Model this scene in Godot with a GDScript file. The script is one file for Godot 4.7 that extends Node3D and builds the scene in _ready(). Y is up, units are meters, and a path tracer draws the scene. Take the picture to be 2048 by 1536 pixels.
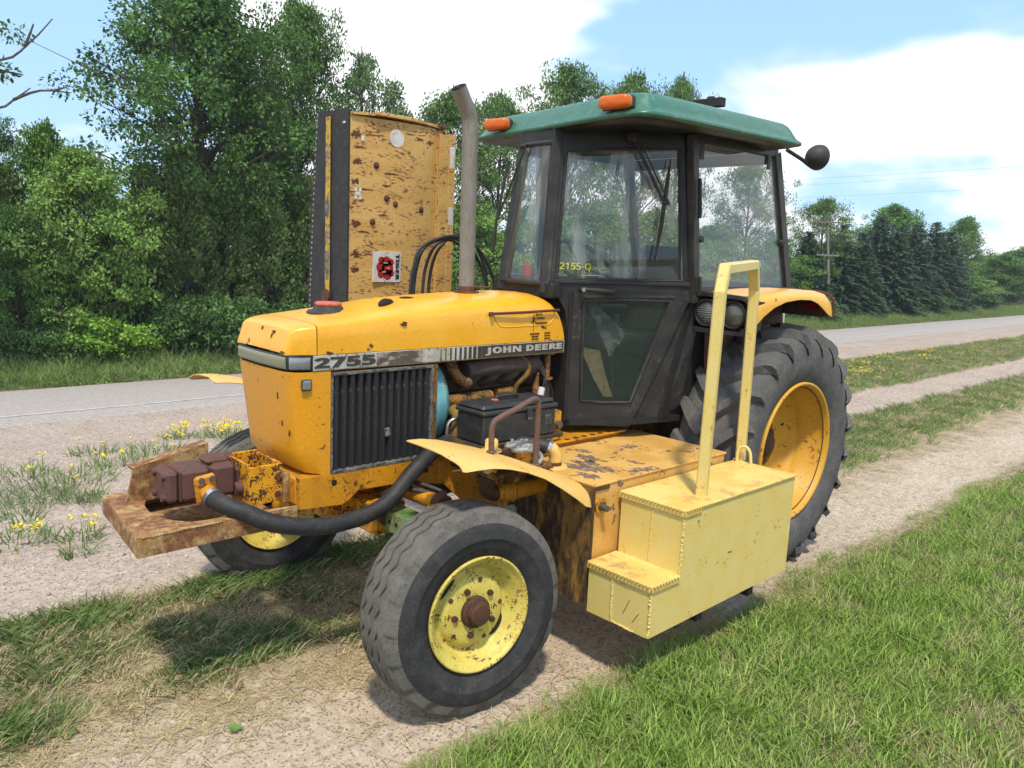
extends Node3D
# A yellow tractor with a green cab roof on a two-rut gravel track, a country road and a row of trees behind it.
# Tractor axes: x to its left side, y up, z forward; the front axle stands at z = 0 and the rear axle at z = -2.4.

var rng := RandomNumberGenerator.new()
var mats := {}
var names_used := {}

func _ready() -> void:
	rng.seed = 7
	view_and_light()
	make_materials()
	ground_and_road()
	build_tractor()
	build_toolbox()
	build_trees()
	build_roadside()
	build_grass()

# ------------------------------------------------------------------ camera, sky, sun, exposure
func view_and_light() -> void:
	var cam := Camera3D.new()
	cam.name = "camera"
	var yaw := 0.8088
	var pitch := 0.1657
	var roll := 0.0458
	var d := Vector3(-sin(yaw) * cos(pitch), -sin(pitch), -cos(yaw) * cos(pitch))
	var r := d.cross(Vector3.UP).normalized()
	var u := r.cross(d)
	var r2 := r * cos(roll) + u * sin(roll)
	var u2 := u * cos(roll) - r * sin(roll)
	cam.transform = Transform3D(Basis(r2, u2, -d), Vector3(3.0156, 1.7903, 1.9272))
	cam.fov = 51.49
	cam.near = 0.05
	cam.far = 900.0
	add_child(cam)
	cam.current = true

	var e := Environment.new()
	e.background_mode = Environment.BG_SKY
	var sky := Sky.new()
	var pano := PanoramaSkyMaterial.new()
	pano.panorama = sky_image()
	sky.sky_material = pano
	e.sky = sky
	e.tonemap_mode = Environment.TONE_MAPPER_LINEAR
	e.tonemap_exposure = 1.6
	e.background_energy_multiplier = 1.22
	e.fog_enabled = true
	e.fog_density = 0.0008
	e.fog_light_color = Color(0.90, 0.94, 1.0)
	e.sdfgi_enabled = true
	e.ssao_enabled = true
	e.ssil_enabled = true
	var we := WorldEnvironment.new()
	we.name = "environment"
	we.environment = e
	add_child(we)

	var sun := DirectionalLight3D.new()
	sun.name = "sun"
	sun.light_energy = 0.82
	sun.light_angular_distance = 4.5
	sun.light_color = Color(1.0, 0.955, 0.87)
	sun.shadow_enabled = true
	add_child(sun)
	sun.look_at_from_position(Vector3(0.42, 1.0, 0.36) * 10.0, Vector3.ZERO, Vector3.FORWARD)

# Summer sky: drifting white cumulus with blue gaps, the same field of cloud all round.
func sky_image() -> ImageTexture:
	var w := 1536
	var h := 768
	var n := FastNoiseLite.new()
	n.seed = 21
	n.noise_type = FastNoiseLite.TYPE_SIMPLEX_SMOOTH
	n.fractal_type = FastNoiseLite.FRACTAL_FBM
	n.fractal_octaves = 6
	n.fractal_gain = 0.52
	n.frequency = 0.62
	var n2 := FastNoiseLite.new()
	n2.seed = 5
	n2.noise_type = FastNoiseLite.TYPE_SIMPLEX_SMOOTH
	n2.fractal_octaves = 5
	n2.frequency = 1.5
	var im := Image.create(w, h, false, Image.FORMAT_RGBF)
	# where the photograph shows open blue (negative) and where it shows the thick white banks (positive)
	var marks := [
		[Vector3(-0.961, 0.168, -0.221), 0.20, -0.75], [Vector3(-0.966, 0.104, -0.227), 0.14, -0.35],
		[Vector3(-0.749, 0.224, -0.623), 0.045, -0.40], [Vector3(-0.646, 0.275, -0.712), 0.09, -0.60], [Vector3(-0.598, 0.258, -0.761), 0.07, -0.45], [Vector3(-0.542, 0.273, -0.795), 0.085, -0.65],
		[Vector3(-0.485, 0.262, -0.836), 0.075, -0.55], [Vector3(-0.422, 0.232, -0.877), 0.055, -0.40], [Vector3(-0.373, 0.250, -0.894), 0.06, -0.40],
		[Vector3(-0.443, 0.101, -0.891), 0.035, -0.35], [Vector3(-0.322, 0.104, -0.941), 0.05, -0.22], [Vector3(-0.348, 0.032, -0.937), 0.045, -0.30],
		[Vector3(-0.811, 0.219, -0.542), 0.12, 0.45], [Vector3(-0.788, 0.143, -0.598), 0.12, 0.40], [Vector3(-0.510, 0.200, -0.835), 0.08, 0.40], [Vector3(-0.349, 0.170, -0.920), 0.09, 0.40], [Vector3(-0.308, 0.214, -0.927), 0.05, 0.25],
	]
	for m in marks:
		m[0] = m[0].normalized()
	for y in h / 2 + 8:
		var el := PI / 2.0 - PI * (y + 0.5) / h
		var sy := sin(el)
		var cy := cos(el)
		for x in w:
			var az := TAU * (x + 0.5) / w
			var dir := Vector3(sin(az) * cy, sy, -cos(az) * cy)
			var k := 1.0 / (maxf(sy, 0.0) + 0.16)
			var p := Vector3(dir.x * k, dir.z * k, 1.0)
			var f := n.get_noise_3dv(p) + 0.16 + 0.16 * n2.get_noise_3dv(p * 2.3) + 0.07 * n2.get_noise_3dv(p * 6.0)
			var g := n2.get_noise_3dv(p * 1.0 + Vector3(3, 7, 0))
			for m in marks:
				var dd: float = 1.0 - dir.dot(m[0])
				var s2: float = m[1] * m[1]
				if dd < s2 * 4.0:
					f += m[2] * 0.55 * exp(-dd * 2.0 / s2)
			var cover := smoothstep(-0.20, 0.24, f)
			var up := clampf(sy, 0.0, 1.0)
			var blue := Color(0.36, 0.53, 0.70).lerp(Color(0.075, 0.22, 0.52), pow(up, 0.65))
			var shade := clampf(0.74 + 0.32 * g - 0.06 * smoothstep(0.3, 0.8, f), 0.52, 0.92)
			var cl := Color(0.98, 0.985, 1.0) * shade
			var c := blue.lerp(cl, cover * 0.96)
			im.set_pixel(x, y, c)
	var low := Color(0.42, 0.42, 0.36)
	for y in range(h / 2 + 8, h):
		for x in range(0, w):
			im.set_pixel(x, y, low)
	return ImageTexture.create_from_image(im)

# ------------------------------------------------------------------ small helpers
func numbered(called: String) -> String:
	var k: int = names_used.get(called, 0)
	names_used[called] = k + 1
	return called if k == 0 else "%s_%03d" % [called, k]

func tag(o: Node, label: String, category: String, group := "", kind := "") -> Node:
	if label != "":
		o.set_meta("label", label)
	if category != "":
		o.set_meta("category", category)
	if group != "":
		o.set_meta("group", group)
	if kind != "":
		o.set_meta("kind", kind)
	return o

func base(called: String, at := Vector3.ZERO, turn := 0.0) -> Node3D:
	var o := Node3D.new()
	o.name = numbered(called)
	add_child(o)
	o.position = at
	o.rotation.y = turn
	return o

func put(called: String, mesh: Mesh, mat: Material, parent: Node = null) -> MeshInstance3D:
	var o := MeshInstance3D.new()
	o.mesh = mesh
	o.material_override = null
	if mesh is ArrayMesh or mesh is PrimitiveMesh:
		for s in mesh.get_surface_count():
			if mesh is ArrayMesh:
				mesh.surface_set_material(s, mat)
			else:
				mesh.material = mat
	if parent == null:
		o.name = numbered(called)
		add_child(o)
	else:
		o.name = called
		parent.add_child(o, true)
	return o

func part(called: String, b: MB, mat: Material, parent: Node) -> MeshInstance3D:
	return put(called, b.done(), mat, parent)

func smooth_path(pts: Array, n := 6) -> Array:
	var out := []
	for i in pts.size() - 1:
		var p0: Vector3 = pts[maxi(i - 1, 0)]
		var p1: Vector3 = pts[i]
		var p2: Vector3 = pts[i + 1]
		var p3: Vector3 = pts[mini(i + 2, pts.size() - 1)]
		for k in n:
			out.append(p1.cubic_interpolate(p2, p0, p3, float(k) / n))
	out.append(pts[-1])
	return out

func land(x: float) -> float:
	var t := -2.2 - x
	if t <= 0.0:
		return 0.0
	if t < 1.6:
		return -0.1 * t * t / 3.2
	if x > -12.4:
		return -0.08 - 0.1 * (t - 1.6)
	return -0.94

# A mesh under construction. Polygons turn themselves outwards.
class MB:
	var st := SurfaceTool.new()
	func _init() -> void:
		st.begin(Mesh.PRIMITIVE_TRIANGLES)
		st.set_smooth_group(-1)
	func done() -> ArrayMesh:
		st.generate_normals()
		st.index()
		return st.commit()
	func group(g: int) -> void:
		st.set_smooth_group(g)
	func tri(a: Vector3, b: Vector3, c: Vector3) -> void:
		st.add_vertex(a)
		st.add_vertex(c)
		st.add_vertex(b)
	func quad(a: Vector3, b: Vector3, c: Vector3, d: Vector3) -> void:
		tri(a, b, c)
		tri(a, c, d)
	func face(p: Array, out: Vector3) -> void:
		var nrm := Vector3.ZERO
		for i in p.size():
			nrm += (p[i] as Vector3).cross(p[(i + 1) % p.size()])
		var q := p.duplicate()
		if nrm.dot(out) < 0.0:
			q.reverse()
		for i in range(1, q.size() - 1):
			tri(q[0], q[i], q[i + 1])
	func uvquad(a: Vector3, b: Vector3, c: Vector3, d: Vector3) -> void:
		# a lower left, b lower right, c upper right, d upper left as seen from the front
		var p := [a, c, b, a, d, c]
		var t := [Vector2(0, 1), Vector2(1, 0), Vector2(1, 1), Vector2(0, 1), Vector2(0, 0), Vector2(1, 0)]
		for i in 6:
			st.set_uv(t[i])
			st.add_vertex(p[i])
	func box(c: Vector3, s: Vector3, bev := 0.004, bs := Basis()) -> void:
		st.set_smooth_group(-1)
		var h := s / 2.0
		bev = minf(bev, minf(h.x, minf(h.y, h.z)) * 0.9)
		var at := func(sx: float, sy: float, sz: float, k: int) -> Vector3:
			var v := Vector3(sx * (h.x - (0.0 if k == 0 else bev)), sy * (h.y - (0.0 if k == 1 else bev)), sz * (h.z - (0.0 if k == 2 else bev)))
			return c + bs * v
		for sg in [-1.0, 1.0]:
			face([at.call(sg, -1, -1, 0), at.call(sg, 1, -1, 0), at.call(sg, 1, 1, 0), at.call(sg, -1, 1, 0)], bs * Vector3(sg, 0, 0))
			face([at.call(-1, sg, -1, 1), at.call(1, sg, -1, 1), at.call(1, sg, 1, 1), at.call(-1, sg, 1, 1)], bs * Vector3(0, sg, 0))
			face([at.call(-1, -1, sg, 2), at.call(1, -1, sg, 2), at.call(1, 1, sg, 2), at.call(-1, 1, sg, 2)], bs * Vector3(0, 0, sg))
			for sh in [-1.0, 1.0]:
				face([at.call(sg, sh, -1, 0), at.call(sg, sh, 1, 0), at.call(sg, sh, 1, 1), at.call(sg, sh, -1, 1)], bs * Vector3(sg, sh, 0))
				face([at.call(sg, -1, sh, 0), at.call(sg, 1, sh, 0), at.call(sg, 1, sh, 2), at.call(sg, -1, sh, 2)], bs * Vector3(sg, 0, sh))
				face([at.call(-1, sg, sh, 1), at.call(1, sg, sh, 1), at.call(1, sg, sh, 2), at.call(-1, sg, sh, 2)], bs * Vector3(0, sg, sh))
				for sk in [-1.0, 1.0]:
					face([at.call(sg, sh, sk, 0), at.call(sg, sh, sk, 1), at.call(sg, sh, sk, 2)], bs * Vector3(sg, sh, sk))
	func span(a: Vector3, b: Vector3, bev := 0.004) -> void:
		box((a + b) / 2.0, (b - a).abs(), bev)
	# a bar of rectangular section from a to b; wide along the side that lies nearest to sideways
	func bar(a: Vector3, b: Vector3, w: float, t: float, side := Vector3.RIGHT, bev := 0.003) -> void:
		var z := (b - a).normalized()
		var x := (side - z * side.dot(z)).normalized()
		var y := z.cross(x)
		box((a + b) / 2.0, Vector3(w, t, a.distance_to(b)), bev, Basis(x, y, z))
	func cyl(a: Vector3, b: Vector3, ra: float, rb := -1.0, seg := 16, caps := true) -> void:
		if rb < 0.0:
			rb = ra
		var z := (b - a).normalized()
		var x := z.cross(Vector3.UP if absf(z.y) < 0.9 else Vector3.RIGHT).normalized()
		var y := z.cross(x)
		for i in seg:
			var t0 := TAU * i / seg
			var t1 := TAU * (i + 1) / seg
			var d0 := x * cos(t0) + y * sin(t0)
			var d1 := x * cos(t1) + y * sin(t1)
			st.set_smooth_group(1)
			face([a + d0 * ra, a + d1 * ra, b + d1 * rb, b + d0 * rb], d0 + d1)
			if caps:
				st.set_smooth_group(-1)
				tri(a, a + d1 * ra, a + d0 * ra)
				tri(b, b + d0 * rb, b + d1 * rb)
		st.set_smooth_group(-1)
	func tube(p: Array, rad, seg := 10, caps := true) -> void:
		var rings := []
		var x := Vector3.ZERO
		for i in p.size():
			var z: Vector3 = ((p[mini(i + 1, p.size() - 1)] as Vector3) - (p[maxi(i - 1, 0)] as Vector3)).normalized()
			if i == 0:
				x = z.cross(Vector3.UP if absf(z.y) < 0.9 else Vector3.RIGHT).normalized()
			x = (x - z * x.dot(z)).normalized()
			var y := z.cross(x)
			var r: float = rad[i] if rad is Array else rad
			var ring := []
			for k in seg:
				var t := TAU * k / seg
				ring.append((p[i] as Vector3) + (x * cos(t) + y * sin(t)) * r)
			rings.append(ring)
		loft(rings, true, 1)
		if caps:
			st.set_smooth_group(-1)
			face(rings[0], (p[0] as Vector3) - (p[1] as Vector3))
			face(rings[-1], (p[-1] as Vector3) - (p[-2] as Vector3))
	# joins rings of equal length; smooth group g (negative: flat)
	func loft(rings: Array, closed: bool, g: int, flip := false) -> void:
		st.set_smooth_group(g)
		for i in rings.size() - 1:
			var a: Array = rings[i]
			var b: Array = rings[i + 1]
			var m := a.size()
			for k in (m if closed else m - 1):
				var k2 := (k + 1) % m
				if flip:
					quad(a[k], b[k], b[k2], a[k2])
				else:
					quad(a[k], a[k2], b[k2], b[k])
		st.set_smooth_group(-1)
	# a curved sheet of metal with thickness along th (a vector, or "n" for its own normals)
	func shell(grid: Array, thick: float, g := 1) -> void:
		var back := []
		var m: int = grid[0].size()
		for i in grid.size():
			var row := []
			for k in m:
				var du: Vector3 = (grid[mini(i + 1, grid.size() - 1)][k] as Vector3) - (grid[maxi(i - 1, 0)][k] as Vector3)
				var dv: Vector3 = (grid[i][mini(k + 1, m - 1)] as Vector3) - (grid[i][maxi(k - 1, 0)] as Vector3)
				row.append((grid[i][k] as Vector3) - dv.cross(du).normalized() * thick)
			back.append(row)
		loft(grid, false, g)
		loft(back, false, g + 1, true)
		for i in grid.size() - 1:
			quad(grid[i][0], grid[i + 1][0], back[i + 1][0], back[i][0])
			quad(grid[i][m - 1], back[i][m - 1], back[i + 1][m - 1], grid[i + 1][m - 1])
		for k in m - 1:
			quad(grid[0][k], back[0][k], back[0][k + 1], grid[0][k + 1])
			var l := grid.size() - 1
			quad(grid[l][k], grid[l][k + 1], back[l][k + 1], back[l][k])
	# turns a profile of (radius, place along the axis) round the axis through c
	func lathe(c: Vector3, axis: Vector3, prof: Array, seg := 40, creased := false) -> void:
		var z := axis.normalized()
		var x := z.cross(Vector3.UP if absf(z.y) < 0.9 else Vector3.RIGHT).normalized()
		var y := z.cross(x)
		for j in prof.size() - 1:
			var p0: Vector2 = prof[j]
			var p1: Vector2 = prof[j + 1]
			var out2 := Vector2(p1.y - p0.y, -(p1.x - p0.x))
			st.set_smooth_group(j + 2 if creased else 1)
			for i in seg:
				var t0 := TAU * i / seg
				var t1 := TAU * (i + 1) / seg
				var d0 := x * cos(t0) + y * sin(t0)
				var d1 := x * cos(t1) + y * sin(t1)
				var a := c + d0 * p0.x + z * p0.y
				var b := c + d1 * p0.x + z * p0.y
				var e := c + d1 * p1.x + z * p1.y
				var f := c + d0 * p1.x + z * p1.y
				if p0.x < 0.0005:
					tri(a, e, f)
				elif p1.x < 0.0005:
					tri(a, b, e)
				else:
					quad(a, b, e, f)
		st.set_smooth_group(-1)
	# a flat polygon (points in a plane) given thickness th
	func plate(p: Array, th: Vector3) -> void:
		var ux: Vector3 = ((p[1] as Vector3) - (p[0] as Vector3)).normalized()
		var n := th.normalized()
		ux = (ux - n * ux.dot(n)).normalized()
		var uy := n.cross(ux)
		var flat := PackedVector2Array()
		for q in p:
			flat.append(Vector2(ux.dot(q - p[0]), uy.dot(q - p[0])))
		var ids := Geometry2D.triangulate_polygon(flat)
		for i in range(0, ids.size(), 3):
			var a: Vector3 = p[ids[i]]
			var b: Vector3 = p[ids[i + 1]]
			var c: Vector3 = p[ids[i + 2]]
			face([a, b, c], -n)
			face([a + th, b + th, c + th], n)
		var area := 0.0
		for i in flat.size():
			area += flat[i].cross(flat[(i + 1) % flat.size()])
		for i in p.size():
			var a: Vector3 = p[i]
			var b: Vector3 = p[(i + 1) % p.size()]
			face([a, b, b + th, a + th], (b - a).cross(n) * signf(area))
	func ball(c: Vector3, r: Vector3, seg := 12, rows := 8) -> void:
		var rings := []
		for i in rows + 1:
			var el := PI * (float(i) / rows - 0.5)
			var ring := []
			for k in seg:
				var t := TAU * k / seg
				ring.append(c + Vector3(cos(t) * cos(el) * r.x, sin(el) * r.y, -sin(t) * cos(el) * r.z))
			rings.append(ring)
		loft(rings, true, 1)

# ------------------------------------------------------------------ materials
func lin(r: float, g: float, b: float) -> Color:
	return Color(r, g, b).linear_to_srgb()

func noise_bytes(sd: int, freq: float, size := 512, oct := 4, kind := FastNoiseLite.TYPE_SIMPLEX_SMOOTH) -> PackedByteArray:
	var n := FastNoiseLite.new()
	n.seed = sd
	n.noise_type = kind
	n.frequency = freq
	n.fractal_octaves = oct
	return n.get_seamless_image(size, size).get_data()

func plain(color: Color, rough := 0.6, metal := 0.0) -> StandardMaterial3D:
	var m := StandardMaterial3D.new()
	m.albedo_color = color
	m.roughness = rough
	m.metallic = metal
	return m

# Painted or bare steel: a colour that drifts to a second one, with chips and blotches through to rust.
# cover: share of the surface gone to rust; grain: fine speckle
func worn(sd: int, base_c: Color, tone_c: Color, rust_a: Color, rust_b: Color, cover: float, opt := {}) -> StandardMaterial3D:
	var size: int = opt.get("size", 256)
	var tone := noise_bytes(sd, opt.get("tone_freq", 0.008), size, 4)
	var chip := noise_bytes(sd + 1, opt.get("chip_freq", 0.018) * 3.0, size, 5)
	var where := noise_bytes(sd + 5, opt.get("chip_freq", 0.018) * 0.55, size, 3)
	for i in chip.size():
		chip[i] = int(chip[i] * 0.56 + where[i] * 0.44)
	var fine := noise_bytes(sd + 2, 0.12, size, 3)
	var mid := noise_bytes(sd + 3, opt.get("speck_freq", 0.06), size, 3)
	var soft: float = opt.get("soft", 0.03)
	var speck: float = opt.get("speck", 0.0)
	var grain: float = opt.get("grain", 0.06)
	var rough_paint: float = opt.get("rough", 0.42)
	var rough_rust: float = opt.get("rough_rust", 0.85)
	# thresholds by rank, so that cover is a true share
	var hist := PackedInt32Array()
	hist.resize(256)
	for v in chip:
		hist[v] += 1
	var want := int(cover * chip.size())
	var acc := 0
	var cut := 0
	for i in 256:
		acc += hist[i]
		cut = i
		if acc >= want:
			break
	var limit := cut / 255.0
	var data := PackedByteArray()
	data.resize(size * size * 3)
	var rd := PackedByteArray()
	rd.resize(size * size)
	for i in size * size:
		var f := fine[i] / 255.0
		var md := mid[i] / 255.0
		var c := base_c.lerp(tone_c, smoothstep(0.25, 0.8, tone[i] / 255.0))
		var k := 1.0 - smoothstep(limit - soft, limit + soft, chip[i] / 255.0 + (f - 0.5) * 0.10)
		if cover <= 0.0:
			k = 0.0
		if speck > 0.0:
			k = maxf(k, smoothstep(1.0 - speck, 1.0 - speck + 0.05, md * 0.8 + f * 0.2))
		var ru := rust_a.lerp(rust_b, clampf(md * 1.3 - 0.15 + (f - 0.5) * 0.3, 0.0, 1.0))
		c = c.lerp(ru, k)
		var g := 1.0 + (f - 0.5) * grain * 2.0
		data[i * 3] = int(clampf(c.r * g, 0.0, 1.0) * 255.0)
		data[i * 3 + 1] = int(clampf(c.g * g, 0.0, 1.0) * 255.0)
		data[i * 3 + 2] = int(clampf(c.b * g, 0.0, 1.0) * 255.0)
		rd[i] = int(clampf(lerpf(rough_paint + (md - 0.5) * 0.12, rough_rust, k), 0.0, 1.0) * 255.0)
	var m := StandardMaterial3D.new()
	m.albedo_texture = ImageTexture.create_from_image(Image.create_from_data(size, size, false, Image.FORMAT_RGB8, data))
	m.roughness = lerpf(rough_paint, rough_rust, minf(cover, 1.0))
	if opt.get("rough_map", false):
		m.roughness_texture = ImageTexture.create_from_image(Image.create_from_data(size, size, false, Image.FORMAT_L8, rd))
		m.roughness_texture_channel = BaseMaterial3D.TEXTURE_CHANNEL_RED
		m.roughness = 1.0
	m.metallic_specular = opt.get("spec", 0.5)
	m.uv1_triplanar = true
	var sc: float = opt.get("scale", 1.0) * 512.0 / size
	m.uv1_scale = Vector3(sc, sc, sc) * (opt.get("stretch", Vector3.ONE) as Vector3)
	m.uv1_triplanar_sharpness = 6.0
	if opt.has("coat"):
		m.clearcoat_enabled = true
		m.clearcoat = opt.coat
		m.clearcoat_roughness = opt.get("coat_rough", 0.25)
	if opt.has("bump"):
		m.heightmap_enabled = true
		m.heightmap_texture = m.roughness_texture
		m.heightmap_scale = opt.bump
	return m

func make_materials() -> void:
	var rust_a := Color(0.30, 0.19, 0.13)
	var rust_b := Color(0.46, 0.27, 0.15)
	mats.hood = worn(11, Color(0.90, 0.645, 0.10), Color(0.90, 0.68, 0.19), Color(0.30, 0.24, 0.20), rust_b, 0.0015, {"size": 512, "scale": 0.8, "rough": 0.36, "coat": 0.3, "coat_rough": 0.28, "grain": 0.035, "speck": 0.02, "speck_freq": 0.09, "soft": 0.01})
	mats.nose = worn(12, Color(0.85, 0.585, 0.08), Color(0.83, 0.58, 0.13), Color(0.40, 0.28, 0.16), rust_b, 0.004, {"size": 512, "scale": 0.9, "rough": 0.40, "coat": 0.25, "coat_rough": 0.3, "grain": 0.05, "soft": 0.012, "speck": 0.03, "speck_freq": 0.10})
	mats.frame = worn(13, Color(0.80, 0.545, 0.08), Color(0.72, 0.48, 0.10), Color(0.30, 0.22, 0.14), Color(0.48, 0.31, 0.14), 0.05, {"size": 512, "scale": 1.2, "rough": 0.5, "grain": 0.08, "speck": 0.05, "speck_freq": 0.10, "soft": 0.10})
	mats.tank = worn(14, Color(0.82, 0.655, 0.36), Color(0.77, 0.59, 0.29), Color(0.40, 0.33, 0.30), Color(0.52, 0.41, 0.32), 0.06, {"size": 512, "rough_map": true, "scale": 0.9, "rough": 0.55, "speck": 0.10, "speck_freq": 0.13, "chip_freq": 0.014, "soft": 0.03})
	mats.worn_grey = worn(57, Color(0.37, 0.315, 0.30), Color(0.44, 0.37, 0.33), Color(0.74, 0.58, 0.31), Color(0.78, 0.62, 0.34), 0.20, {"scale": 2.0, "rough": 0.7, "soft": 0.04, "chip_freq": 0.03})
	mats.tank_front = worn(15, Color(0.58, 0.44, 0.19), Color(0.47, 0.35, 0.16), Color(0.17, 0.14, 0.11), Color(0.30, 0.22, 0.13), 0.40, {"size": 512, "scale": 1.0, "rough": 0.7, "stretch": Vector3(1.5, 0.55, 1.5), "chip_freq": 0.008, "soft": 0.16, "grain": 0.10})
	mats.fender = worn(16, Color(0.87, 0.72, 0.43), Color(0.86, 0.69, 0.36), Color(0.44, 0.33, 0.22), rust_b, 0.006, {"size": 512, "scale": 1.0, "rough": 0.5, "speck": 0.06, "grain": 0.04})
	mats.step = worn(17, Color(0.85, 0.77, 0.48), Color(0.845, 0.75, 0.43), Color(0.72, 0.56, 0.30), Color(0.78, 0.62, 0.34), 0.010, {"size": 512, "scale": 1.1, "rough": 0.42, "grain": 0.03, "soft": 0.06, "tone_freq": 0.012})
	mats.step_top = worn(18, Color(0.87, 0.77, 0.46), Color(0.85, 0.71, 0.38), Color(0.66, 0.50, 0.34), Color(0.76, 0.56, 0.29), 0.05, {"size": 512, "rough_map": true, "scale": 0.9, "rough": 0.5, "soft": 0.20, "chip_freq": 0.008})
	mats.mower = worn(19, Color(0.80, 0.655, 0.39), Color(0.76, 0.60, 0.33), Color(0.40, 0.26, 0.18), Color(0.54, 0.36, 0.21), 0.10, {"size": 512, "rough_map": true, "scale": 0.62, "rough": 0.5, "speck": 0.27, "speck_freq": 0.13, "chip_freq": 0.030, "tone_freq": 0.006, "stretch": Vector3(1.0, 2.4, 0.8), "soft": 0.06})
	mats.rust = worn(20, Color(0.58, 0.43, 0.26), Color(0.68, 0.59, 0.39), Color(0.38, 0.25, 0.17), Color(0.52, 0.33, 0.20), 0.32, {"size": 512, "rough_map": true, "scale": 1.4, "rough": 0.75, "rough_rust": 0.9, "soft": 0.22, "grain": 0.14, "speck": 0.10, "chip_freq": 0.010, "tone_freq": 0.014})
	mats.bare_rust = worn(21, Color(0.34, 0.20, 0.13), Color(0.42, 0.25, 0.15), Color(0.22, 0.14, 0.11), Color(0.40, 0.25, 0.18), 0.35, {"scale": 2.0, "rough": 0.7, "soft": 0.12, "grain": 0.12})
	mats.pump = worn(22, Color(0.36, 0.235, 0.205), Color(0.32, 0.225, 0.205), Color(0.25, 0.17, 0.14), Color(0.46, 0.27, 0.18), 0.20, {"scale": 2.5, "rough": 0.68, "soft": 0.14, "grain": 0.12})
	mats.chipped = worn(23, Color(0.84, 0.60, 0.06), Color(0.80, 0.55, 0.06), Color(0.24, 0.15, 0.10), Color(0.36, 0.22, 0.14), 0.30, {"scale": 2.2, "rough": 0.45, "soft": 0.015, "chip_freq": 0.02})
	mats.rim_front = worn(24, Color(0.80, 0.74, 0.36), Color(0.77, 0.69, 0.33), Color(0.28, 0.17, 0.11), Color(0.44, 0.28, 0.15), 0.08, {"scale": 2.4, "rough": 0.5, "speck": 0.22, "speck_freq": 0.07, "soft": 0.04})
	mats.rim_rear = worn(25, Color(0.80, 0.595, 0.15), Color(0.79, 0.60, 0.20), Color(0.44, 0.27, 0.14), Color(0.55, 0.34, 0.13), 0.025, {"scale": 1.3, "rough": 0.5, "soft": 0.12})
	mats.hub = worn(26, Color(0.25, 0.17, 0.12), Color(0.36, 0.22, 0.12), Color(0.14, 0.11, 0.09), Color(0.42, 0.26, 0.10), 0.4, {"scale": 4.0, "rough": 0.7, "soft": 0.15})
	mats.black = worn(27, Color(0.135, 0.135, 0.14), Color(0.19, 0.19, 0.19), Color(0.26, 0.24, 0.22), Color(0.32, 0.29, 0.26), 0.03, {"size": 512, "rough_map": true, "scale": 1.2, "rough": 0.45, "soft": 0.10, "grain": 0.10, "speck": 0.07})
	mats.black_dull = worn(28, Color(0.10, 0.10, 0.105), Color(0.13, 0.13, 0.13), Color(0.17, 0.16, 0.15), Color(0.22, 0.20, 0.18), 0.06, {"scale": 1.5, "rough": 0.7, "soft": 0.12})
	mats.grille = worn(29, Color(0.115, 0.12, 0.125), Color(0.15, 0.155, 0.16), Color(0.42, 0.42, 0.41), Color(0.55, 0.52, 0.46), 0.05, {"size": 512, "scale": 1.6, "rough": 0.5, "speck": 0.27, "speck_freq": 0.11, "stretch": Vector3(2.0, 0.3, 2.0), "soft": 0.06})
	mats.grey_edge = worn(30, Color(0.50, 0.49, 0.46), Color(0.36, 0.36, 0.35), Color(0.2, 0.19, 0.18), Color(0.28, 0.25, 0.22), 0.3, {"scale": 2.5, "rough": 0.6, "soft": 0.1})
	mats.green = worn(31, Color(0.165, 0.385, 0.295), Color(0.21, 0.42, 0.335), Color(0.34, 0.49, 0.42), Color(0.39, 0.52, 0.46), 0.05, {"scale": 0.9, "rough": 0.42, "coat": 0.2, "coat_rough": 0.25, "soft": 0.20, "grain": 0.04})
	mats.axle_green = worn(32, Color(0.26, 0.42, 0.20), Color(0.52, 0.56, 0.38), Color(0.2, 0.18, 0.14), Color(0.36, 0.28, 0.16), 0.10, {"scale": 2.0, "rough": 0.6, "soft": 0.1})
	mats.engine = worn(33, Color(0.17, 0.145, 0.12), Color(0.22, 0.17, 0.12), Color(0.34, 0.22, 0.10), Color(0.46, 0.29, 0.10), 0.22, {"scale": 2.2, "rough": 0.8, "soft": 0.15, "grain": 0.12})
	mats.engine_yellow = worn(34, Color(0.58, 0.41, 0.13), Color(0.44, 0.31, 0.14), Color(0.16, 0.12, 0.10), Color(0.28, 0.18, 0.10), 0.34, {"scale": 2.2, "rough": 0.65, "soft": 0.12})
	mats.manifold = worn(35, Color(0.24, 0.22, 0.21), Color(0.30, 0.27, 0.25), Color(0.32, 0.22, 0.15), Color(0.40, 0.28, 0.18), 0.2, {"scale": 3.0, "rough": 0.85, "soft": 0.15, "grain": 0.12})
	mats.blue = worn(36, Color(0.42, 0.66, 0.68), Color(0.36, 0.60, 0.66), Color(0.62, 0.45, 0.18), Color(0.52, 0.40, 0.18), 0.17, {"scale": 1.8, "rough": 0.55, "soft": 0.02, "chip_freq": 0.012})
	mats.tread = worn(37, Color(0.42, 0.41, 0.39), Color(0.38, 0.37, 0.355), Color(0.32, 0.315, 0.305), Color(0.36, 0.35, 0.335), 0.15, {"size": 512, "scale": 2.2, "rough": 0.92, "soft": 0.2, "grain": 0.10, "spec": 0.25})
	mats.sidewall = worn(38, Color(0.195, 0.197, 0.203), Color(0.225, 0.226, 0.23), Color(0.265, 0.262, 0.257), Color(0.29, 0.285, 0.275), 0.12, {"scale": 2.2, "rough": 0.78, "soft": 0.25, "grain": 0.09, "spec": 0.3})
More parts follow.
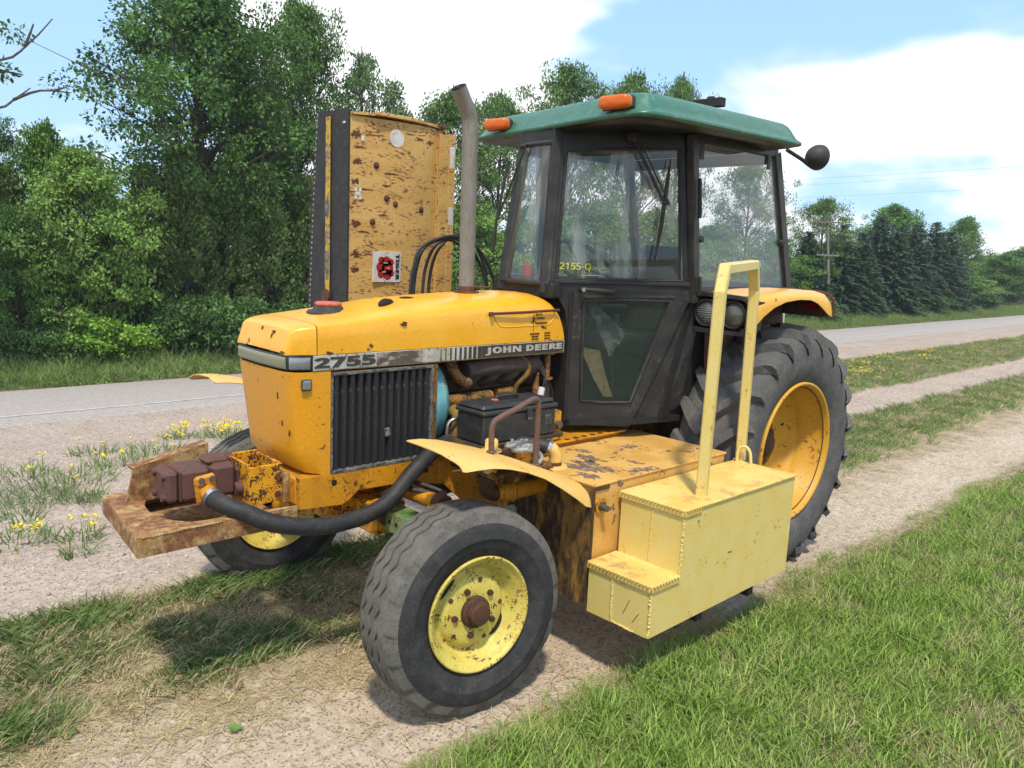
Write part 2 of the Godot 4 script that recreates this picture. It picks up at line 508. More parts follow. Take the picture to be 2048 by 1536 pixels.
	mats.rear_rubber = worn(39, Color(0.35, 0.35, 0.35), Color(0.315, 0.317, 0.32), Color(0.40, 0.39, 0.375), Color(0.43, 0.415, 0.39), 0.22, {"size": 512, "scale": 1.6, "rough": 0.86, "soft": 0.25, "grain": 0.09, "spec": 0.3})
	mats.rubber = worn(40, Color(0.14, 0.14, 0.145), Color(0.18, 0.18, 0.18), Color(0.26, 0.25, 0.24), Color(0.28, 0.27, 0.25), 0.06, {"scale": 2.5, "rough": 0.62, "soft": 0.18, "grain": 0.12})
	mats.exhaust = worn(41, Color(0.50, 0.49, 0.47), Color(0.46, 0.45, 0.425), Color(0.44, 0.40, 0.36), Color(0.48, 0.43, 0.38), 0.2, {"scale": 1.4, "rough": 0.6, "soft": 0.3, "stretch": Vector3(1.6, 0.5, 1.6), "grain": 0.05})
	mats.pipe = worn(42, Color(0.33, 0.29, 0.27), Color(0.40, 0.33, 0.30), Color(0.36, 0.22, 0.17), Color(0.48, 0.29, 0.22), 0.4, {"scale": 3.0, "rough": 0.55, "soft": 0.12})
	mats.dirty_silver = worn(43, Color(0.64, 0.64, 0.62), Color(0.52, 0.52, 0.50), Color(0.26, 0.24, 0.22), Color(0.36, 0.32, 0.28), 0.16, {"scale": 4.0, "rough": 0.45, "soft": 0.1})
	mats.decal_white = worn(44, Color(0.70, 0.70, 0.66), Color(0.64, 0.63, 0.58), Color(0.34, 0.30, 0.28), Color(0.42, 0.38, 0.33), 0.04, {"scale": 1.2, "rough": 0.5, "soft": 0.10})
	mats.decal_black = worn(45, Color(0.20, 0.19, 0.185), Color(0.25, 0.235, 0.22), Color(0.36, 0.33, 0.30), Color(0.4, 0.38, 0.35), 0.04, {"scale": 2.0, "rough": 0.5, "soft": 0.12})
	mats.faded = worn(46, Color(0.60, 0.58, 0.54), Color(0.52, 0.49, 0.45), Color(0.30, 0.27, 0.25), Color(0.36, 0.32, 0.29), 0.5, {"scale": 1.6, "rough": 0.6, "soft": 0.10, "chip_freq": 0.010, "stretch": Vector3(1.0, 1.0, 0.5)})
	mats.sticker = worn(47, Color(0.82, 0.82, 0.80), Color(0.76, 0.76, 0.74), Color(0.62, 0.52, 0.38), Color(0.5, 0.4, 0.3), 0.03, {"scale": 2.0, "rough": 0.4, "soft": 0.05})
	mats.lens_clear = plain(Color(0.52, 0.52, 0.43), 0.25)
	mats.lamp_glass = plain(Color(0.36, 0.37, 0.35), 0.2)
	mats.lamp_glass.metallic = 0.3
	mats.lens_grey = plain(Color(0.55, 0.57, 0.58), 0.18)
	mats.lens_grey.metallic = 0.4
	mats.amber = plain(Color(0.84, 0.40, 0.06), 0.3)
	mats.amber.backlight_enabled = true
	mats.amber.backlight = Color(0.5, 0.2, 0.02)
	mats.red_lens = plain(Color(0.55, 0.03, 0.03), 0.2)
	mats.orange_cap = worn(48, Color(0.76, 0.35, 0.24), Color(0.72, 0.42, 0.32), Color(0.35, 0.22, 0.18), rust_a, 0.06, {"scale": 6.0, "rough": 0.6, "soft": 0.1})
	mats.dark_ink = plain(Color(0.16, 0.12, 0.07), 0.6)
	mats.red_ink = plain(Color(0.62, 0.12, 0.09), 0.55)
	mats.chalk = plain(Color(0.86, 0.84, 0.22), 0.8)
	mats.chrome = plain(Color(0.75, 0.75, 0.76), 0.22, 0.9)
	mats.steel = plain(Color(0.42, 0.40, 0.38), 0.5, 0.6)
	mats.white_wrap = plain(Color(0.74, 0.73, 0.76), 0.6)
	mats.seat = worn(49, Color(0.09, 0.09, 0.09), Color(0.13, 0.12, 0.11), Color(0.30, 0.25, 0.16), Color(0.36, 0.3, 0.2), 0.03, {"scale": 3.0, "rough": 0.7})
	mats.tan = worn(50, Color(0.40, 0.36, 0.24), Color(0.36, 0.32, 0.21), Color(0.26, 0.22, 0.15), Color(0.3, 0.26, 0.18), 0.12, {"scale": 2.5, "rough": 0.7, "soft": 0.1})
	mats.toolbox = worn(51, Color(0.15, 0.155, 0.165), Color(0.19, 0.195, 0.20), Color(0.27, 0.26, 0.25), Color(0.31, 0.30, 0.28), 0.05, {"scale": 2.5, "rough": 0.5, "soft": 0.2, "grain": 0.10})
	mats.flap = worn(52, Color(0.15, 0.15, 0.155), Color(0.19, 0.19, 0.19), Color(0.24, 0.23, 0.22), Color(0.27, 0.25, 0.23), 0.05, {"scale": 1.6, "rough": 0.75, "soft": 0.2, "grain": 0.10})
	mats.wear_bar = worn(53, Color(0.80, 0.66, 0.14), Color(0.70, 0.58, 0.22), Color(0.42, 0.24, 0.16), Color(0.62, 0.60, 0.55), 0.30, {"scale": 1.1, "rough": 0.55, "soft": 0.06, "chip_freq": 0.012})
	mats.hole_shade = plain(Color(0.10, 0.09, 0.08), 0.85)  # flat dark colour that stands for the shade inside holes
	mats.hose_yellow = worn(54, Color(0.52, 0.43, 0.15), Color(0.45, 0.36, 0.13), Color(0.2, 0.16, 0.1), Color(0.3, 0.22, 0.12), 0.15, {"scale": 3.0, "rough": 0.7, "soft": 0.12})

	var pane := StandardMaterial3D.new()
	pane.transparency = BaseMaterial3D.TRANSPARENCY_ALPHA
	pane.albedo_color = Color(0.45, 0.55, 0.52, 0.10)
	pane.roughness = 0.02
	pane.metallic_specular = 0.9
	mats.glass = pane
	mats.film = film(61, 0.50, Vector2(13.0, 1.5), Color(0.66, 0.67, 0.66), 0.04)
	mats.film_side = film(62, 0.15, Vector2(60.0, 60.0), Color(0.62, 0.62, 0.60), 0.10)  # even pale veil laid over the side panes
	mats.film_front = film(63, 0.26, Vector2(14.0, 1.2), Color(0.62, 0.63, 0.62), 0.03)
	var sheet := film(64, 0.26, Vector2(9.0, 5.0), Color(0.55, 0.60, 0.58), 0.08)
	mats.plastic_sheet = sheet

# dried streaks of film and an even pale veil on glass: pale matter with soft edges, thin to thick
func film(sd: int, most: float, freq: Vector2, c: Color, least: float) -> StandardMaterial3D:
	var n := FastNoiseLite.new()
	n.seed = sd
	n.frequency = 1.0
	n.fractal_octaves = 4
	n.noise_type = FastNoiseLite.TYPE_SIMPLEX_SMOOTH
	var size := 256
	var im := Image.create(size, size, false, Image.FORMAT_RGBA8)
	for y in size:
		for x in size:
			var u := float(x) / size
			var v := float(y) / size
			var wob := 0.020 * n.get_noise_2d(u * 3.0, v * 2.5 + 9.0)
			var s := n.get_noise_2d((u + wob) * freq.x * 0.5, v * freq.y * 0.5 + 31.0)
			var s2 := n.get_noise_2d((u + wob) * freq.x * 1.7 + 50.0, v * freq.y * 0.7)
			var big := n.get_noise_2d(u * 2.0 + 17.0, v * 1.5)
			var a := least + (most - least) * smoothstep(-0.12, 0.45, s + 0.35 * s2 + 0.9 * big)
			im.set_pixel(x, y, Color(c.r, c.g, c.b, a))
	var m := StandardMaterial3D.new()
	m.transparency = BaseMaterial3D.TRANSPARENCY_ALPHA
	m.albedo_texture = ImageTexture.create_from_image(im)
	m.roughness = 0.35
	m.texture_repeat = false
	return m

# ------------------------------------------------------------------ ground, track, road
var soil := FastNoiseLite.new()
var soil2 := FastNoiseLite.new()

# share of each kind of ground at a place: bare dirt of the ruts, gravel, turf
func zone(x: float, z: float) -> Dictionary:
	var w := soil.get_noise_2d(x * 14.0, z * 14.0) * 0.10 + soil.get_noise_2d(x * 60.0 + 40.0, z * 60.0) * 0.05
	var xw := x + w
	var rut_left := smoothstep(0.02, 0.26, xw) * (1.0 - smoothstep(1.02, 1.16, xw))
	if z < -3.0:
		rut_left = smoothstep(lerpf(0.02, -0.20, clampf((-3.0 - z) / 3.0, 0.0, 1.0)), 0.2, xw) * (1.0 - smoothstep(0.96, 1.10, xw))
	var far := smoothstep(-0.6, -3.4, z)           # towards the rear the verge grows between the track and the road
	var rut_right := smoothstep(-1.80, -1.66, xw) * (1.0 - smoothstep(-0.98, -0.82, xw))
	var verge := smoothstep(-3.9, -3.7, xw) * (1.0 - smoothstep(-1.80, -1.66, xw)) * far
	var gravel := (1.0 - smoothstep(-0.98, -0.82, xw)) * (1.0 - far)
	gravel = maxf(gravel, (1.0 - smoothstep(-3.9, -3.65, xw)) * smoothstep(-7.6, -7.3, x))
	gravel = maxf(gravel, rut_right)
	var weeds := smoothstep(0.12, 0.42, soil.get_noise_2d(x * 5.0 + 200.0, z * 5.0)) * smoothstep(-5.2, -4.2, x) * (1.0 - smoothstep(-2.1, -1.5, x)) * (1.0 - far)
	return {"dirt": rut_left, "gravel": clampf(gravel, 0.0, 1.0), "weeds": weeds, "verge": verge}

func ground_and_road() -> void:
	soil.seed = 3
	soil.noise_type = FastNoiseLite.TYPE_SIMPLEX_SMOOTH
	soil.fractal_octaves = 3
	soil.frequency = 0.05
	soil2.seed = 9
	soil2.noise_type = FastNoiseLite.TYPE_SIMPLEX_SMOOTH
	soil2.fractal_octaves = 4
	soil2.frequency = 0.9
	var xs := PackedFloat32Array()
	var x := -240.0
	while x < 240.0:
		xs.append(x)
		var ax := absf(x + 0.2)
		if x < -15.0:
			x += 12.0 if x < -40.0 else 2.0
		elif x < -5.5:
			x += 0.22
		elif x < -2.2:
			x += 0.06
		elif x < 3.2:
			x += 0.028
		else:
			x += 0.4 if x < 10.0 else (4.0 if ax < 40.0 else 20.0)
	var zs := PackedFloat32Array()
	var z := 240.0
	while z > -260.0:
		zs.append(z)
		if z > 3.2:
			z -= 20.0 if z > 40.0 else (3.0 if z > 9.0 else 0.3)
		elif z > -5.0:
			z -= 0.032
		elif z > -14.0:
			z -= 0.08
		elif z > -40.0:
			z -= 0.4
		else:
			z -= 3.0 if z > -100.0 else 20.0
	var v := PackedVector3Array()
	var col := PackedColorArray()
	var nor := PackedVector3Array()
	var c_dirt := Color(0.63, 0.525, 0.405)
	var c_dirt2 := Color(0.54, 0.445, 0.335)
	var c_gravel := Color(0.56, 0.465, 0.385)
	var c_gravel2 := Color(0.44, 0.36, 0.295)
	var c_straw := Color(0.50, 0.42, 0.26)
	var c_turf := Color(0.085, 0.10, 0.030)
	var c_soil := Color(0.25, 0.20, 0.125)
	for zi in zs.size():
		z = zs[zi]
		for xi in xs.size():
			x = xs[xi]
			var near := x > -8.0 and x < 6.0 and z < 8.0 and z > -45.0
			var y := land(x)
			var c := c_turf
			if near:
				var k := zone(x, z)
				var a := soil2.get_noise_2d(x * 1.6, z * 0.9)
				var b := soil2.get_noise_2d(x * 9.0, z * 9.0)
				var s := soil2.get_noise_2d(x * 34.0, z * 34.0)
				c = c_soil.lerp(c_straw, clampf(0.45 + b * 0.9, 0.0, 1.0))
				if x > 1.15:
					c = c_soil.lerp(c_turf, clampf(0.55 + b, 0.0, 1.0))
				c = c.lerp(c_turf.lerp(c_soil, 0.4), float(k.verge) * 0.8)
				c = c.lerp(c_dirt.lerp(c_dirt2, clampf(0.40 + a * 0.9 + s * 0.5, 0.0, 1.0)), float(k.dirt))
				c = c.lerp(c_gravel.lerp(c_gravel2, clampf(0.36 + a * 0.6 + s * 1.0, 0.0, 1.0)), float(k.gravel))
				# the ruts lie a little lower than the crown of the track, with shallow tyre ripples
				y += 0.03 * (1.0 - float(k.dirt)) * (1.0 - float(k.gravel)) * smoothstep(-4.2, -3.6, x)
				y += 0.0035 * float(k.dirt) * sin(x * 70.0 + 2.0 * sin(z * 3.0)) * smoothstep(0.15, 0.5, soil2.get_noise_2d(x * 2.0, z * 0.7) + 0.35)
				y -= 0.012 * float(k.dirt) * (1.0 - pow(2.0 * absf(x - 0.64), 2.0)) * smoothstep(-2.9, -3.6, z)
				y += 0.010 * b * (1.0 - float(k.dirt) * 0.6) + 0.004 * s
			else:
				c = c_turf.lerp(c_soil, clampf(0.3 + soil2.get_noise_2d(x * 0.6, z * 0.6), 0.0, 1.0))
			if x < -7.35 and x > -12.3:
				y = land(x) - 0.03
			if x <= -12.5:
				y = -0.94 + 0.10 * sin((x + 12.5) * 1.4) * exp((x + 12.5) * 0.25) * 0.5
			v.append(Vector3(x, y, z))
			col.append(c)
	var nx := xs.size()
	var nz := zs.size()
	nor.resize(v.size())
	for zi in nz:
		for xi in nx:
			var i := zi * nx + xi
			var dx: Vector3 = v[zi * nx + mini(xi + 1, nx - 1)] - v[zi * nx + maxi(xi - 1, 0)]
			var dz: Vector3 = v[mini(zi + 1, nz - 1) * nx + xi] - v[maxi(zi - 1, 0) * nx + xi]
			nor[i] = dx.cross(dz).normalized()
	var idx := PackedInt32Array()
	for zi in nz - 1:
		for xi in nx - 1:
			var a := zi * nx + xi
			idx.append_array([a, a + nx, a + 1, a + 1, a + nx, a + nx + 1])
	var arr := []
	arr.resize(Mesh.ARRAY_MAX)
	arr[Mesh.ARRAY_VERTEX] = v
	arr[Mesh.ARRAY_NORMAL] = nor
	arr[Mesh.ARRAY_COLOR] = col
	arr[Mesh.ARRAY_INDEX] = idx
	var mesh := ArrayMesh.new()
	mesh.add_surface_from_arrays(Mesh.PRIMITIVE_TRIANGLES, arr)
	var gm := StandardMaterial3D.new()
	gm.vertex_color_use_as_albedo = true
	gm.albedo_texture = grit_texture(71, 0.62)
	gm.uv1_triplanar = true
	gm.uv1_world_triplanar = true
	gm.uv1_scale = Vector3(1.3, 1.3, 1.3)
	gm.roughness = 0.95
	gm.metallic_specular = 0.2
	gm.heightmap_enabled = true
	gm.heightmap_texture = gm.albedo_texture
	gm.heightmap_scale = 0.4
	tag(put("ground", mesh, gm), "", "", "", "structure")

	# the asphalt road with its edge line
	var rb := MB.new()
	var rows := []
	var zz := 60.0
	while zz > -250.0:
		rows.append([Vector3(-7.25, land(-7.25) - 0.012, zz), Vector3(-7.4, land(-7.4) + 0.02, zz), Vector3(-9.8, land(-9.8) + 0.05, zz), Vector3(-12.2, land(-12.2) + 0.02, zz), Vector3(-12.36, -0.955, zz)])
		zz -= 5.0
	rb.loft(rows, false, 1, true)
	var asphalt := worn(72, Color(0.60, 0.57, 0.545), Color(0.63, 0.60, 0.57), Color(0.555, 0.525, 0.505), Color(0.64, 0.61, 0.585), 0.3, {"size": 512, "scale": 0.5, "rough": 0.9, "soft": 0.2, "grain": 0.28, "stretch": Vector3(3.0, 1.0, 0.35)})
	var road := put("road", rb.done(), asphalt)
	tag(road, "", "", "", "structure")
	var lb := MB.new()
	var lx := -8.0
	rows = []
	zz = 60.0
	while zz > -250.0:
		var wob := 0.006 * sin(zz * 3.1)
		var row := []
		for dx in [0.055, -0.055]:
			var xx: float = lx + dx
			row.append(Vector3(xx + wob, land(xx) + 0.02 + 0.0125 * (-7.4 - xx) + 0.005, zz))
		rows.append(row)
		zz -= 0.7
	lb.loft(rows, false, 1, true)
	var paint := worn(73, Color(0.78, 0.77, 0.74), Color(0.72, 0.70, 0.67), Color(0.56, 0.53, 0.51), Color(0.60, 0.57, 0.54), 0.25, {"scale": 1.0, "rough": 0.8, "soft": 0.12})
	put("edge_line", lb.done(), paint, road)

# grit: pale and dark stones in sand, as a tint round one
func grit_texture(sd: int, deep: float) -> ImageTexture:
	var size := 1024
	var cell := FastNoiseLite.new()
	cell.seed = sd
	cell.noise_type = FastNoiseLite.TYPE_CELLULAR
	cell.cellular_return_type = FastNoiseLite.RETURN_CELL_VALUE
	cell.frequency = 0.085
	cell.fractal_type = FastNoiseLite.FRACTAL_NONE
	var stones := cell.get_seamless_image(size, size).get_data()
	cell.seed = sd + 1
	cell.frequency = 0.22
	var small := cell.get_seamless_image(size, size).get_data()
	var fine := noise_bytes(sd + 2, 0.3, size, 2)
	var big := noise_bytes(sd + 3, 0.01, size, 4)
	var data := PackedByteArray()
	data.resize(size * size * 3)
	for i in size * size:
		var s := stones[i] / 255.0
		var t := small[i] / 255.0
		var k := 0.87 + (t - 0.5) * 0.16 + (fine[i] / 255.0 - 0.5) * 0.15 + (big[i] / 255.0 - 0.5) * 0.16
		if s > 0.82:
			k += 0.20 * (s - 0.6)
		elif s < 0.16:
			k -= deep * 0.30
		k = clampf(k, 0.2, 1.0)
		data[i * 3] = int(k * 255.0)
		data[i * 3 + 1] = int(clampf(k * (0.985 + 0.02 * t), 0.0, 1.0) * 255.0)
		data[i * 3 + 2] = int(clampf(k * (0.965 + 0.05 * t), 0.0, 1.0) * 255.0)
	return ImageTexture.create_from_image(Image.create_from_data(size, size, false, Image.FORMAT_RGB8, data))

# ------------------------------------------------------------------ the tractor
var T: Node3D

func text_on(called: String, s: String, mid: Vector3, width: float, height: float, bs: Basis, mat: Material, parent: Node, bold := 400, font_name := "Droid Sans") -> MeshInstance3D:
	var f := SystemFont.new()
	f.font_names = PackedStringArray([font_name])
	f.font_weight = bold
	var fv := FontVariation.new()
	fv.base_font = f
	fv.variation_embolden = 0.9 if bold > 700 else 0.0
	var t := TextMesh.new()
	t.text = s
	t.font = fv
	t.font_size = 48
	t.pixel_size = 0.01
	t.depth = 0.1
	t.curve_step = 1.0
	var box := t.get_aabb()
	var o := MeshInstance3D.new()
	t.material = mat
	o.mesh = t
	o.name = called
	var k := Vector3(width / maxf(box.size.x, 0.01), height / maxf(box.size.y, 0.01), 0.02)
	var b2 := Basis(bs.x * k.x, bs.y * k.y, bs.z * k.z)
	o.transform = Transform3D(b2, mid - b2 * box.get_center())
	parent.add_child(o, true)
	return o

func build_tractor() -> void:
	T = base("tractor")
	tag(T, "worn yellow tractor with green cab roof standing on the dirt track", "tractor")
	hood_and_nose()
	engine_and_frame()
	bumper_and_pump()
	var fw := front_wheel()
	var steer := 0.119
	var bl := Basis(Vector3.UP, -steer) * Basis(Vector3.BACK, 0.05)
	fw.transform = Transform3D(bl, Vector3(0.775, 0.408, 0.0))
	T.add_child(fw, true)
	fw.name = "front_wheel"
	var fr: Node3D = fw.duplicate()
	fr.transform = Transform3D(Basis(Vector3.UP, -steer) * Basis(Vector3.UP, PI), Vector3(-0.80, 0.408, 0.03))
	T.add_child(fr, true)
	var rw := rear_wheel()
	rw.position = Vector3(0.705, 0.712, -2.4)
	T.add_child(rw, true)
	var rr: Node3D = rw.duplicate()
	rr.transform = Transform3D(Basis(Vector3.UP, PI) * Basis(Vector3.RIGHT, 0.4), Vector3(-0.705, 0.712, -2.4))
	T.add_child(rr, true)
	front_fenders()
	tank_and_steps()
	cab()
	rear_fenders()
	mower()

func section(z: float, w: float, yb: float, ys: float, yt: float) -> Array:
	var half := [Vector3(w, yb, z), Vector3(w, lerpf(yb, ys, 0.5), z), Vector3(w - 0.003, lerpf(yb, ys, 0.92), z), Vector3(w * 0.955, lerpf(ys, yt, 0.22), z), Vector3(w * 0.86, lerpf(ys, yt, 0.55), z), Vector3(w * 0.68, lerpf(ys, yt, 0.80), z), Vector3(w * 0.4, lerpf(ys, yt, 0.95), z), Vector3(0, yt, z)]
	var out := half.duplicate()
	for i in range(half.size() - 2, -1, -1):
		out.append(half[i] * Vector3(-1, 1, 1))
	out.reverse()
	return out

func hood_and_nose() -> void:
	var b := MB.new()
	var rows := []
	for s in [[0.4665, 0.205, 1.353, 1.356, 1.360], [0.464, 0.2075, 1.353, 1.372, 1.378], [0.440, 0.214, 1.353, 1.440, 1.450]]:
		rows.append(section(s[0], s[1], s[2], s[3], s[4]))
	b.shell(rows, 0.004)
	rows = []
	for s in [[0.440, 0.214, 1.353, 1.440, 1.450], [0.425, 0.221, 1.353, 1.450, 1.461], [0.41, 0.228, 1.353, 1.455, 1.467], [0.385, 0.240, 1.353, 1.459, 1.472], [0.352, 0.25, 1.353, 1.463, 1.477]]:
		rows.append(section(s[0], s[1], s[2], s[3], s[4]))
	b.shell(rows, 0.004, 5)
	var hood := part("hood_nose", b, mats.hood, T)
	b = MB.new()
	rows = []
	for s in [[0.347, 0.25, 1.353, 1.4635, 1.4775], [0.25, 0.251, 1.353, 1.472, 1.488], [0.10, 0.252, 1.353, 1.482, 1.512], [-0.13, 0.252, 1.353, 1.496, 1.548], [-0.30, 0.252, 1.353, 1.502, 1.562], [-0.5, 0.252, 1.353, 1.507, 1.574], [-0.72, 0.252, 1.353, 1.510, 1.583], [-0.87, 0.252, 1.353, 1.512, 1.586], [-0.94, 0.252, 1.353, 1.505, 1.582], [-0.99, 0.252, 1.353, 1.49, 1.565], [-1.03, 0.251, 1.353, 1.46, 1.53], [-1.055, 0.250, 1.353, 1.42, 1.475], [-1.068, 0.248, 1.353, 1.38, 1.41]]:
		rows.append(section(s[0], s[1], s[2], s[3], s[4]))
	b.shell(rows, 0.004)
	hood = part("hood", b, mats.hood, T)
	# grab bar along the hood and the pressed recess under it
	b = MB.new()
	b.tube([Vector3(0.262, 1.497, -0.55), Vector3(0.268, 1.500, -0.75), Vector3(0.262, 1.507, -1.005)], 0.0065, 8)
	b.cyl(Vector3(0.246, 1.494, -0.553), Vector3(0.270, 1.496, -0.548), 0.011, 0.011, 10)
	b.cyl(Vector3(0.246, 1.504, -0.985), Vector3(0.264, 1.506, -0.985), 0.008, 0.008, 10)
	part("grab_bar", b, mats.bare_rust, hood)
	b = MB.new()
	b.tube(smooth_path([Vector3(0.2515, 1.485, -0.575), Vector3(0.2515, 1.45, -0.60), Vector3(0.2515, 1.432, -0.64), Vector3(0.2515, 1.432, -0.80), Vector3(0.2515, 1.434, -0.93), Vector3(0.2515, 1.455, -0.97), Vector3(0.2515, 1.49, -0.985)], 5), 0.0032, 6)
	part("pressed_rib", b, mats.hood, hood)
	# filler cap with its rubber collar
	b = MB.new()
	b.lathe(Vector3(0.0, 1.492, 0.155), Vector3.UP, [Vector2(0.088, -0.012), Vector2(0.092, 0.004), Vector2(0.084, 0.012), Vector2(0.066, 0.014), Vector2(0.060, 0.030), Vector2(0.0, 0.030)], 28)
	var cap := part("filler_collar", b, mats.rubber, hood)
	b = MB.new()
	b.lathe(Vector3(0.0, 1.520, 0.155), Vector3.UP, [Vector2(0.040, 0.0), Vector2(0.056, 0.002), Vector2(0.058, 0.014), Vector2(0.052, 0.020), Vector2(0.0, 0.022)], 28)
	part("filler_cap", b, mats.orange_cap, cap)
	# torn holes in the top: dark lumps painted with the shade below
	b = MB.new()
	b.tube(smooth_path([Vector3(0.125, 1.5335, -0.02), Vector3(0.10, 1.540, -0.075), Vector3(0.085, 1.5415, -0.12)], 5), [0.004, 0.012, 0.018, 0.021, 0.022, 0.021, 0.019, 0.017, 0.013, 0.009, 0.004], 10)
	part("torn_hole", b, mats.hole_shade, hood)
	b = MB.new()
	b.ball(Vector3(0.02, 1.5555, -0.24), Vector3(0.036, 0.006, 0.036), 14, 6)
	part("open_hole", b, mats.hole_shade, hood)
	for q in [[Vector3(0.2535, 1.463, -0.06), 0.017, 0.008], [Vector3(0.19, 1.362, 0.4665), 0.016, 0.005], [Vector3(0.085, 1.43, 0.4475), 0.014, 0.008], [Vector3(0.075, 1.412, 0.4525), 0.005, 0.008], [Vector3(-0.02, 1.437, 0.4445), 0.009, 0.006], [Vector3(0.2535, 1.36, 0.30), 0.013, 0.004]]:
		b = MB.new()
		var c: Vector3 = q[0]
		var ring := []
		var side := Vector3(0, 0, -1) if c.x > 0.24 else Vector3(1, 0, -0.25 if c.x > 0.21 else 0.0).normalized()
		var up := Vector3(0.0 if c.x > 0.24 else 0.0, 1, -0.18 if c.x < 0.235 else 0.0).normalized()
		var nn := side.cross(up).normalized()
		if nn.dot(Vector3(1, 0, 1)) < 0.0:
			nn = -nn
		for k in 17:
			var t := TAU * k / 17
			var r := 0.45 + 0.75 * rng.randf()
			ring.append(c + side * cos(t) * q[1] * r + up * sin(t) * q[2] * r * 1.3 + nn * 0.0025)
		b.plate(ring, -nn * 0.006)
		part("bare_chip", b, mats.bare_rust, hood)
	# exhaust stack
	b = MB.new()
	var ex := smooth_path([Vector3(0, 1.56, -0.612), Vector3(0, 1.9, -0.607), Vector3(0, 2.25, -0.602), Vector3(0, 2.375, -0.598), Vector3(0.003, 2.43, -0.578), Vector3(0.006, 2.485, -0.540), Vector3(0.010, 2.525, -0.512)], 6)
	b.tube(ex, 0.0385, 24, false)
	b.tube(ex.slice(-9), 0.035, 24, false)
	var stack := part("exhaust_pipe", b, mats.exhaust, T)
	b = MB.new()
	b.lathe(Vector3(0, 1.573, -0.612), Vector3.UP, [Vector2(0.062, 0.0), Vector2(0.062, 0.012), Vector2(0.046, 0.014), Vector2(0.046, 0.034), Vector2(0.040, 0.036)], 24, true)
	b.box(Vector3(0.03, 1.606, -0.675), Vector3(0.05, 0.008, 0.09), 0.002)
	part("clamp", b, mats.bare_rust, stack)
	b = MB.new()
	b.ball(Vector3(0.0098, 2.5115, -0.5125), Vector3(0.034, 0.020, 0.030), 16, 8)
	part("mouth_shade", b, mats.hole_shade, stack)  # dark plug; the unlit bore of the pipe is put into its colour
	# small rusty lifting eye behind the hood
	b = MB.new()
	b.cyl(Vector3(-0.02, 1.57, -1.0), Vector3(-0.02, 1.63, -1.0), 0.009)
	b.lathe(Vector3(-0.02, 1.635, -1.0), Vector3(1, 0, 0.5), [Vector2(0.018, -0.006), Vector2(0.018, 0.006), Vector2(0.009, 0.006), Vector2(0.009, -0.006), Vector2(0.018, -0.006)], 14, true)
	part("lifting_eye", b, mats.bare_rust, T)

	# lamp band round the nose
	var plan := [Vector2(0.2515, 0.372), Vector2(0.246, 0.405), Vector2(0.232, 0.437), Vector2(0.208, 0.459), Vector2(0.165, 0.465), Vector2(0.08, 0.470), Vector2(0.0, 0.472), Vector2(-0.08, 0.470), Vector2(-0.165, 0.465), Vector2(-0.208, 0.459), Vector2(-0.232, 0.437), Vector2(-0.246, 0.405), Vector2(-0.2515, 0.372)]
	b = MB.new()
	rows = []
	for q in [[1.2925, 0.0], [1.297, 0.002], [1.346, 0.002], [1.350, 0.0]]:
		var row := []
		for p in plan:
			row.append(Vector3(p.x * (1.0 - 0.008 + q[1]), q[0], p.y - 0.004 + q[1]))
		row.reverse()
		rows.append(row)
	b.shell(rows, 0.02)
	var band := part("lamp_band", b, mats.black, T)
	b = MB.new()
	rows = []
	for q in [[1.2985, 0.0], [1.305, 0.003], [1.338, 0.003], [1.3445, 0.0]]:
		var row := []
		for p in plan.slice(3, 10):
			row.append(Vector3(p.x * 0.985, q[0], p.y + q[1] + 0.002))
		row.reverse()
		rows.append(row)
	b.shell(rows, 0.006)
	part("front_lens", b, mats.lens_clear, band)
	b = MB.new()
	rows = []
	for q in [[1.2985, 0.0], [1.305, 0.003], [1.338, 0.003], [1.3445, 0.0]]:
		var row := []
		for p in [Vector2(0.2505, 0.378), Vector2(0.2455, 0.404), Vector2(0.234, 0.431), Vector2(0.2155, 0.450)]:
			row.append(Vector3(p.x + 0.002 + q[1] * 0.7, q[0], p.y + 0.002 + q[1] * 0.7))
		row.reverse()
		rows.append(row)
	b.shell(rows, 0.006)
	part("corner_lens", b, mats.lens_grey, band)

	# nose cowl under the band
	b = MB.new()
	rows = []
	for k in 9:
		var t := k / 8.0
		var y := lerpf(1.286, 0.868, t)
		var back := 0.050 * t + (0.035 * pow(maxf(t - 0.85, 0.0) / 0.15, 2.0))
		var row := []
		for p in [Vector2(0.2525, 0.289), Vector2(0.2535, 0.33), Vector2(0.252, 0.38), Vector2(0.244, 0.415), Vector2(0.230, 0.440), Vector2(0.208, 0.456), Vector2(0.17, 0.462), Vector2(0.08, 0.467), Vector2(0.0, 0.469), Vector2(-0.08, 0.467), Vector2(-0.17, 0.462), Vector2(-0.208, 0.456), Vector2(-0.230, 0.440), Vector2(-0.244, 0.415), Vector2(-0.252, 0.38), Vector2(-0.2535, 0.33), Vector2(-0.2525, 0.289)]:
			var f := smoothstep(0.30, 0.44, p.y)
			row.append(Vector3(p.x * (1.0 - 0.03 * t * f), y - 0.012 * (1.0 - f) * t, p.y - back * f))
		rows.append(row)
	b.shell(rows, 0.004)
	var nose := part("nose_cowl", b, mats.nose, T)
	b = MB.new()
	b.box(Vector3(0.2545, 1.237, 0.398), Vector3(0.012, 0.046, 0.044), 0.005, Basis(Vector3.UP, -0.10))
	var mk := part("marker_lamp", b, mats.decal_black, nose)
	b = MB.new()
	b.box(Vector3(0.2600, 1.237, 0.3985), Vector3(0.010, 0.036, 0.034), 0.006, Basis(Vector3.UP, -0.10))
	part("lens", b, mats.lens_grey, mk)
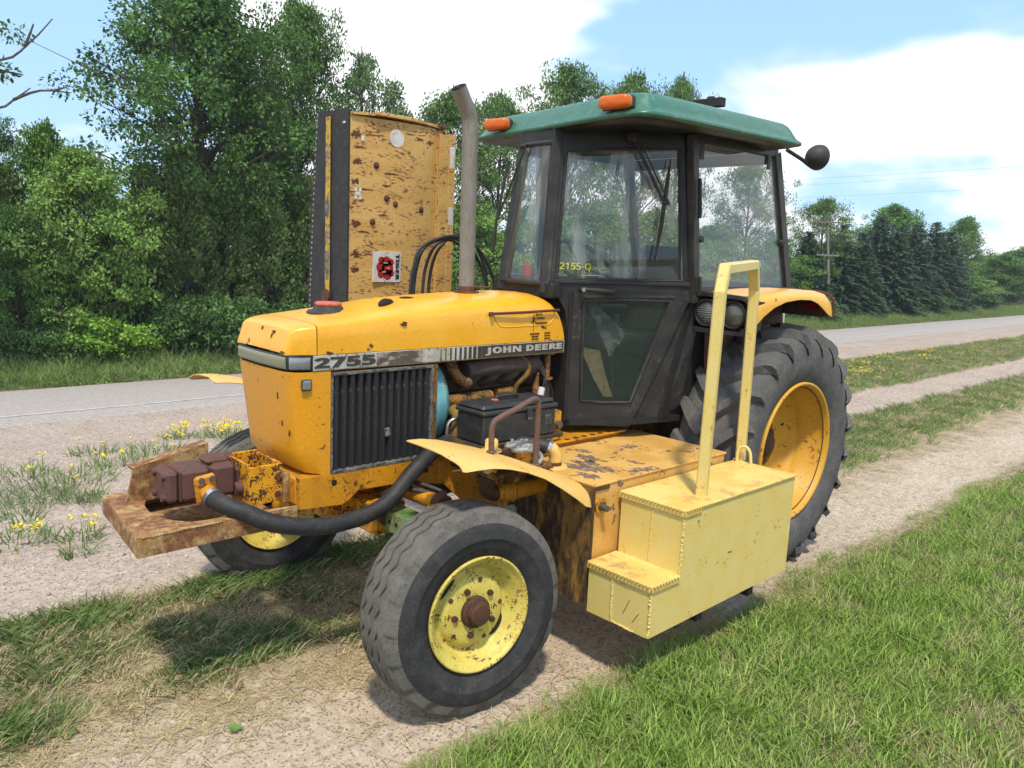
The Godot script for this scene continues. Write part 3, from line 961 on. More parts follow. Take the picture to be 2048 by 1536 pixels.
	for q in [[0.135, 1.072, 0.007, 0.013], [0.185, 1.035, 0.003, 0.014], [0.02, 1.185, 0.010, 0.006], [0.06, 1.165, 0.006, 0.006], [-0.03, 1.24, 0.006, 0.028], [0.125, 1.185, 0.004, 0.018]]:
		b = MB.new()
		var t: float = (1.286 - q[1]) / 0.418
		var side := Vector3(1, 0, -0.03)
		var zc := 0.466 - 0.05 * t
		var xc: float = q[0]
		if xc > 0.22:
			side = Vector3(0.55, 0, -0.83)
			xc = 0.224
			zc = 0.441 - 0.045 * t
		var nn := Vector3.UP.cross(side).normalized() * -1.0
		if nn.z < 0.0:
			nn = -nn
		var ring := []
		for k in 15:
			var a := TAU * k / 15
			var r := 0.4 + 0.8 * rng.randf()
			ring.append(Vector3(xc, q[1], zc) + side * cos(a) * q[2] * r + Vector3.UP * sin(a) * q[3] * r + nn * 0.001)
		b.plate(ring, -nn * 0.006)
		part("bare_chip", b, mats.bare_rust, nose)

	# decal strip along the hood
	b = MB.new()
	b.span(Vector3(0.244, 1.290, 0.367), Vector3(0.2535, 1.3505, -1.067), 0.002)
	b.span(Vector3(-0.244, 1.290, 0.367), Vector3(-0.2535, 1.3505, -1.067), 0.002)
	var strip := part("side_strip", b, mats.decal_white, T)
	b = MB.new()
	b.span(Vector3(0.240, 1.2865, 0.367), Vector3(0.2545, 1.2895, -1.067), 0.001)
	part("strip_edge", b, mats.engine_yellow, strip)
	b = MB.new()
	b.span(Vector3(0.252, 1.2925, -0.505), Vector3(0.2545, 1.348, -1.060), 0.0005)
	part("dark_field", b, mats.decal_black, strip)
	b = MB.new()
	b.span(Vector3(0.252, 1.2925, 0.075), Vector3(0.2542, 1.348, -0.165), 0.0005)
	part("worn_patch", b, mats.faded, strip)
	var left := Basis(Vector3(0, 0, -1), Vector3(0, 1, 0), Vector3(1, 0, 0))
	text_on("lettering", "2755", Vector3(0.2545, 1.3205, 0.222), 0.285, 0.042, left, mats.decal_black, strip, 800)
	var x0 := -0.262
	var bw := [0.005, 0.006, 0.009, 0.010, 0.013, 0.015, 0.018, 0.020, 0.024]
	for k in 9:
		b = MB.new()
		var wdt: float = bw[k]
		b.span(Vector3(0.252, 1.2925, x0), Vector3(0.2545, 1.348, x0 - wdt), 0.0004)
		part("stripe", b, mats.decal_black, strip)
		x0 -= 0.0272
	text_on("lettering", "JOHN DEERE", Vector3(0.2565, 1.3203, -0.785), 0.52, 0.038, left, mats.decal_white, strip, 800)
	# dealer's transfer
	var lx := 0.2545
	text_on("lettering", "North", Vector3(lx, 1.487, -0.872), 0.045, 0.013, left, mats.dark_ink, hood)
	text_on("lettering", "Country", Vector3(lx, 1.467, -0.880), 0.062, 0.016, left, mats.dark_ink, hood)
	text_on("lettering", "Equipment", Vector3(lx, 1.444, -0.890), 0.082, 0.017, left, mats.dark_ink, hood)
	text_on("lettering", "Inc.", Vector3(lx, 1.421, -0.918), 0.028, 0.013, left, mats.dark_ink, hood)
	for k in 3:
		text_on("lettering", ["GRAND RAPIDS", "VIRGINIA", "INTL FALLS"][k], Vector3(lx, 1.392 - 0.0135 * k, -0.848 - 0.002 * k), [0.066, 0.045, 0.048][k], 0.008, left, mats.dark_ink, hood)
		text_on("lettering", ["326-9418", "741-1742", "283-3624"][k], Vector3(lx, 1.3935 - 0.0135 * k, -0.936), 0.040, 0.008, left, mats.dark_ink, hood)
	b = MB.new()
	b.span(Vector3(0.2525, 1.402, -0.8355), Vector3(0.2545, 1.49, -0.8375), 0.0003)
	b.plate([Vector3(0.2525, 1.447, -0.815), Vector3(0.2525, 1.453, -0.85), Vector3(0.2525, 1.460, -0.835)], Vector3(0.002, 0, 0))
	b.plate([Vector3(0.2525, 1.466, -0.826), Vector3(0.2525, 1.461, -0.848), Vector3(0.2525, 1.474, -0.838)], Vector3(0.002, 0, 0))
	part("emblem", b, mats.dark_ink, hood)
	b = MB.new()
	b.plate([Vector3(0.2525, 1.420, -0.893), Vector3(0.2525, 1.419, -0.910), Vector3(0.2525, 1.428, -0.905), Vector3(0.2525, 1.437, -0.895)], Vector3(0.002, 0, 0))
	part("emblem", b, mats.dark_ink, hood)

	# corrugated side screens: each rib its own bar
	for sx in [1.0, -1.0]:
		b = MB.new()
		b.span(Vector3(sx * 0.205, 0.862, 0.281), Vector3(sx * 0.228, 1.272, -0.226), 0.003)
		var gr := part("side_screen", b, mats.black_dull, T)
		var nrib := 13
		var rib: ArrayMesh
		for k in nrib:
			var zc := 0.258 - 0.4585 * k / (nrib - 1)
			if rib == null:
				b = MB.new()
				var ring := []
				for y in [0.872, 1.264]:
					var r := []
					for q in [Vector2(-0.0155, 0.0), Vector2(-0.0085, 0.017), Vector2(0.0085, 0.017), Vector2(0.0155, 0.0)]:
						r.append(Vector3(q.y * sx, y, q.x))
					ring.append(r)
				b.loft(ring, true, -1, sx > 0.0)
				b.face(ring[0], Vector3.DOWN)
				b.face(ring[1], Vector3.UP)
				rib = b.done()
			var o := put("rib", rib, mats.grille, gr)
			o.position = Vector3(sx * 0.2285, 0.0, zc)
		b = MB.new()
		b.span(Vector3(sx * 0.226, 1.264, 0.284), Vector3(sx * 0.254, 1.279, -0.228), 0.003)
		b.span(Vector3(sx * 0.226, 0.856, 0.284), Vector3(sx * 0.254, 0.872, -0.228), 0.003)
		b.span(Vector3(sx * 0.226, 0.872, 0.2765), Vector3(sx * 0.254, 1.264, 0.2865), 0.002)
		b.span(Vector3(sx * 0.226, 0.872, -0.228), Vector3(sx * 0.254, 1.264, -0.216), 0.002)
		part("screen_rim", b, mats.grey_edge, gr)
		b = MB.new()
		b.box(Vector3(sx * 0.2505, 1.002, 0.012), Vector3(0.010, 0.036, 0.024), 0.002, Basis(Vector3.RIGHT, 0.12))
		part("latch", b, mats.grey_edge, gr)
		b = MB.new()
		b.span(Vector3(sx * 0.212, 0.870, 0.288), Vector3(sx * 0.2505, 1.284, 0.2885 + 0.003), 0.001)
		part("screen_post", b, mats.engine_yellow, gr)
		b = MB.new()
		b.span(Vector3(sx * 0.215, 0.862, -0.231), Vector3(sx * 0.2535, 1.279, -0.250), 0.002)
		part("screen_post", b, mats.engine_yellow, gr)

func engine_and_frame() -> void:
	var b := MB.new()
	# front casting and side rails
	b.plate([Vector3(0.252, 0.736, 0.425), Vector3(0.252, 0.862, 0.425), Vector3(0.252, 0.852, -0.30), Vector3(0.252, 0.72, -0.30), Vector3(0.252, 0.765, -0.05), Vector3(0.252, 0.770, 0.155), Vector3(0.252, 0.735, 0.20), Vector3(0.252, 0.722, 0.235)], Vector3(-0.03, 0, 0))
	b.plate([Vector3(-0.252, 0.736, 0.425), Vector3(-0.252, 0.862, 0.425), Vector3(-0.252, 0.852, -0.30), Vector3(-0.252, 0.72, -0.30), Vector3(-0.252, 0.765, -0.05), Vector3(-0.252, 0.770, 0.155), Vector3(-0.252, 0.735, 0.20), Vector3(-0.252, 0.722, 0.235)], Vector3(0.03, 0, 0))
	b.span(Vector3(-0.222, 0.738, 0.24), Vector3(0.222, 0.860, 0.424), 0.012)
	b.span(Vector3(-0.215, 0.78, -0.30), Vector3(0.215, 0.84, 0.24), 0.004)
	var frame := part("frame", b, mats.frame, T)
	for q in [Vector3(0.2525, 0.822, 0.27), Vector3(0.2525, 0.80, -0.20)]:
		b = MB.new()
		b.cyl(q + Vector3(-0.004, 0, 0), q + Vector3(0.001, 0, 0), 0.013, 0.013, 14)
		part("bolt_hole", b, mats.hole_shade, frame)
	b = MB.new()
	b.plate([Vector3(0.252, 0.850, -0.302), Vector3(0.252, 0.722, -0.302), Vector3(0.30, 0.45, -0.60), Vector3(0.30, 0.78, -0.60)], Vector3(-0.02, 0, 0))
	b.span(Vector3(0.253, 0.735, -0.262), Vector3(0.266, 0.835, -0.302), 0.003)
	part("side_plate", b, mats.frame, frame)
	# engine block
	b = MB.new()
	b.span(Vector3(-0.15, 0.62, -0.36), Vector3(0.15, 1.10, -1.02), 0.015)
	b.span(Vector3(-0.13, 1.10, -0.38), Vector3(0.13, 1.26, -1.00), 0.02)
	b.span(Vector3(-0.10, 1.26, -0.42), Vector3(0.10, 1.30, -0.98), 0.02)
	var eng := part("engine", b, mats.engine, T)
	b = MB.new()
	for k in 4:
		var zc := -0.52 - 0.125 * k
		b.tube(smooth_path([Vector3(0.12, 1.16, zc + 0.03), Vector3(0.165, 1.18, zc + 0.01), Vector3(0.185, 1.215, zc - 0.02), Vector3(0.19, 1.24, zc - 0.05)], 4), 0.034, 12)
	b.tube(smooth_path([Vector3(0.185, 1.225, -0.47), Vector3(0.195, 1.235, -0.62), Vector3(0.19, 1.235, -0.78), Vector3(0.185, 1.23, -0.93)], 5), 0.042, 14)
	part("manifold", b, mats.manifold, eng)
	b = MB.new()
	b.tube([Vector3(0.185, 1.085, -0.36), Vector3(0.186, 1.088, -0.50), Vector3(0.185, 1.09, -0.63)], 0.030, 14)
	b.tube([Vector3(0.185, 1.10, -0.67), Vector3(0.185, 1.105, -0.77)], 0.022, 12)
	b.tube(smooth_path([Vector3(0.17, 1.29, -0.38), Vector3(0.185, 1.25, -0.385), Vector3(0.195, 1.21, -0.405), Vector3(0.20, 1.18, -0.44)], 5), 0.025, 12)
	b.ball(Vector3(0.205, 1.17, -0.46), Vector3(0.03, 0.028, 0.03), 12, 8)
	b.box(Vector3(0.17, 1.02, -0.62), Vector3(0.05, 0.07, 0.22), 0.01)
	part("coolant_pipe", b, mats.engine_yellow, eng)
	b = MB.new()
	b.tube(smooth_path([Vector3(0.19, 1.28, -0.80), Vector3(0.215, 1.25, -0.835), Vector3(0.222, 1.21, -0.85), Vector3(0.212, 1.17, -0.83), Vector3(0.19, 1.13, -0.80), Vector3(0.18, 1.07, -0.79)], 6), 0.0125, 10)
	part("fuel_hose", b, mats.hose_yellow, eng)
	b = MB.new()
	b.tube([Vector3(0.215, 1.285, -0.985), Vector3(0.215, 1.03, -0.985)], 0.018, 12)
	b.lathe(Vector3(0.215, 1.155, -0.985), Vector3.UP, [Vector2(0.018, -0.006), Vector2(0.034, -0.005), Vector2(0.034, 0.005), Vector2(0.018, 0.006)], 16, true)
	b.box(Vector3(0.215, 1.283, -0.985), Vector3(0.06, 0.010, 0.05), 0.002)
	b.tube([Vector3(0.225, 1.19, -0.915), Vector3(0.222, 1.12, -0.905), Vector3(0.220, 1.03, -0.905)], [0.006, 0.016, 0.016], 10)
	part("filler_tube", b, mats.engine_yellow, eng)
	b = MB.new()
	b.tube([Vector3(0.235, 1.11, -0.935), Vector3(0.255, 1.03, -0.895)], 0.019, 10)
	part("wrapped_cable", b, mats.white_wrap, eng)
	b = MB.new()
	for k in 5:
		b.tube(smooth_path([Vector3(0.20, 1.28, -0.90 - 0.012 * k), Vector3(0.228, 1.20, -0.955 + 0.008 * k), Vector3(0.236, 1.12, -0.945 - 0.014 * k), Vector3(0.232, 1.03, -0.93 - 0.02 * k), Vector3(0.20, 0.95, -0.95)], 5), 0.0045 if k < 3 else 0.0028, 6)
	b.tube(smooth_path([Vector3(0.2, 1.06, -0.45), Vector3(0.24, 1.075, -0.52), Vector3(0.245, 1.07, -0.60), Vector3(0.22, 1.085, -0.68), Vector3(0.21, 1.10, -0.74)], 6), 0.006, 8)
	b.tube(smooth_path([Vector3(0.2, 1.05, -0.60), Vector3(0.235, 1.10, -0.655), Vector3(0.235, 1.09, -0.70), Vector3(0.23, 1.03, -0.72)], 6), 0.004, 6)
	part("wiring", b, mats.rubber, eng)
	b = MB.new()
	for k in 7:
		b.box(Vector3(0.20 + 0.02 * sin(k * 3.0), 1.035 + 0.02 * cos(k * 5.0), -0.46 - 0.04 * k), Vector3(0.03, 0.022 + 0.008 * sin(k * 2.0), 0.024), 0.005, Basis(Vector3(1, 1, 0).normalized(), k * 0.9))
	part("fittings", b, mats.bare_rust, eng)
	# fan shroud
	b = MB.new()
	b.lathe(Vector3(0, 1.075, -0.255), Vector3(0, 0, -1), [Vector2(0.20, 0.0), Vector2(0.238, 0.004), Vector2(0.242, 0.03), Vector2(0.234, 0.045), Vector2(0.238, 0.060), Vector2(0.222, 0.092), Vector2(0.196, 0.096), Vector2(0.19, 0.05)], 48)
	part("fan_shroud", b, mats.blue, eng)
	b = MB.new()
	b.span(Vector3(-0.2, 0.88, 0.20), Vector3(0.2, 1.27, -0.245), 0.01)
	part("radiator", b, mats.engine, eng)
	b = MB.new()
	b.tube(smooth_path([Vector3(0.16, 1.045, -0.385), Vector3(0.235, 1.04, -0.382), Vector3(0.262, 0.99, -0.372), Vector3(0.255, 0.93, -0.345), Vector3(0.23, 0.885, -0.30), Vector3(0.18, 0.86, -0.26)], 6), 0.031, 14)
	part("radiator_hose", b, mats.hose_yellow, eng)
	b = MB.new()
	b.tube(smooth_path([Vector3(0.275, 0.93, -0.295), Vector3(0.277, 0.985, -0.296), Vector3(0.28, 1.015, -0.305), Vector3(0.29, 1.028, -0.335), Vector3(0.29, 1.034, -0.40), Vector3(0.28, 1.04, -0.46)], 6), 0.0095, 10)
	b.cyl(Vector3(0.275, 0.925, -0.295), Vector3(0.275, 0.948, -0.295), 0.014, 0.014, 8)
	var sl := part("steel_line", b, mats.chrome, eng)
	b = MB.new()
	b.tube([Vector3(0.29, 1.0305, -0.362), Vector3(0.29, 1.0335, -0.405)], 0.0125, 10)
	part("sleeve", b, mats.white_wrap, sl)
	# gearbox and rear axle housing under the cab
	b = MB.new()
	b.span(Vector3(-0.19, 0.48, -1.02), Vector3(0.19, 0.88, -2.1), 0.03)
	b.span(Vector3(-0.24, 0.46, -2.05), Vector3(0.24, 0.95, -2.75), 0.04)
	b.cyl(Vector3(-0.62, 0.712, -2.4), Vector3(0.62, 0.712, -2.4), 0.11, 0.11, 20)
	part("gearbox", b, mats.engine_yellow, T)
	# front axle
	b = MB.new()
	b.span(Vector3(-0.60, 0.588, -0.045), Vector3(0.60, 0.680, 0.055), 0.004)
	var ax := part("front_axle", b, mats.axle_green, T)
	for k in 5:
		b = MB.new()
		b.cyl(Vector3(0.34 + 0.05 * k, 0.635, 0.050), Vector3(0.34 + 0.05 * k, 0.635, 0.0565), 0.010, 0.010, 12)
		part("bolt_hole", b, mats.hole_shade, ax)
	b = MB.new()
	b.span(Vector3(-0.30, 0.565, -0.06), Vector3(0.30, 0.705, 0.10), 0.012)
	b.span(Vector3(-0.10, 0.60, -0.15), Vector3(0.10, 0.78, 0.22), 0.015)
	part("axle_housing", b, mats.chipped, ax)
	b = MB.new()
	b.cyl(Vector3(0.303, 0.635, 0.06), Vector3(0.312, 0.635, 0.06), 0.022, 0.022, 16)
	part("pivot_pin", b, mats.bare_rust, ax)
	b = MB.new()
	b.cyl(Vector3(0.10, 0.725, -0.085), Vector3(0.50, 0.725, -0.10), 0.034, 0.034, 18)
	part("steering_cylinder", b, mats.frame, ax)
	b = MB.new()
	b.cyl(Vector3(-0.10, 0.725, -0.085), Vector3(-0.50, 0.725, -0.10), 0.034, 0.034, 18)
	part("steering_cylinder", b, mats.frame, ax)
	b = MB.new()
	b.cyl(Vector3(0.49, 0.725, -0.10), Vector3(0.66, 0.70, -0.12), 0.016, 0.016, 12)
	b.cyl(Vector3(0.47, 0.725, -0.10), Vector3(0.52, 0.725, -0.10), 0.043, 0.043, 18)
	b.cyl(Vector3(0.505, 0.745, -0.10), Vector3(0.505, 0.785, -0.10), 0.020, 0.016, 6)
	part("rod_end", b, mats.bare_rust, ax)
	b = MB.new()
	b.cyl(Vector3(-0.49, 0.725, -0.10), Vector3(-0.66, 0.70, -0.12), 0.016, 0.016, 12)
	part("rod_end", b, mats.bare_rust, ax)
	b = MB.new()
	b.tube(smooth_path([Vector3(0.22, 0.72, 0.02), Vector3(0.30, 0.755, -0.02), Vector3(0.36, 0.76, -0.06), Vector3(0.43, 0.745, -0.12)], 6), 0.012, 8)
	b.tube(smooth_path([Vector3(0.20, 0.74, -0.04), Vector3(0.29, 0.775, -0.08), Vector3(0.36, 0.77, -0.12), Vector3(0.42, 0.75, -0.16)], 6), 0.010, 8)
	part("steering_hose", b, mats.rubber, ax)
	for sx in [-1.0, 1.0]:
		b = MB.new()
		b.cyl(Vector3(sx * 0.60, 0.50, 0.0), Vector3(sx * 0.60, 0.76, 0.0), 0.045, 0.045, 16)
		b.cyl(Vector3(sx * 0.60, 0.43, 0.0), Vector3(sx * 0.74, 0.41, 0.0), 0.05, 0.045, 16)
		b.span(Vector3(sx * 0.56, 0.42, -0.06), Vector3(sx * 0.65, 0.54, 0.06), 0.015)
		part("knuckle", b, mats.frame, ax)

func bumper_and_pump() -> void:
	var b := MB.new()
	var y0 := 0.688
	var p := [Vector2(0.275, 0.445), Vector2(0.275, 1.05), Vector2(-0.275, 0.998), Vector2(-0.275, 0.445), Vector2(-0.20, 0.445), Vector2(-0.19, 0.70)]
	for k in 9:
		var t := PI + PI * k / 8.0
		p.append(Vector2(0.02 + 0.205 * cos(t), 0.80 - 0.12 * sin(t)))
	p.append(Vector2(0.235, 0.62))
	p.append(Vector2(0.262, 0.445))
	var poly := []
	for q in p:
		poly.append(Vector3(q.x, 0.752, q.y))
	b.plate(poly, Vector3(0, 0.010, 0))
	b.span(Vector3(0.262, y0, 0.445), Vector3(0.2765, 0.757, 1.0515), 0.003)
	b.span(Vector3(-0.2765, y0, 0.445), Vector3(-0.262, 0.757, 0.998), 0.003)
	b.bar(Vector3(-0.274, (y0 + 0.757) / 2.0, 0.993), Vector3(0.274, (y0 + 0.757) / 2.0, 1.0445), 0.013, 0.757 - y0, Vector3(0, 0, 1))
	b.span(Vector3(-0.262, y0 + 0.003, 0.46), Vector3(0.262, y0 + 0.012, 0.985), 0.002)
	var bump := part("front_bumper", b, mats.rust, T)
	b = MB.new()
	for k in 26:
		var z := 1.03 - 0.011 * k
		b.ball(Vector3(0.2745, 0.7585 + 0.002 * rng.randf(), z), Vector3(0.006, 0.005, 0.008), 6, 4)
	part("weld_bead", b, mats.rust, bump)
	b = MB.new()
	b.plate([Vector3(-0.13, 0.758, 0.955), Vector3(-0.13, 0.885, 0.925), Vector3(-0.13, 0.948, 0.63), Vector3(-0.13, 0.760, 0.63)], Vector3(-0.010, 0, 0))
	b.plate([Vector3(-0.13, 0.886, 0.925), Vector3(-0.19, 0.886, 0.925), Vector3(-0.19, 0.949, 0.63), Vector3(-0.13, 0.949, 0.63)], Vector3(0, 0.010, 0.002))
	part("pump_guard", b, mats.rust, bump)
	# pump
	b = MB.new()
	b.box(Vector3(0.025, 0.885, 0.885), Vector3(0.135, 0.125, 0.05), 0.014)
	b.box(Vector3(0.025, 0.884, 0.800), Vector3(0.150, 0.128, 0.115), 0.016)
	b.box(Vector3(0.025, 0.884, 0.690), Vector3(0.150, 0.134, 0.100), 0.018)
	b.box(Vector3(0.02, 0.955, 0.70), Vector3(0.09, 0.03, 0.09), 0.012)
	b.box(Vector3(0.025, 0.872, 0.622), Vector3(0.10, 0.10, 0.035), 0.012)
	b.cyl(Vector3(0.09, 0.84, 0.605), Vector3(0.09, 0.84, 0.65), 0.030, 0.026, 14)
	b.cyl(Vector3(-0.04, 0.93, 0.605), Vector3(-0.04, 0.93, 0.65), 0.030, 0.026, 14)
	for q in [Vector2(0.07, 0.925), Vector2(0.07, 0.845), Vector2(-0.02, 0.925), Vector2(-0.02, 0.845)]:
		b.cyl(Vector3(q.x, q.y, 0.905), Vector3(q.x, q.y, 0.922), 0.014, 0.014, 6)
	for z in [0.742, 0.858]:
		b.box(Vector3(0.025, 0.884, z), Vector3(0.138, 0.116, 0.006), 0.002)
	var pump := part("hydraulic_pump", b, mats.pump, T)
	pump.position = Vector3(0, -0.024, -0.028)
	b = MB.new()
	b.box(Vector3(0.106, 0.866, 0.768), Vector3(0.022, 0.112, 0.084), 0.012, Basis(Vector3.RIGHT, 0.12))
	b.cyl(Vector3(0.11, 0.852, 0.765), Vector3(0.150, 0.842, 0.762), 0.033, 0.030, 18)
	var fl := part("hose_flange", b, mats.frame, pump)
	for q in [Vector2(0.904, 0.789), Vector2(0.907, 0.748), Vector2(0.818, 0.785), Vector2(0.818, 0.752)]:
		b = MB.new()
		b.cyl(Vector3(0.112, q.x, q.y), Vector3(0.128, q.x, q.y), 0.0115, 0.0115, 6)
		part("bolt", b, mats.steel, fl)
	b = MB.new()
	b.cyl(Vector3(0.146, 0.843, 0.762), Vector3(0.166, 0.838, 0.760), 0.0385, 0.0385, 20)
	part("hose_clamp", b, mats.chrome, fl)
	# thick hose, swinging out beside the frame and up behind the fender
	b = MB.new()
	var path := smooth_path([Vector3(0.150, 0.818, 0.734), Vector3(0.20, 0.806, 0.722), Vector3(0.27, 0.783, 0.672), Vector3(0.325, 0.722, 0.548), Vector3(0.350, 0.684, 0.346), Vector3(0.355, 0.712, 0.113), Vector3(0.335, 0.84, -0.075), Vector3(0.31, 0.905, -0.20), Vector3(0.29, 0.93, -0.30)], 10)
	b.tube(path, 0.0335, 18)
	var hose := part("suction_hose", b, mats.rubber, T)
	b = MB.new()
	for i in range(4, path.size() - 3):
		for f in [0.25, 0.75]:
			var c: Vector3 = (path[i] as Vector3).lerp(path[i + 1], f)
			var d: Vector3 = ((path[i + 1] as Vector3) - (path[i] as Vector3)).normalized()
			b.cyl(c - d * 0.0022, c + d * 0.0022, 0.0348, 0.0348, 18, true)
	part("winding", b, mats.rubber, hose)
	# mounting box
	b = MB.new()
	b.span(Vector3(0.150, 0.757, 0.452), Vector3(0.162, 0.912, 0.592), 0.002)
	b.span(Vector3(-0.05, 0.757, 0.580), Vector3(0.150, 0.922, 0.592), 0.002)
	b.span(Vector3(-0.05, 0.757, 0.452), Vector3(0.150, 0.915, 0.464), 0.002)
	b.span(Vector3(-0.062, 0.757, 0.452), Vector3(-0.05, 0.922, 0.592), 0.002)
	var mb := part("pump_bracket", b, mats.chipped, T)
	for q in [Vector2(0.86, 0.475), Vector2(0.79, 0.475)]:
		b = MB.new()
		b.cyl(Vector3(0.160, q.x, q.y), Vector3(0.172, q.x, q.y), 0.013, 0.013, 6)
		part("bolt", b, mats.bare_rust, mb)
	b = MB.new()
	b.span(Vector3(-0.15, 0.745, 0.424), Vector3(0.17, 0.872, 0.452), 0.004)
	part("spacer_block", b, mats.rust, mb)

# ------------------------------------------------------------------ wheels (axis along x, the outer face at +x)
func ring_at(x: float, r: float, t: float) -> Vector3:
	return Vector3(x, r * cos(t), r * sin(t))

func front_wheel() -> Node3D:
	var root := Node3D.new()
	root.name = "front_wheel"
	# tread with three zigzag grooves and notched shoulders
	var seg := 180
	var R := 0.408
	var gd := 0.018
	var zig := func(i: int, ph: int) -> float:
		var k := (i + ph) % 6
		return [0.0, 0.5, 1.0, 1.0, 0.5, 0.0][k] * 0.016 - 0.008
	var grid := []
	for i in seg + 1:
		var t := TAU * i / seg
		var row := []
		var notch := 0.020 if (i % 9) < 3 else 0.0
		row.append(ring_at(-0.104, R - 0.046, t))
		row.append(ring_at(-0.095, R - 0.014 - notch, t))
		row.append(ring_at(-0.086, R - 0.005, t))
		for g in [-0.052, 0.0, 0.052]:
			var c: float = g + zig.call(i, 0)
			row.append(ring_at(c - 0.0075, R, t))
			row.append(ring_at(c - 0.0050, R - gd, t))
			row.append(ring_at(c + 0.0050, R - gd, t))
			row.append(ring_at(c + 0.0075, R, t))
		row.append(ring_at(0.098, R - 0.006, t))
		row.append(ring_at(0.112, R - 0.016 - notch, t))
		row.append(ring_at(0.125, R - 0.051, t))
		grid.append(row)
	var b := MB.new()
	for k in grid[0].size() - 1:
		var strip := []
		for row in grid:
			strip.append([row[k], row[k + 1]])
		b.loft(strip, false, k + 1, true)
	var b2 := MB.new()
	for s in [[-1.0], [1.0]]:
		var sx: float = s[0]
		var prof := []
		for q in [[0.357, 0.125], [0.344, 0.1315], [0.33, 0.1365], [0.305, 0.1375], [0.302, 0.1385], [0.298, 0.1385], [0.295, 0.136], [0.27, 0.129], [0.25, 0.120], [0.236, 0.110], [0.222, 0.105], [0.208, 0.10]]:
			prof.append(Vector2(q[0] + (0.005 if sx < 0.0 and q[0] > 0.355 else 0.0), q[1] * (1.0 if sx > 0.0 else -0.83)))
		if sx < 0.0:
			prof.reverse()
		var rows := []
		for q in prof:
			var row := []
			for i in 72:
				row.append(ring_at(q.y, q.x, TAU * i / 72))
			rows.append(row)
		b2.loft(rows, true, 1)
	var ty := part("tyre", b2, mats.sidewall, root)
	part("tread", b, mats.tread, ty)
	# rim
	b = MB.new()
	b.lathe(Vector3.ZERO, Vector3.RIGHT, [Vector2(0.208, 0.10), Vector2(0.226, 0.112), Vector2(0.229, 0.120), Vector2(0.226, 0.126), Vector2(0.219, 0.126), Vector2(0.213, 0.117), Vector2(0.206, 0.108), Vector2(0.198, 0.104), Vector2(0.188, 0.094), Vector2(0.177, 0.070), Vector2(0.168, 0.052), Vector2(0.158, 0.047), Vector2(0.150, 0.050), Vector2(0.143, 0.064), Vector2(0.136, 0.072), Vector2(0.118, 0.077), Vector2(0.09, 0.079), Vector2(0.055, 0.080)], 60)
	b.lathe(Vector3.ZERO, Vector3.RIGHT, [Vector2(0.06, -0.01), Vector2(0.20, -0.02), Vector2(0.205, -0.10), Vector2(0.22, -0.105)], 48)
	var rim := part("rim", b, mats.rim_front, root)
	for k in 5:
		var t := TAU * k / 5.0 + 0.4
		b = MB.new()
		var c := ring_at(0.0775, 0.093, t)
		b.cyl(c, c + Vector3(0.016, 0, 0), 0.0125, 0.0115, 6)
		part("wheel_nut", b, mats.hub, rim)
		b = MB.new()
		c = ring_at(0.0735, 0.122, t + 0.63)
		b.cyl(c, c + Vector3(0.0055, 0, 0), 0.011, 0.009, 10)
		part("rust_spot", b, mats.bare_rust, rim)
	for k in 2:
		b = MB.new()
		var row_a := []
		for i in 9:
			var t := (0.5 if k == 0 else 3.75) + 0.62 * i / 8.0
			row_a.append(ring_at(0.0515, 0.1555, t))
		b.tube(row_a, [0.002, 0.009, 0.012, 0.013, 0.013, 0.013, 0.012, 0.009, 0.002], 8)
		part("hand_hole", b, mats.hole_shade, rim)
	b = MB.new()
	b.lathe(Vector3.ZERO, Vector3.RIGHT, [Vector2(0.064, 0.074), Vector2(0.062, 0.096), Vector2(0.056, 0.101), Vector2(0.047, 0.103), Vector2(0.045, 0.124), Vector2(0.038, 0.131), Vector2(0.0, 0.134)], 28, true)
	part("hub_cap", b, mats.hub, root)
	return root

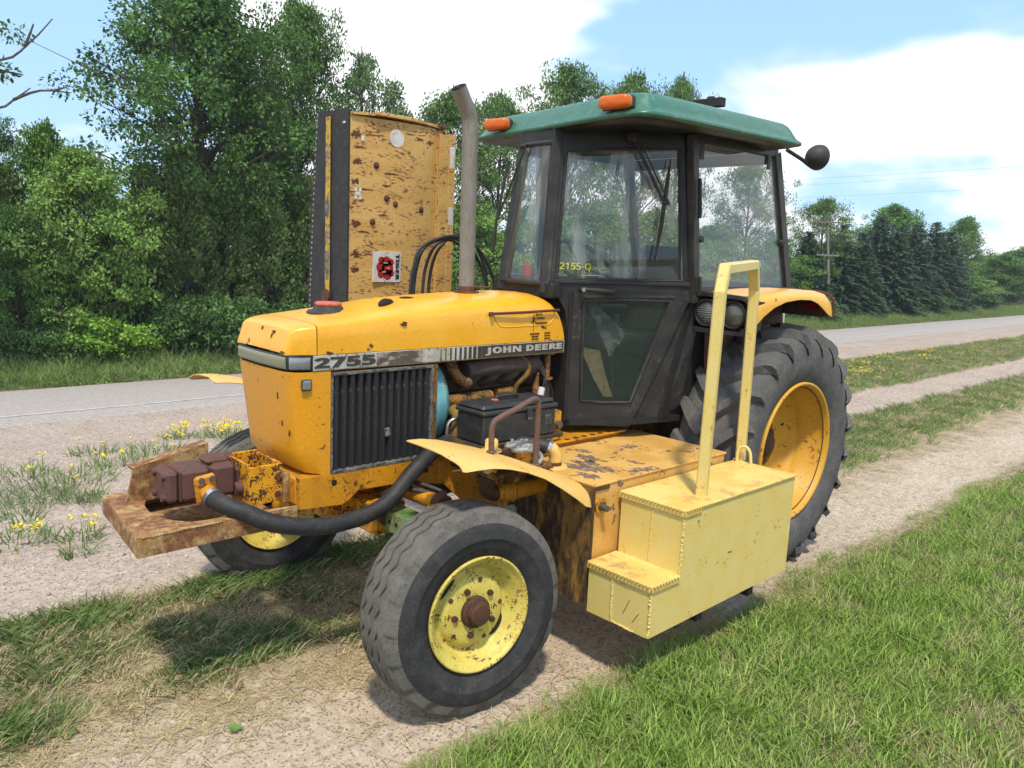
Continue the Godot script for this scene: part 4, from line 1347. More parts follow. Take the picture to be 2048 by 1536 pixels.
func rear_wheel() -> Node3D:
	var root := Node3D.new()
	root.name = "rear_wheel"
	var R := 0.693
	var prof := []
	for q in [[0.405, 0.175], [0.425, 0.192], [0.45, 0.204], [0.48, 0.213], [0.52, 0.219], [0.56, 0.218], [0.60, 0.211], [0.632, 0.200], [0.655, 0.186], [0.672, 0.165], [0.684, 0.12], [0.690, 0.06], [0.693, 0.0]]:
		prof.append(Vector2(q[0], q[1]))
	var full := prof.duplicate()
	for i in range(prof.size() - 2, -1, -1):
		full.append(Vector2(prof[i].x, -prof[i].y))
	var rows := []
	for q in full:
		var row := []
		for i in 96:
			row.append(ring_at(q.y, q.x, TAU * i / 96))
		rows.append(row)
	var b := MB.new()
	b.loft(rows, true, 1, true)
	# chevron lugs: from the middle of the tread back and out over the shoulder
	var n := 21
	for side in [1.0, -1.0]:
		for k in n:
			var t0: float = TAU * (k + (0.0 if side > 0.0 else 0.5)) / n
			var rings := []
			var pts := [[0.012, 0.0, 0.692, 0.735], [0.06, -0.055, 0.690, 0.735], [0.115, -0.135, 0.684, 0.727], [0.165, -0.205, 0.672, 0.712], [0.196, -0.245, 0.650, 0.690], [0.210, -0.268, 0.618, 0.652], [0.2165, -0.280, 0.585, 0.604]]
			for j in pts.size():
				var q: Array = pts[j]
				var pn: Array = pts[mini(j + 1, pts.size() - 1)]
				var pp: Array = pts[maxi(j - 1, 0)]
				var dx: float = pn[0] - pp[0]
				var dt: float = (pn[1] - pp[1]) * 0.70
				var ln := sqrt(dx * dx + dt * dt)
				# across the lug, in the (x, angle) plane
				var ax := -dt / ln
				var at := dx / ln
				var wb := 0.036 if j > 0 else 0.030
				var wt := 0.023 if j > 0 else 0.020
				if j >= 5:
					wb = 0.042
					wt = 0.030
				var ring := []
				for c in [[-wb, q[2] - 0.012], [-wt, q[3]], [wt, q[3]], [wb, q[2] - 0.012]]:
					var xx: float = (q[0] + c[0] * ax * (1.0 if j < 4 else 0.35)) * side
					if j >= 4 and c[1] > q[2]:
						xx += side * (0.012 if j < 6 else 0.004)
					var tt: float = t0 + q[1] + c[0] * at / 0.70
					ring.append(ring_at(xx, c[1], tt))
				rings.append(ring)
			b.loft(rings, true, -1, side < 0.0)
			b.face(rings[0], Vector3(-side, 0, 0))
	part("tyre", b, mats.rear_rubber, root)
	# rim: flange, stepped barrel, well, and the dished disc
	b = MB.new()
	b.lathe(Vector3.ZERO, Vector3.RIGHT, [Vector2(0.400, 0.168), Vector2(0.410, 0.186), Vector2(0.410, 0.198), Vector2(0.400, 0.203), Vector2(0.390, 0.196), Vector2(0.382, 0.176), Vector2(0.377, 0.168), Vector2(0.374, 0.10), Vector2(0.360, 0.085), Vector2(0.352, 0.03), Vector2(0.340, -0.02), Vector2(0.335, -0.055)], 72)
	b.lathe(Vector3.ZERO, Vector3.RIGHT, [Vector2(0.335, -0.06), Vector2(0.36, -0.10), Vector2(0.385, -0.17), Vector2(0.41, -0.19)], 60)
	var rim := part("rim", b, mats.rim_rear, root)
	b = MB.new()
	var rp := []
	for i in 73:
		rp.append(ring_at(0.172, 0.3765 + 0.001 * sin(i * 7.0), TAU * i / 72.0))
	b.tube(rp, 0.0035, 6, false)
	part("rust_line", b, mats.bare_rust, rim)
	b = MB.new()
	var disc := []
	for q in [[0.345, 0.02, 0.0], [0.325, -0.012, 0.012], [0.30, -0.022, 0.010], [0.26, -0.04, 0.0], [0.20, -0.055, 0.0], [0.155, -0.05, 0.0]]:
		var row := []
		for i in 96:
			var t := TAU * i / 96.0
			row.append(ring_at(q[1] + q[2] * cos(8.0 * t), q[0] * (1.0 + (0.012 * cos(8.0 * t) if q[0] > 0.29 else 0.0)), t))
		disc.append(row)
	b.loft(disc, true, 1)
	var dp := part("wheel_disc", b, mats.rim_rear, root)
	b = MB.new()
	b.lathe(Vector3.ZERO, Vector3.RIGHT, [Vector2(0.165, -0.052), Vector2(0.158, -0.034), Vector2(0.11, -0.03), Vector2(0.085, -0.012), Vector2(0.07, 0.02), Vector2(0.05, 0.03), Vector2(0.0, 0.032)], 40)
	var hb := part("hub", b, mats.hub, root)
	for k in 8:
		var t := TAU * k / 8.0
		b = MB.new()
		var c := ring_at(-0.034, 0.135, t)
		b.cyl(c, c + Vector3(0.024, 0, 0), 0.016, 0.015, 6)
		part("wheel_nut", b, mats.rim_rear, hb)
	for k in 4:
		b = MB.new()
		var t := TAU * k / 4.0 + 0.35
		var c := ring_at(-0.035, 0.265, t)
		b.box(c, Vector3(0.012, 0.02, 0.012), 0.003, Basis(Vector3.RIGHT, t))
		part("slot", b, mats.hole_shade, dp)
	return root

func front_fenders() -> void:
	# left: plate from the tank's front edge up over the wheel, the outer edge rolled down
	var b := MB.new()
	var grid := []
	var stations := [[0.130, 1.042, 0.998], [0.115, 1.043, 0.993], [0.06, 1.040, 0.992], [-0.02, 1.026, 0.987], [-0.10, 1.004, 0.972], [-0.20, 0.974, 0.942], [-0.30, 0.942, 0.900], [-0.40, 0.905, 0.842], [-0.50, 0.865, 0.778], [-0.56, 0.840, 0.735], [-0.600, 0.824, 0.722]]
	for s in stations:
		var row := []
		var yt: float = s[1]
		var yl: float = s[2]
		for q in [[0.55, 0.0], [0.62, 0.0], [0.70, -0.002], [0.77, -0.006], [0.82, -0.014]]:
			row.append(Vector3(q[0], yt + q[1], s[0]))
		var d := yt - 0.014 - yl
		for q in [[0.855, 0.16], [0.878, 0.36], [0.892, 0.62], [0.900, 1.0]]:
			row.append(Vector3(q[0], yt - 0.014 - d * q[1], s[0]))
		grid.append(row)
	b.shell(grid, 0.004)
	part("front_fender", b, mats.fender, T)
	# right: the same pressing, riding a little higher
	b = MB.new()
	var g2 := []
	for s in stations:
		var row := []
		var yt: float = s[1] + 0.09
		var yl: float = s[2] + 0.09
		for q in [[0.62, -0.02], [0.70, 0.0], [0.80, -0.004], [0.86, -0.012]]:
			row.append(Vector3(-q[0], yt + q[1], s[0] + 0.26))
		var d := yt - 0.014 - yl
		for q in [[0.90, 0.3], [0.925, 0.7], [0.93, 1.0]]:
			row.append(Vector3(-q[0], yt - 0.014 - d * q[1], s[0] + 0.26))
		row.reverse()
		g2.append(row)
	b.shell(g2, 0.004)
	b.bar(Vector3(-0.60, 0.55, 0.0), Vector3(-0.78, 1.07, 0.10), 0.05, 0.012)
	part("front_fender", b, mats.fender, T)
	# bent guard pipe welded to the left fender
	b = MB.new()
	b.tube(smooth_path([Vector3(0.70, 0.975, -0.185), Vector3(0.70, 1.06, -0.182), Vector3(0.70, 1.098, -0.188), Vector3(0.70, 1.118, -0.215), Vector3(0.70, 1.150, -0.32), Vector3(0.70, 1.178, -0.405), Vector3(0.70, 1.172, -0.437), Vector3(0.70, 1.14, -0.444), Vector3(0.70, 1.02, -0.443), Vector3(0.70, 0.885, -0.443)], 6), 0.0125, 12)
	b.ball(Vector3(0.70, 0.985, -0.185), Vector3(0.022, 0.008, 0.022), 10, 6)
	b.ball(Vector3(0.70, 0.892, -0.443), Vector3(0.022, 0.008, 0.022), 10, 6)
	part("guard_pipe", b, mats.pipe, T)

func serrated(b: MB, a: Vector3, c: Vector3, outw: Vector3, teeth: int) -> void:
	# short blocks along a tread edge with gaps between them
	for k in teeth:
		var t0 := (k + 0.12) / teeth
		var t1 := (k + 0.66) / teeth
		var p := a.lerp(c, t0)
		var q := a.lerp(c, t1)
		b.bar(p + outw * 0.004, q + outw * 0.004, 0.010, 0.010, outw, 0.002)

func weld(b: MB, a: Vector3, c: Vector3, n: int, r := 0.006) -> void:
	for k in n:
		b.ball(a.lerp(c, (k + 0.5) / n) + Vector3(rng.randf_range(-1, 1), rng.randf_range(-1, 1), rng.randf_range(-1, 1)) * r * 0.25, Vector3(r, r, r) * rng.randf_range(0.75, 1.15), 6, 4)

func tank_and_steps() -> void:
	var b := MB.new()
	b.span(Vector3(0.30, 0.27, -0.606), Vector3(0.902, 0.815, -1.62), 0.006)
	var tank := part("hydraulic_tank", b, mats.tank, T)
	b = MB.new()
	b.span(Vector3(0.298, 0.812, -0.600), Vector3(0.908, 0.8225, -1.63), 0.003)
	part("top_plate", b, mats.tank, tank)
	for q in [[0.70, -0.80, 0.13, 0.075], [0.60, -0.92, 0.085, 0.045], [0.80, -0.69, 0.06, 0.03], [0.48, -1.0, 0.05, 0.03], [0.55, -1.30, 0.045, 0.02], [0.86, -0.95, 0.03, 0.05], [0.76, -1.05, 0.05, 0.018]]:
		b = MB.new()
		var ring := []
		for k in 23:
			var t := TAU * k / 23.0
			var r := 0.40 + 0.75 * rng.randf()
			ring.append(Vector3(q[0] + cos(t) * q[2] * r, 0.8222, q[1] + sin(t) * q[3] * r * 1.5))
		b.plate(ring, Vector3(0, 0.0012, 0))
		part("worn_patch", b, mats.worn_grey, tank)
	b = MB.new()
	b.span(Vector3(0.34, 0.275, -0.592), Vector3(0.906, 0.806, -0.604), 0.002)
	part("front_plate", b, mats.tank_front, tank)
	b = MB.new()
	b.bar(Vector3(0.9065, 0.27, -0.598), Vector3(0.9065, 0.812, -0.598), 0.012, 0.012)
	b.bar(Vector3(0.905, 0.806, -0.60), Vector3(0.905, 0.803, -0.70), 0.008, 0.022)
	part("corner_strap", b, mats.hub, tank)
	b = MB.new()
	b.cyl(Vector3(0.900, 0.725, -0.645), Vector3(0.912, 0.725, -0.645), 0.035, 0.035, 18)
	part("plug_boss", b, mats.frame, tank)
	b = MB.new()
	b.cyl(Vector3(0.912, 0.725, -0.645), Vector3(0.920, 0.725, -0.645), 0.022, 0.022, 6)
	b.cyl(Vector3(0.915, 0.724, -0.643), Vector3(0.952, 0.722, -0.640), 0.0135, 0.0135, 12)
	part("drain_plug", b, mats.steel, tank)
	# elbow on the tank top and the black pipe to the filter
	b = MB.new()
	b.cyl(Vector3(0.60, 0.823, -0.672), Vector3(0.60, 0.832, -0.672), 0.060, 0.055, 20)
	b.tube(smooth_path([Vector3(0.60, 0.83, -0.672), Vector3(0.60, 0.875, -0.672), Vector3(0.593, 0.905, -0.660), Vector3(0.575, 0.918, -0.640)], 6), 0.029, 16)
	var el := part("return_elbow", b, mats.fender, tank)
	b = MB.new()
	b.cyl(Vector3(0.60, 0.832, -0.672), Vector3(0.60, 0.848, -0.672), 0.032, 0.032, 12)
	part("collar", b, mats.bare_rust, el)
	b = MB.new()
	b.tube([Vector3(0.582, 0.914, -0.648), Vector3(0.53, 0.925, -0.60), Vector3(0.45, 0.93, -0.50)], 0.033, 16)
	part("rubber_sleeve", b, mats.rubber, el)
	b = MB.new()
	b.cyl(Vector3(0.588, 0.912, -0.653), Vector3(0.577, 0.917, -0.643), 0.0365, 0.0365, 18)
	part("clamp", b, mats.chrome, el)
	# filter head with its round cover, and the small breather
	b = MB.new()
	b.lathe(Vector3(0.60, 0.86, -0.455), Vector3.UP, [Vector2(0.040, 0.0), Vector2(0.044, 0.07), Vector2(0.040, 0.085)], 20)
	var fb := part("oil_filter", b, mats.frame, tank)
	b = MB.new()
	b.lathe(Vector3(0.60, 0.945, -0.455), Vector3.UP, [Vector2(0.060, -0.012), Vector2(0.075, -0.010), Vector2(0.078, 0.004), Vector2(0.070, 0.012), Vector2(0.048, 0.014), Vector2(0.044, 0.020), Vector2(0.0, 0.021)], 28)
	for k in 6:
		var t := TAU * k / 6.0
		b.cyl(Vector3(0.60 + 0.064 * cos(t), 0.955, -0.455 + 0.064 * sin(t)), Vector3(0.60 + 0.064 * cos(t), 0.968, -0.455 + 0.064 * sin(t)), 0.009, 0.009, 6)
	b.box(Vector3(0.60, 0.972, -0.455), Vector3(0.016, 0.016, 0.016), 0.003)
	b.tube(smooth_path([Vector3(0.63, 0.94, -0.50), Vector3(0.65, 0.90, -0.53), Vector3(0.645, 0.87, -0.51), Vector3(0.62, 0.86, -0.49)], 5), 0.010, 8)
	b.tube(smooth_path([Vector3(0.61, 0.93, -0.52), Vector3(0.625, 0.89, -0.55), Vector3(0.62, 0.86, -0.54)], 5), 0.008, 8)
	part("filter_cover", b, mats.dirty_silver, fb)
	b = MB.new()
	b.tube([Vector3(0.60, 0.94, -0.40), Vector3(0.60, 0.938, -0.36), Vector3(0.61, 0.935, -0.32)], [0.014, 0.018, 0.012], 10)
	b.box(Vector3(0.58, 0.915, -0.38), Vector3(0.05, 0.05, 0.06), 0.01)
	part("joint", b, mats.bare_rust, fb)
	b = MB.new()
	b.lathe(Vector3(0.60, 0.86, -0.275), Vector3.UP, [Vector2(0.030, 0.0), Vector2(0.030, 0.09), Vector2(0.045, 0.092), Vector2(0.045, 0.100), Vector2(0.028, 0.102), Vector2(0.028, 0.140), Vector2(0.022, 0.146), Vector2(0.0, 0.147)], 20)
	part("breather", b, mats.fender, tank)
	b = MB.new()
	b.span(Vector3(0.50, 0.84, -0.25), Vector3(0.66, 0.864, -0.604), 0.003)
	b.bar(Vector3(0.34, 0.80, -0.30), Vector3(0.55, 0.85, -0.30), 0.04, 0.012, Vector3.BACK)
	part("filter_shelf", b, mats.engine_yellow, tank)
	# pipework under the fender
	b = MB.new()
	b.cyl(Vector3(0.56, 0.835, -0.29), Vector3(0.56, 0.80, -0.29), 0.040, 0.040, 18)
	b.tube(smooth_path([Vector3(0.56, 0.81, -0.29), Vector3(0.562, 0.775, -0.292), Vector3(0.57, 0.755, -0.315), Vector3(0.58, 0.752, -0.345)], 6), 0.034, 14)
	part("suction_elbow", b, mats.hub, tank)
	b = MB.new()
	b.cyl(Vector3(0.578, 0.752, -0.338), Vector3(0.60, 0.752, -0.41), 0.040, 0.040, 18)
	b.cyl(Vector3(0.584, 0.752, -0.352), Vector3(0.586, 0.752, -0.362), 0.045, 0.045, 18)
	b.cyl(Vector3(0.596, 0.752, -0.398), Vector3(0.60, 0.752, -0.41), 0.045, 0.045, 18)
	b.cyl(Vector3(0.60, 0.752, -0.41), Vector3(0.60, 0.752, -0.60), 0.036, 0.036, 16)
	part("suction_pipe", b, mats.frame, tank)
	b = MB.new()
	b.span(Vector3(0.60, 0.60, -0.34), Vector3(0.64, 0.70, -0.42), 0.02)
	part("valve_body", b, mats.dirty_silver, tank)
	# perforated footplate between tank and engine
	b = MB.new()
	b.span(Vector3(0.10, 0.845, -0.82), Vector3(0.375, 0.855, -1.47), 0.002)
	b.span(Vector3(0.12, 0.80, -0.84), Vector3(0.34, 0.845, -1.46), 0.004)
	var fp := part("foot_plate", b, mats.frame, T)
	for k in 6:
		b = MB.new()
		b.cyl(Vector3(0.352, 0.8535, -1.02 - 0.065 * k), Vector3(0.352, 0.8562, -1.02 - 0.065 * k), 0.015, 0.015, 14)
		part("punched_hole", b, mats.hole_shade, fp)
	b = MB.new()
	b.box(Vector3(0.30, 0.935, -0.925), Vector3(0.10, 0.15, 0.10), 0.006)
	var pb := part("pedestal", b, mats.chipped, fp)
	b = MB.new()
	b.cyl(Vector3(0.345, 0.945, -0.94), Vector3(0.375, 0.945, -0.94), 0.020, 0.020, 6)
	part("bolt", b, mats.steel, pb)
	# shelf that carries the toolbox
	b = MB.new()
	b.span(Vector3(0.255, 0.925, -0.27), Vector3(0.50, 0.946, -0.83), 0.004)
	b.span(Vector3(0.262, 0.80, -0.33), Vector3(0.31, 0.925, -0.38), 0.004)
	b.span(Vector3(0.33, 0.815, -0.70), Vector3(0.38, 0.925, -0.75), 0.004)
	part("box_shelf", b, mats.engine, T)

	# step box: lower and upper tread, side and risers
	b = MB.new()
	var prof := [Vector2(0.27, -0.575), Vector2(0.487, -0.575), Vector2(0.487, -0.765), Vector2(0.765, -0.765), Vector2(0.765, -1.695), Vector2(0.285, -1.695)]
	var poly := []
	for q in prof:
		poly.append(Vector3(0.925, q.x, q.y))
	b.plate(poly, Vector3(0.328, 0, 0))
	var sb := part("step_box", b, mats.step, T)
	for s in [[0.487, -0.566, -0.763], [0.765, -0.756, -1.70]]:
		b = MB.new()
		var y: float = s[0]
		b.span(Vector3(0.918, y, s[1]), Vector3(1.262, y + 0.012, s[2]), 0.003)
		b.span(Vector3(0.918, y - 0.018, s[1]), Vector3(1.262, y, s[1] - 0.005), 0.001)
		if y < 0.6:
			b.span(Vector3(1.257, y - 0.018, s[1]), Vector3(1.262, y, s[2]), 0.001)
		else:
			b.span(Vector3(1.257, y - 0.018, s[1]), Vector3(1.262, y, -0.885), 0.001)
		var tr := part("tread_plate", b, mats.step_top, sb)
		b = MB.new()
		serrated(b, Vector3(0.93, y + 0.009, s[1] - 0.001), Vector3(1.255, y + 0.009, s[1] - 0.001), Vector3(0, 0, 1), 17)
		serrated(b, Vector3(1.2605, y + 0.009, s[1] - 0.01), Vector3(1.2605, y + 0.009, (s[2] + 0.01) if y < 0.6 else -0.885), Vector3(1, 0, 0), 9 if y < 0.6 else 7)
		part("serrated_edge", b, mats.step_top, tr)
	b = MB.new()
	weld(b, Vector3(1.06, 0.28, -0.5735), Vector3(1.055, 0.465, -0.5735), 26, 0.0045)
	weld(b, Vector3(1.09, 0.51, -0.7635), Vector3(1.095, 0.74, -0.7635), 30, 0.004)
	weld(b, Vector3(1.2525, 0.275, -0.5755), Vector3(1.2525, 0.465, -0.5755), 22, 0.0065)
	weld(b, Vector3(1.2525, 0.50, -0.7655), Vector3(1.2525, 0.745, -0.7655), 26, 0.0065)
	weld(b, Vector3(1.06, 0.278, -0.5735), Vector3(1.18, 0.272, -0.5735), 14, 0.005)
	weld(b, Vector3(0.94, 0.499, -0.764), Vector3(1.24, 0.499, -0.764), 30, 0.004)
	weld(b, Vector3(1.246, 0.7775, -0.90), Vector3(1.246, 0.7775, -1.65), 70, 0.003)
	weld(b, Vector3(1.10, 0.7775, -1.20), Vector3(1.10, 0.7775, -1.62), 34, 0.0022)
	part("weld_seam", b, mats.step, sb)
	for q in [[Vector3(1.16, 0.60, -0.7662), Vector3(1.165, 0.645, -0.7662), 0.004], [Vector3(1.165, 0.60, -0.7662), Vector3(1.175, 0.588, -0.7662), 0.004], [Vector3(1.2545, 0.51, -1.13), Vector3(1.2545, 0.505, -1.16), 0.004], [Vector3(1.2545, 0.70, -0.87), Vector3(1.2545, 0.712, -0.875), 0.006], [Vector3(1.12, 0.33, -0.5742), Vector3(1.15, 0.40, -0.5742), 0.0025], [Vector3(1.17, 0.31, -0.5742), Vector3(1.20, 0.36, -0.5742), 0.0025]]:
		b = MB.new()
		var side: Vector3 = Vector3(1, 0, 0) if (q[0] as Vector3).x < 1.25 else Vector3(0, 1, 0)
		b.bar(q[0], q[1], q[2], 0.0012, side, 0.0002)
		part("scratch", b, mats.bare_rust, sb)
	for z in [-0.95, -1.38]:
		b = MB.new()
		b.span(Vector3(0.90, 0.222, z), Vector3(1.235, 0.277, z - 0.045), 0.003)
		part("support_bar", b, mats.black_dull, sb)
	b = MB.new()
	b.tube(smooth_path([Vector3(0.95, 0.778, -1.66), Vector3(0.95, 0.83, -1.662), Vector3(0.962, 0.856, -1.668), Vector3(0.99, 0.858, -1.675), Vector3(1.01, 0.83, -1.68), Vector3(1.018, 0.775, -1.682)], 5), 0.008, 10)
	part("lifting_loop", b, mats.step, sb)
	# handrail of square tube, from the outer front to the inner rear of the box
	b = MB.new()
	var p := [Vector3(1.185, 0.777, -0.985), Vector3(1.185, 1.655, -0.995), Vector3(1.165, 1.755, -1.045), Vector3(0.985, 1.775, -1.585), Vector3(0.955, 1.655, -1.665), Vector3(0.938, 0.777, -1.715)]
	var along := Vector3(-0.31, 0, -0.95).normalized()
	var rings := []
	for i in p.size():
		var d0: Vector3 = ((p[i] as Vector3) - (p[maxi(i - 1, 0)] as Vector3)).normalized()
		var d1: Vector3 = ((p[mini(i + 1, p.size() - 1)] as Vector3) - (p[i] as Vector3)).normalized()
		if i == 0:
			d0 = d1
		if i == p.size() - 1:
			d1 = d0
		var tn := (d0 + d1).normalized()
		var sx := along.cross(Vector3.UP).normalized()
		var sy := tn.cross(sx).normalized()
		var m := 1.0 / maxf(0.5, tn.dot(d1))
		var w := 0.0235
		var ring := []
		for q in [[-1, -0.72], [-0.72, -1], [0.72, -1], [1, -0.72], [1, 0.72], [0.72, 1], [-0.72, 1], [-1, 0.72]]:
			ring.append((p[i] as Vector3) + sx * w * q[0] + sy * w * q[1] * m)
		rings.append(ring)
	b.loft(rings, true, -1)
	b.face(rings[0], Vector3.DOWN)
	b.face(rings[-1], Vector3.DOWN)
	weld(b, Vector3(1.158, 0.779, -0.958), Vector3(1.212, 0.779, -0.958), 7, 0.005)
	weld(b, Vector3(1.212, 0.779, -0.958), Vector3(1.212, 0.779, -1.012), 7, 0.005)
	weld(b, Vector3(0.912, 0.779, -1.69), Vector3(0.965, 0.779, -1.69), 7, 0.005)
	part("handrail", b, mats.step, T)

# ------------------------------------------------------------------ cab
const DA := Vector3(0.185, 0, -1.008)
const DH := Vector3(0.575, 0, -1.712)

func dp(s: float, y: float, off := 0.0, sx := 1.0) -> Vector3:
	var n := Vector3(0.8747, 0, 0.4846)
	var q := DA + (DH - DA) * s + Vector3(0, y, 0) + n * off
	var k := clampf((y - 1.62) / 0.75, 0.0, 1.1) * clampf(1.0 - s, 0.0, 1.1)   # the front posts lean in and back
	q.x -= 0.028 * k
	q.z -= (0.04 if sx > 0.0 else 0.085) * k
	return Vector3(q.x * sx, q.y, q.z)

func ring_plate(b: MB, outer: Array, inner: Array, th: Vector3) -> void:
	var n := outer.size()
	var c := Vector3.ZERO
	for q in outer:
		c += q / n
	for i in n:
		var j := (i + 1) % n
		b.face([outer[i], outer[j], inner[j], inner[i]], th)
		b.face([outer[i] - th, outer[j] - th, inner[j] - th, inner[i] - th], -th)
		b.face([outer[i], outer[j], outer[j] - th, outer[i] - th], (outer[i] + outer[j]) / 2.0 - c)
		b.face([inner[i], inner[j], inner[j] - th, inner[i] - th], c - (inner[i] + inner[j]) / 2.0)

func cab() -> void:
	var b := MB.new()
	var nL := Vector3(0.8747, 0, 0.4846)
	# corner posts, header and sills of the shell
	for sx in [1.0, -1.0]:
		b.bar(dp(-0.03, 1.585, -0.02, sx), dp(-0.005, 2.41, -0.02, sx), 0.05, 0.05, Vector3(nL.x * sx, 0, nL.z))
		b.bar(Vector3(sx * 0.575, 1.56, -1.715), Vector3(sx * 0.548, 2.42, -1.625), 0.045, 0.05)
		b.bar(Vector3(sx * 0.575, 1.60, -2.715), Vector3(sx * 0.545, 2.42, -2.47), 0.045, 0.06)
		b.bar(Vector3(sx * 0.548, 2.405, -1.62), Vector3(sx * 0.545, 2.425, -2.48), 0.03, 0.055)
		b.bar(dp(-0.02, 2.40, -0.03, sx), dp(0.97, 2.41, -0.03, sx), 0.03, 0.06, Vector3(nL.x * sx, 0, nL.z))
		b.bar(Vector3(sx * 0.575, 1.615, -1.71), Vector3(sx * 0.575, 1.615, -2.73), 0.04, 0.05)
	b.span(Vector3(-0.545, 2.36, -2.44), Vector3(0.545, 2.43, -2.50), 0.008)
	b.span(Vector3(-0.56, 1.56, -2.69), Vector3(0.56, 1.66, -2.735), 0.008)
	b.bar(Vector3(0.15, 2.375, -1.062), Vector3(-0.15, 2.375, -1.100), 0.04, 0.075, Vector3(0, 0, 1))
	var shell := part("cab_frame", b, mats.black, T)
	# floor, firewall, lower rear
	b = MB.new()
	b.plate([Vector3(0.27, 0.90, -1.12), Vector3(0.45, 0.90, -1.46), Vector3(0.52, 0.90, -1.75), Vector3(0.52, 0.90, -2.5), Vector3(-0.52, 0.90, -2.5), Vector3(-0.52, 0.90, -1.75), Vector3(-0.45, 0.90, -1.46), Vector3(-0.27, 0.90, -1.12)], Vector3(0, 0.03, 0))
	b.span(Vector3(-0.25, 0.92, -1.10), Vector3(0.25, 1.60, -1.125), 0.004)
	b.span(Vector3(-0.50, 0.93, -2.48), Vector3(0.50, 1.58, -2.52), 0.006)
	b.span(Vector3(-0.22, 1.56, -0.985), Vector3(0.22, 1.64, -1.12), 0.01)
	for sx in [1.0, -1.0]:
		b.plate([Vector3(sx * 0.50, 0.93, -1.60), Vector3(sx * 0.565, 1.60, -1.72), Vector3(sx * 0.565, 1.60, -2.70), Vector3(sx * 0.50, 1.20, -2.50), Vector3(sx * 0.50, 0.93, -2.30)], Vector3(-sx * 0.02, 0, 0))
	part("cab_base", b, mats.black_dull, shell)
	# side panel between the door's slanted edge and the wheel
	b = MB.new()
	b.plate([dp(0.615, 0.895, -0.03), dp(0.84, 0.915, -0.03), dp(1.03, 1.42, -0.03), dp(1.02, 1.60, -0.03), dp(0.985, 1.60, -0.03)], -nL * 0.025)
	b.plate([dp(0.84, 0.915, -0.03), dp(1.00, 0.99, -0.06), dp(1.06, 1.40, -0.03), dp(1.03, 1.42, -0.03)], -nL * 0.02)
	part("side_panel", b, mats.black, shell)

	for sx in [1.0, -1.0]:
		var nn := Vector3(nL.x * sx, 0, nL.z)
		# door: upper frame round the big pane, lower panel with its slanted pane
		b = MB.new()
		var up_out := [dp(0.0, 1.605, 0.0, sx), dp(0.012, 2.375, 0.0, sx), dp(0.45, 2.395, 0.0, sx), dp(0.893, 2.405, 0.0, sx), dp(0.985, 1.605, 0.0, sx), dp(0.45, 1.605, 0.0, sx)]
		var up_in := [dp(0.040, 1.662, 0.0, sx), dp(0.052, 2.298, 0.0, sx), dp(0.45, 2.325, 0.0, sx), dp(0.822, 2.345, 0.0, sx), dp(0.905, 1.672, 0.0, sx), dp(0.45, 1.664, 0.0, sx)]
		ring_plate(b, up_out, up_in, nn * 0.035)
		var lo_out := [dp(0.0, 1.604, 0.0, sx), dp(0.055, 1.575, 0.0, sx), dp(0.110, 1.50, 0.0, sx), dp(0.138, 1.38, 0.0, sx), dp(0.15, 1.15, 0.0, sx), dp(0.168, 0.90, 0.0, sx), dp(0.38, 0.892, 0.0, sx), dp(0.605, 0.885, 0.0, sx), dp(0.78, 1.20, 0.0, sx), dp(0.985, 1.604, 0.0, sx), dp(0.5, 1.604, 0.0, sx), dp(0.2, 1.604, 0.0, sx)]
		var lo_in := [dp(0.235, 1.552, 0.0, sx), dp(0.232, 1.53, 0.0, sx), dp(0.234, 1.49, 0.0, sx), dp(0.238, 1.36, 0.0, sx), dp(0.243, 1.18, 0.0, sx), dp(0.25, 1.03, 0.0, sx), dp(0.42, 1.018, 0.0, sx), dp(0.600, 1.02, 0.0, sx), dp(0.70, 1.25, 0.0, sx), dp(0.830, 1.565, 0.0, sx), dp(0.5, 1.562, 0.0, sx), dp(0.30, 1.556, 0.0, sx)]
		ring_plate(b, lo_out, lo_in, nn * 0.03)
		var door := part("door", b, mats.black, T)
		b = MB.new()
		for ring in [up_in, lo_in]:
			var loop := []
			for q in ring:
				loop.append(q + nn * 0.002)
			loop.append(loop[0])
			loop.append(loop[1])
			b.tube(loop, 0.009, 8, false)
		b.bar(dp(0.02, 1.648, 0.006, sx), dp(0.96, 1.655, 0.006, sx), 0.014, 0.02, nn)
		b.bar(dp(0.23, 1.572, 0.004, sx), dp(0.86, 1.585, 0.004, sx), 0.010, 0.016, nn)
		part("rubber_seal", b, mats.rubber, door)
		b = MB.new()
		b.uvquad(dp(0.035, 1.655, -0.012, sx), dp(0.91, 1.665, -0.012, sx), dp(0.825, 2.35, -0.012, sx), dp(0.048, 2.305, -0.012, sx))
		part("pane", b, mats.glass, door)
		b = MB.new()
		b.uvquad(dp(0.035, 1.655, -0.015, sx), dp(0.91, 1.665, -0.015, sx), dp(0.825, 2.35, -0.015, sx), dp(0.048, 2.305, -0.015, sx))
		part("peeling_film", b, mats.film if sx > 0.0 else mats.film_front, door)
		b = MB.new()
		b.uvquad(dp(0.245, 1.025, -0.012, sx), dp(0.605, 1.015, -0.012, sx), dp(0.835, 1.568, -0.012, sx), dp(0.23, 1.555, -0.012, sx))
		part("lower_pane", b, mats.glass, door)
		b = MB.new()
		b.tube(smooth_path([dp(0.205, 1.612, 0.004, sx), dp(0.207, 1.612, 0.035, sx), dp(0.25, 1.612, 0.045, sx), dp(0.40, 1.606, 0.042, sx), dp(0.425, 1.605, 0.010, sx)], 5), 0.011, 10)
		var hd := part("door_handle", b, mats.rubber, door)
		b = MB.new()
		b.cyl(dp(0.206, 1.612, 0.030, sx), dp(0.206, 1.612, 0.052, sx), 0.011, 0.011, 12)
		part("lock_button", b, mats.chrome, hd)
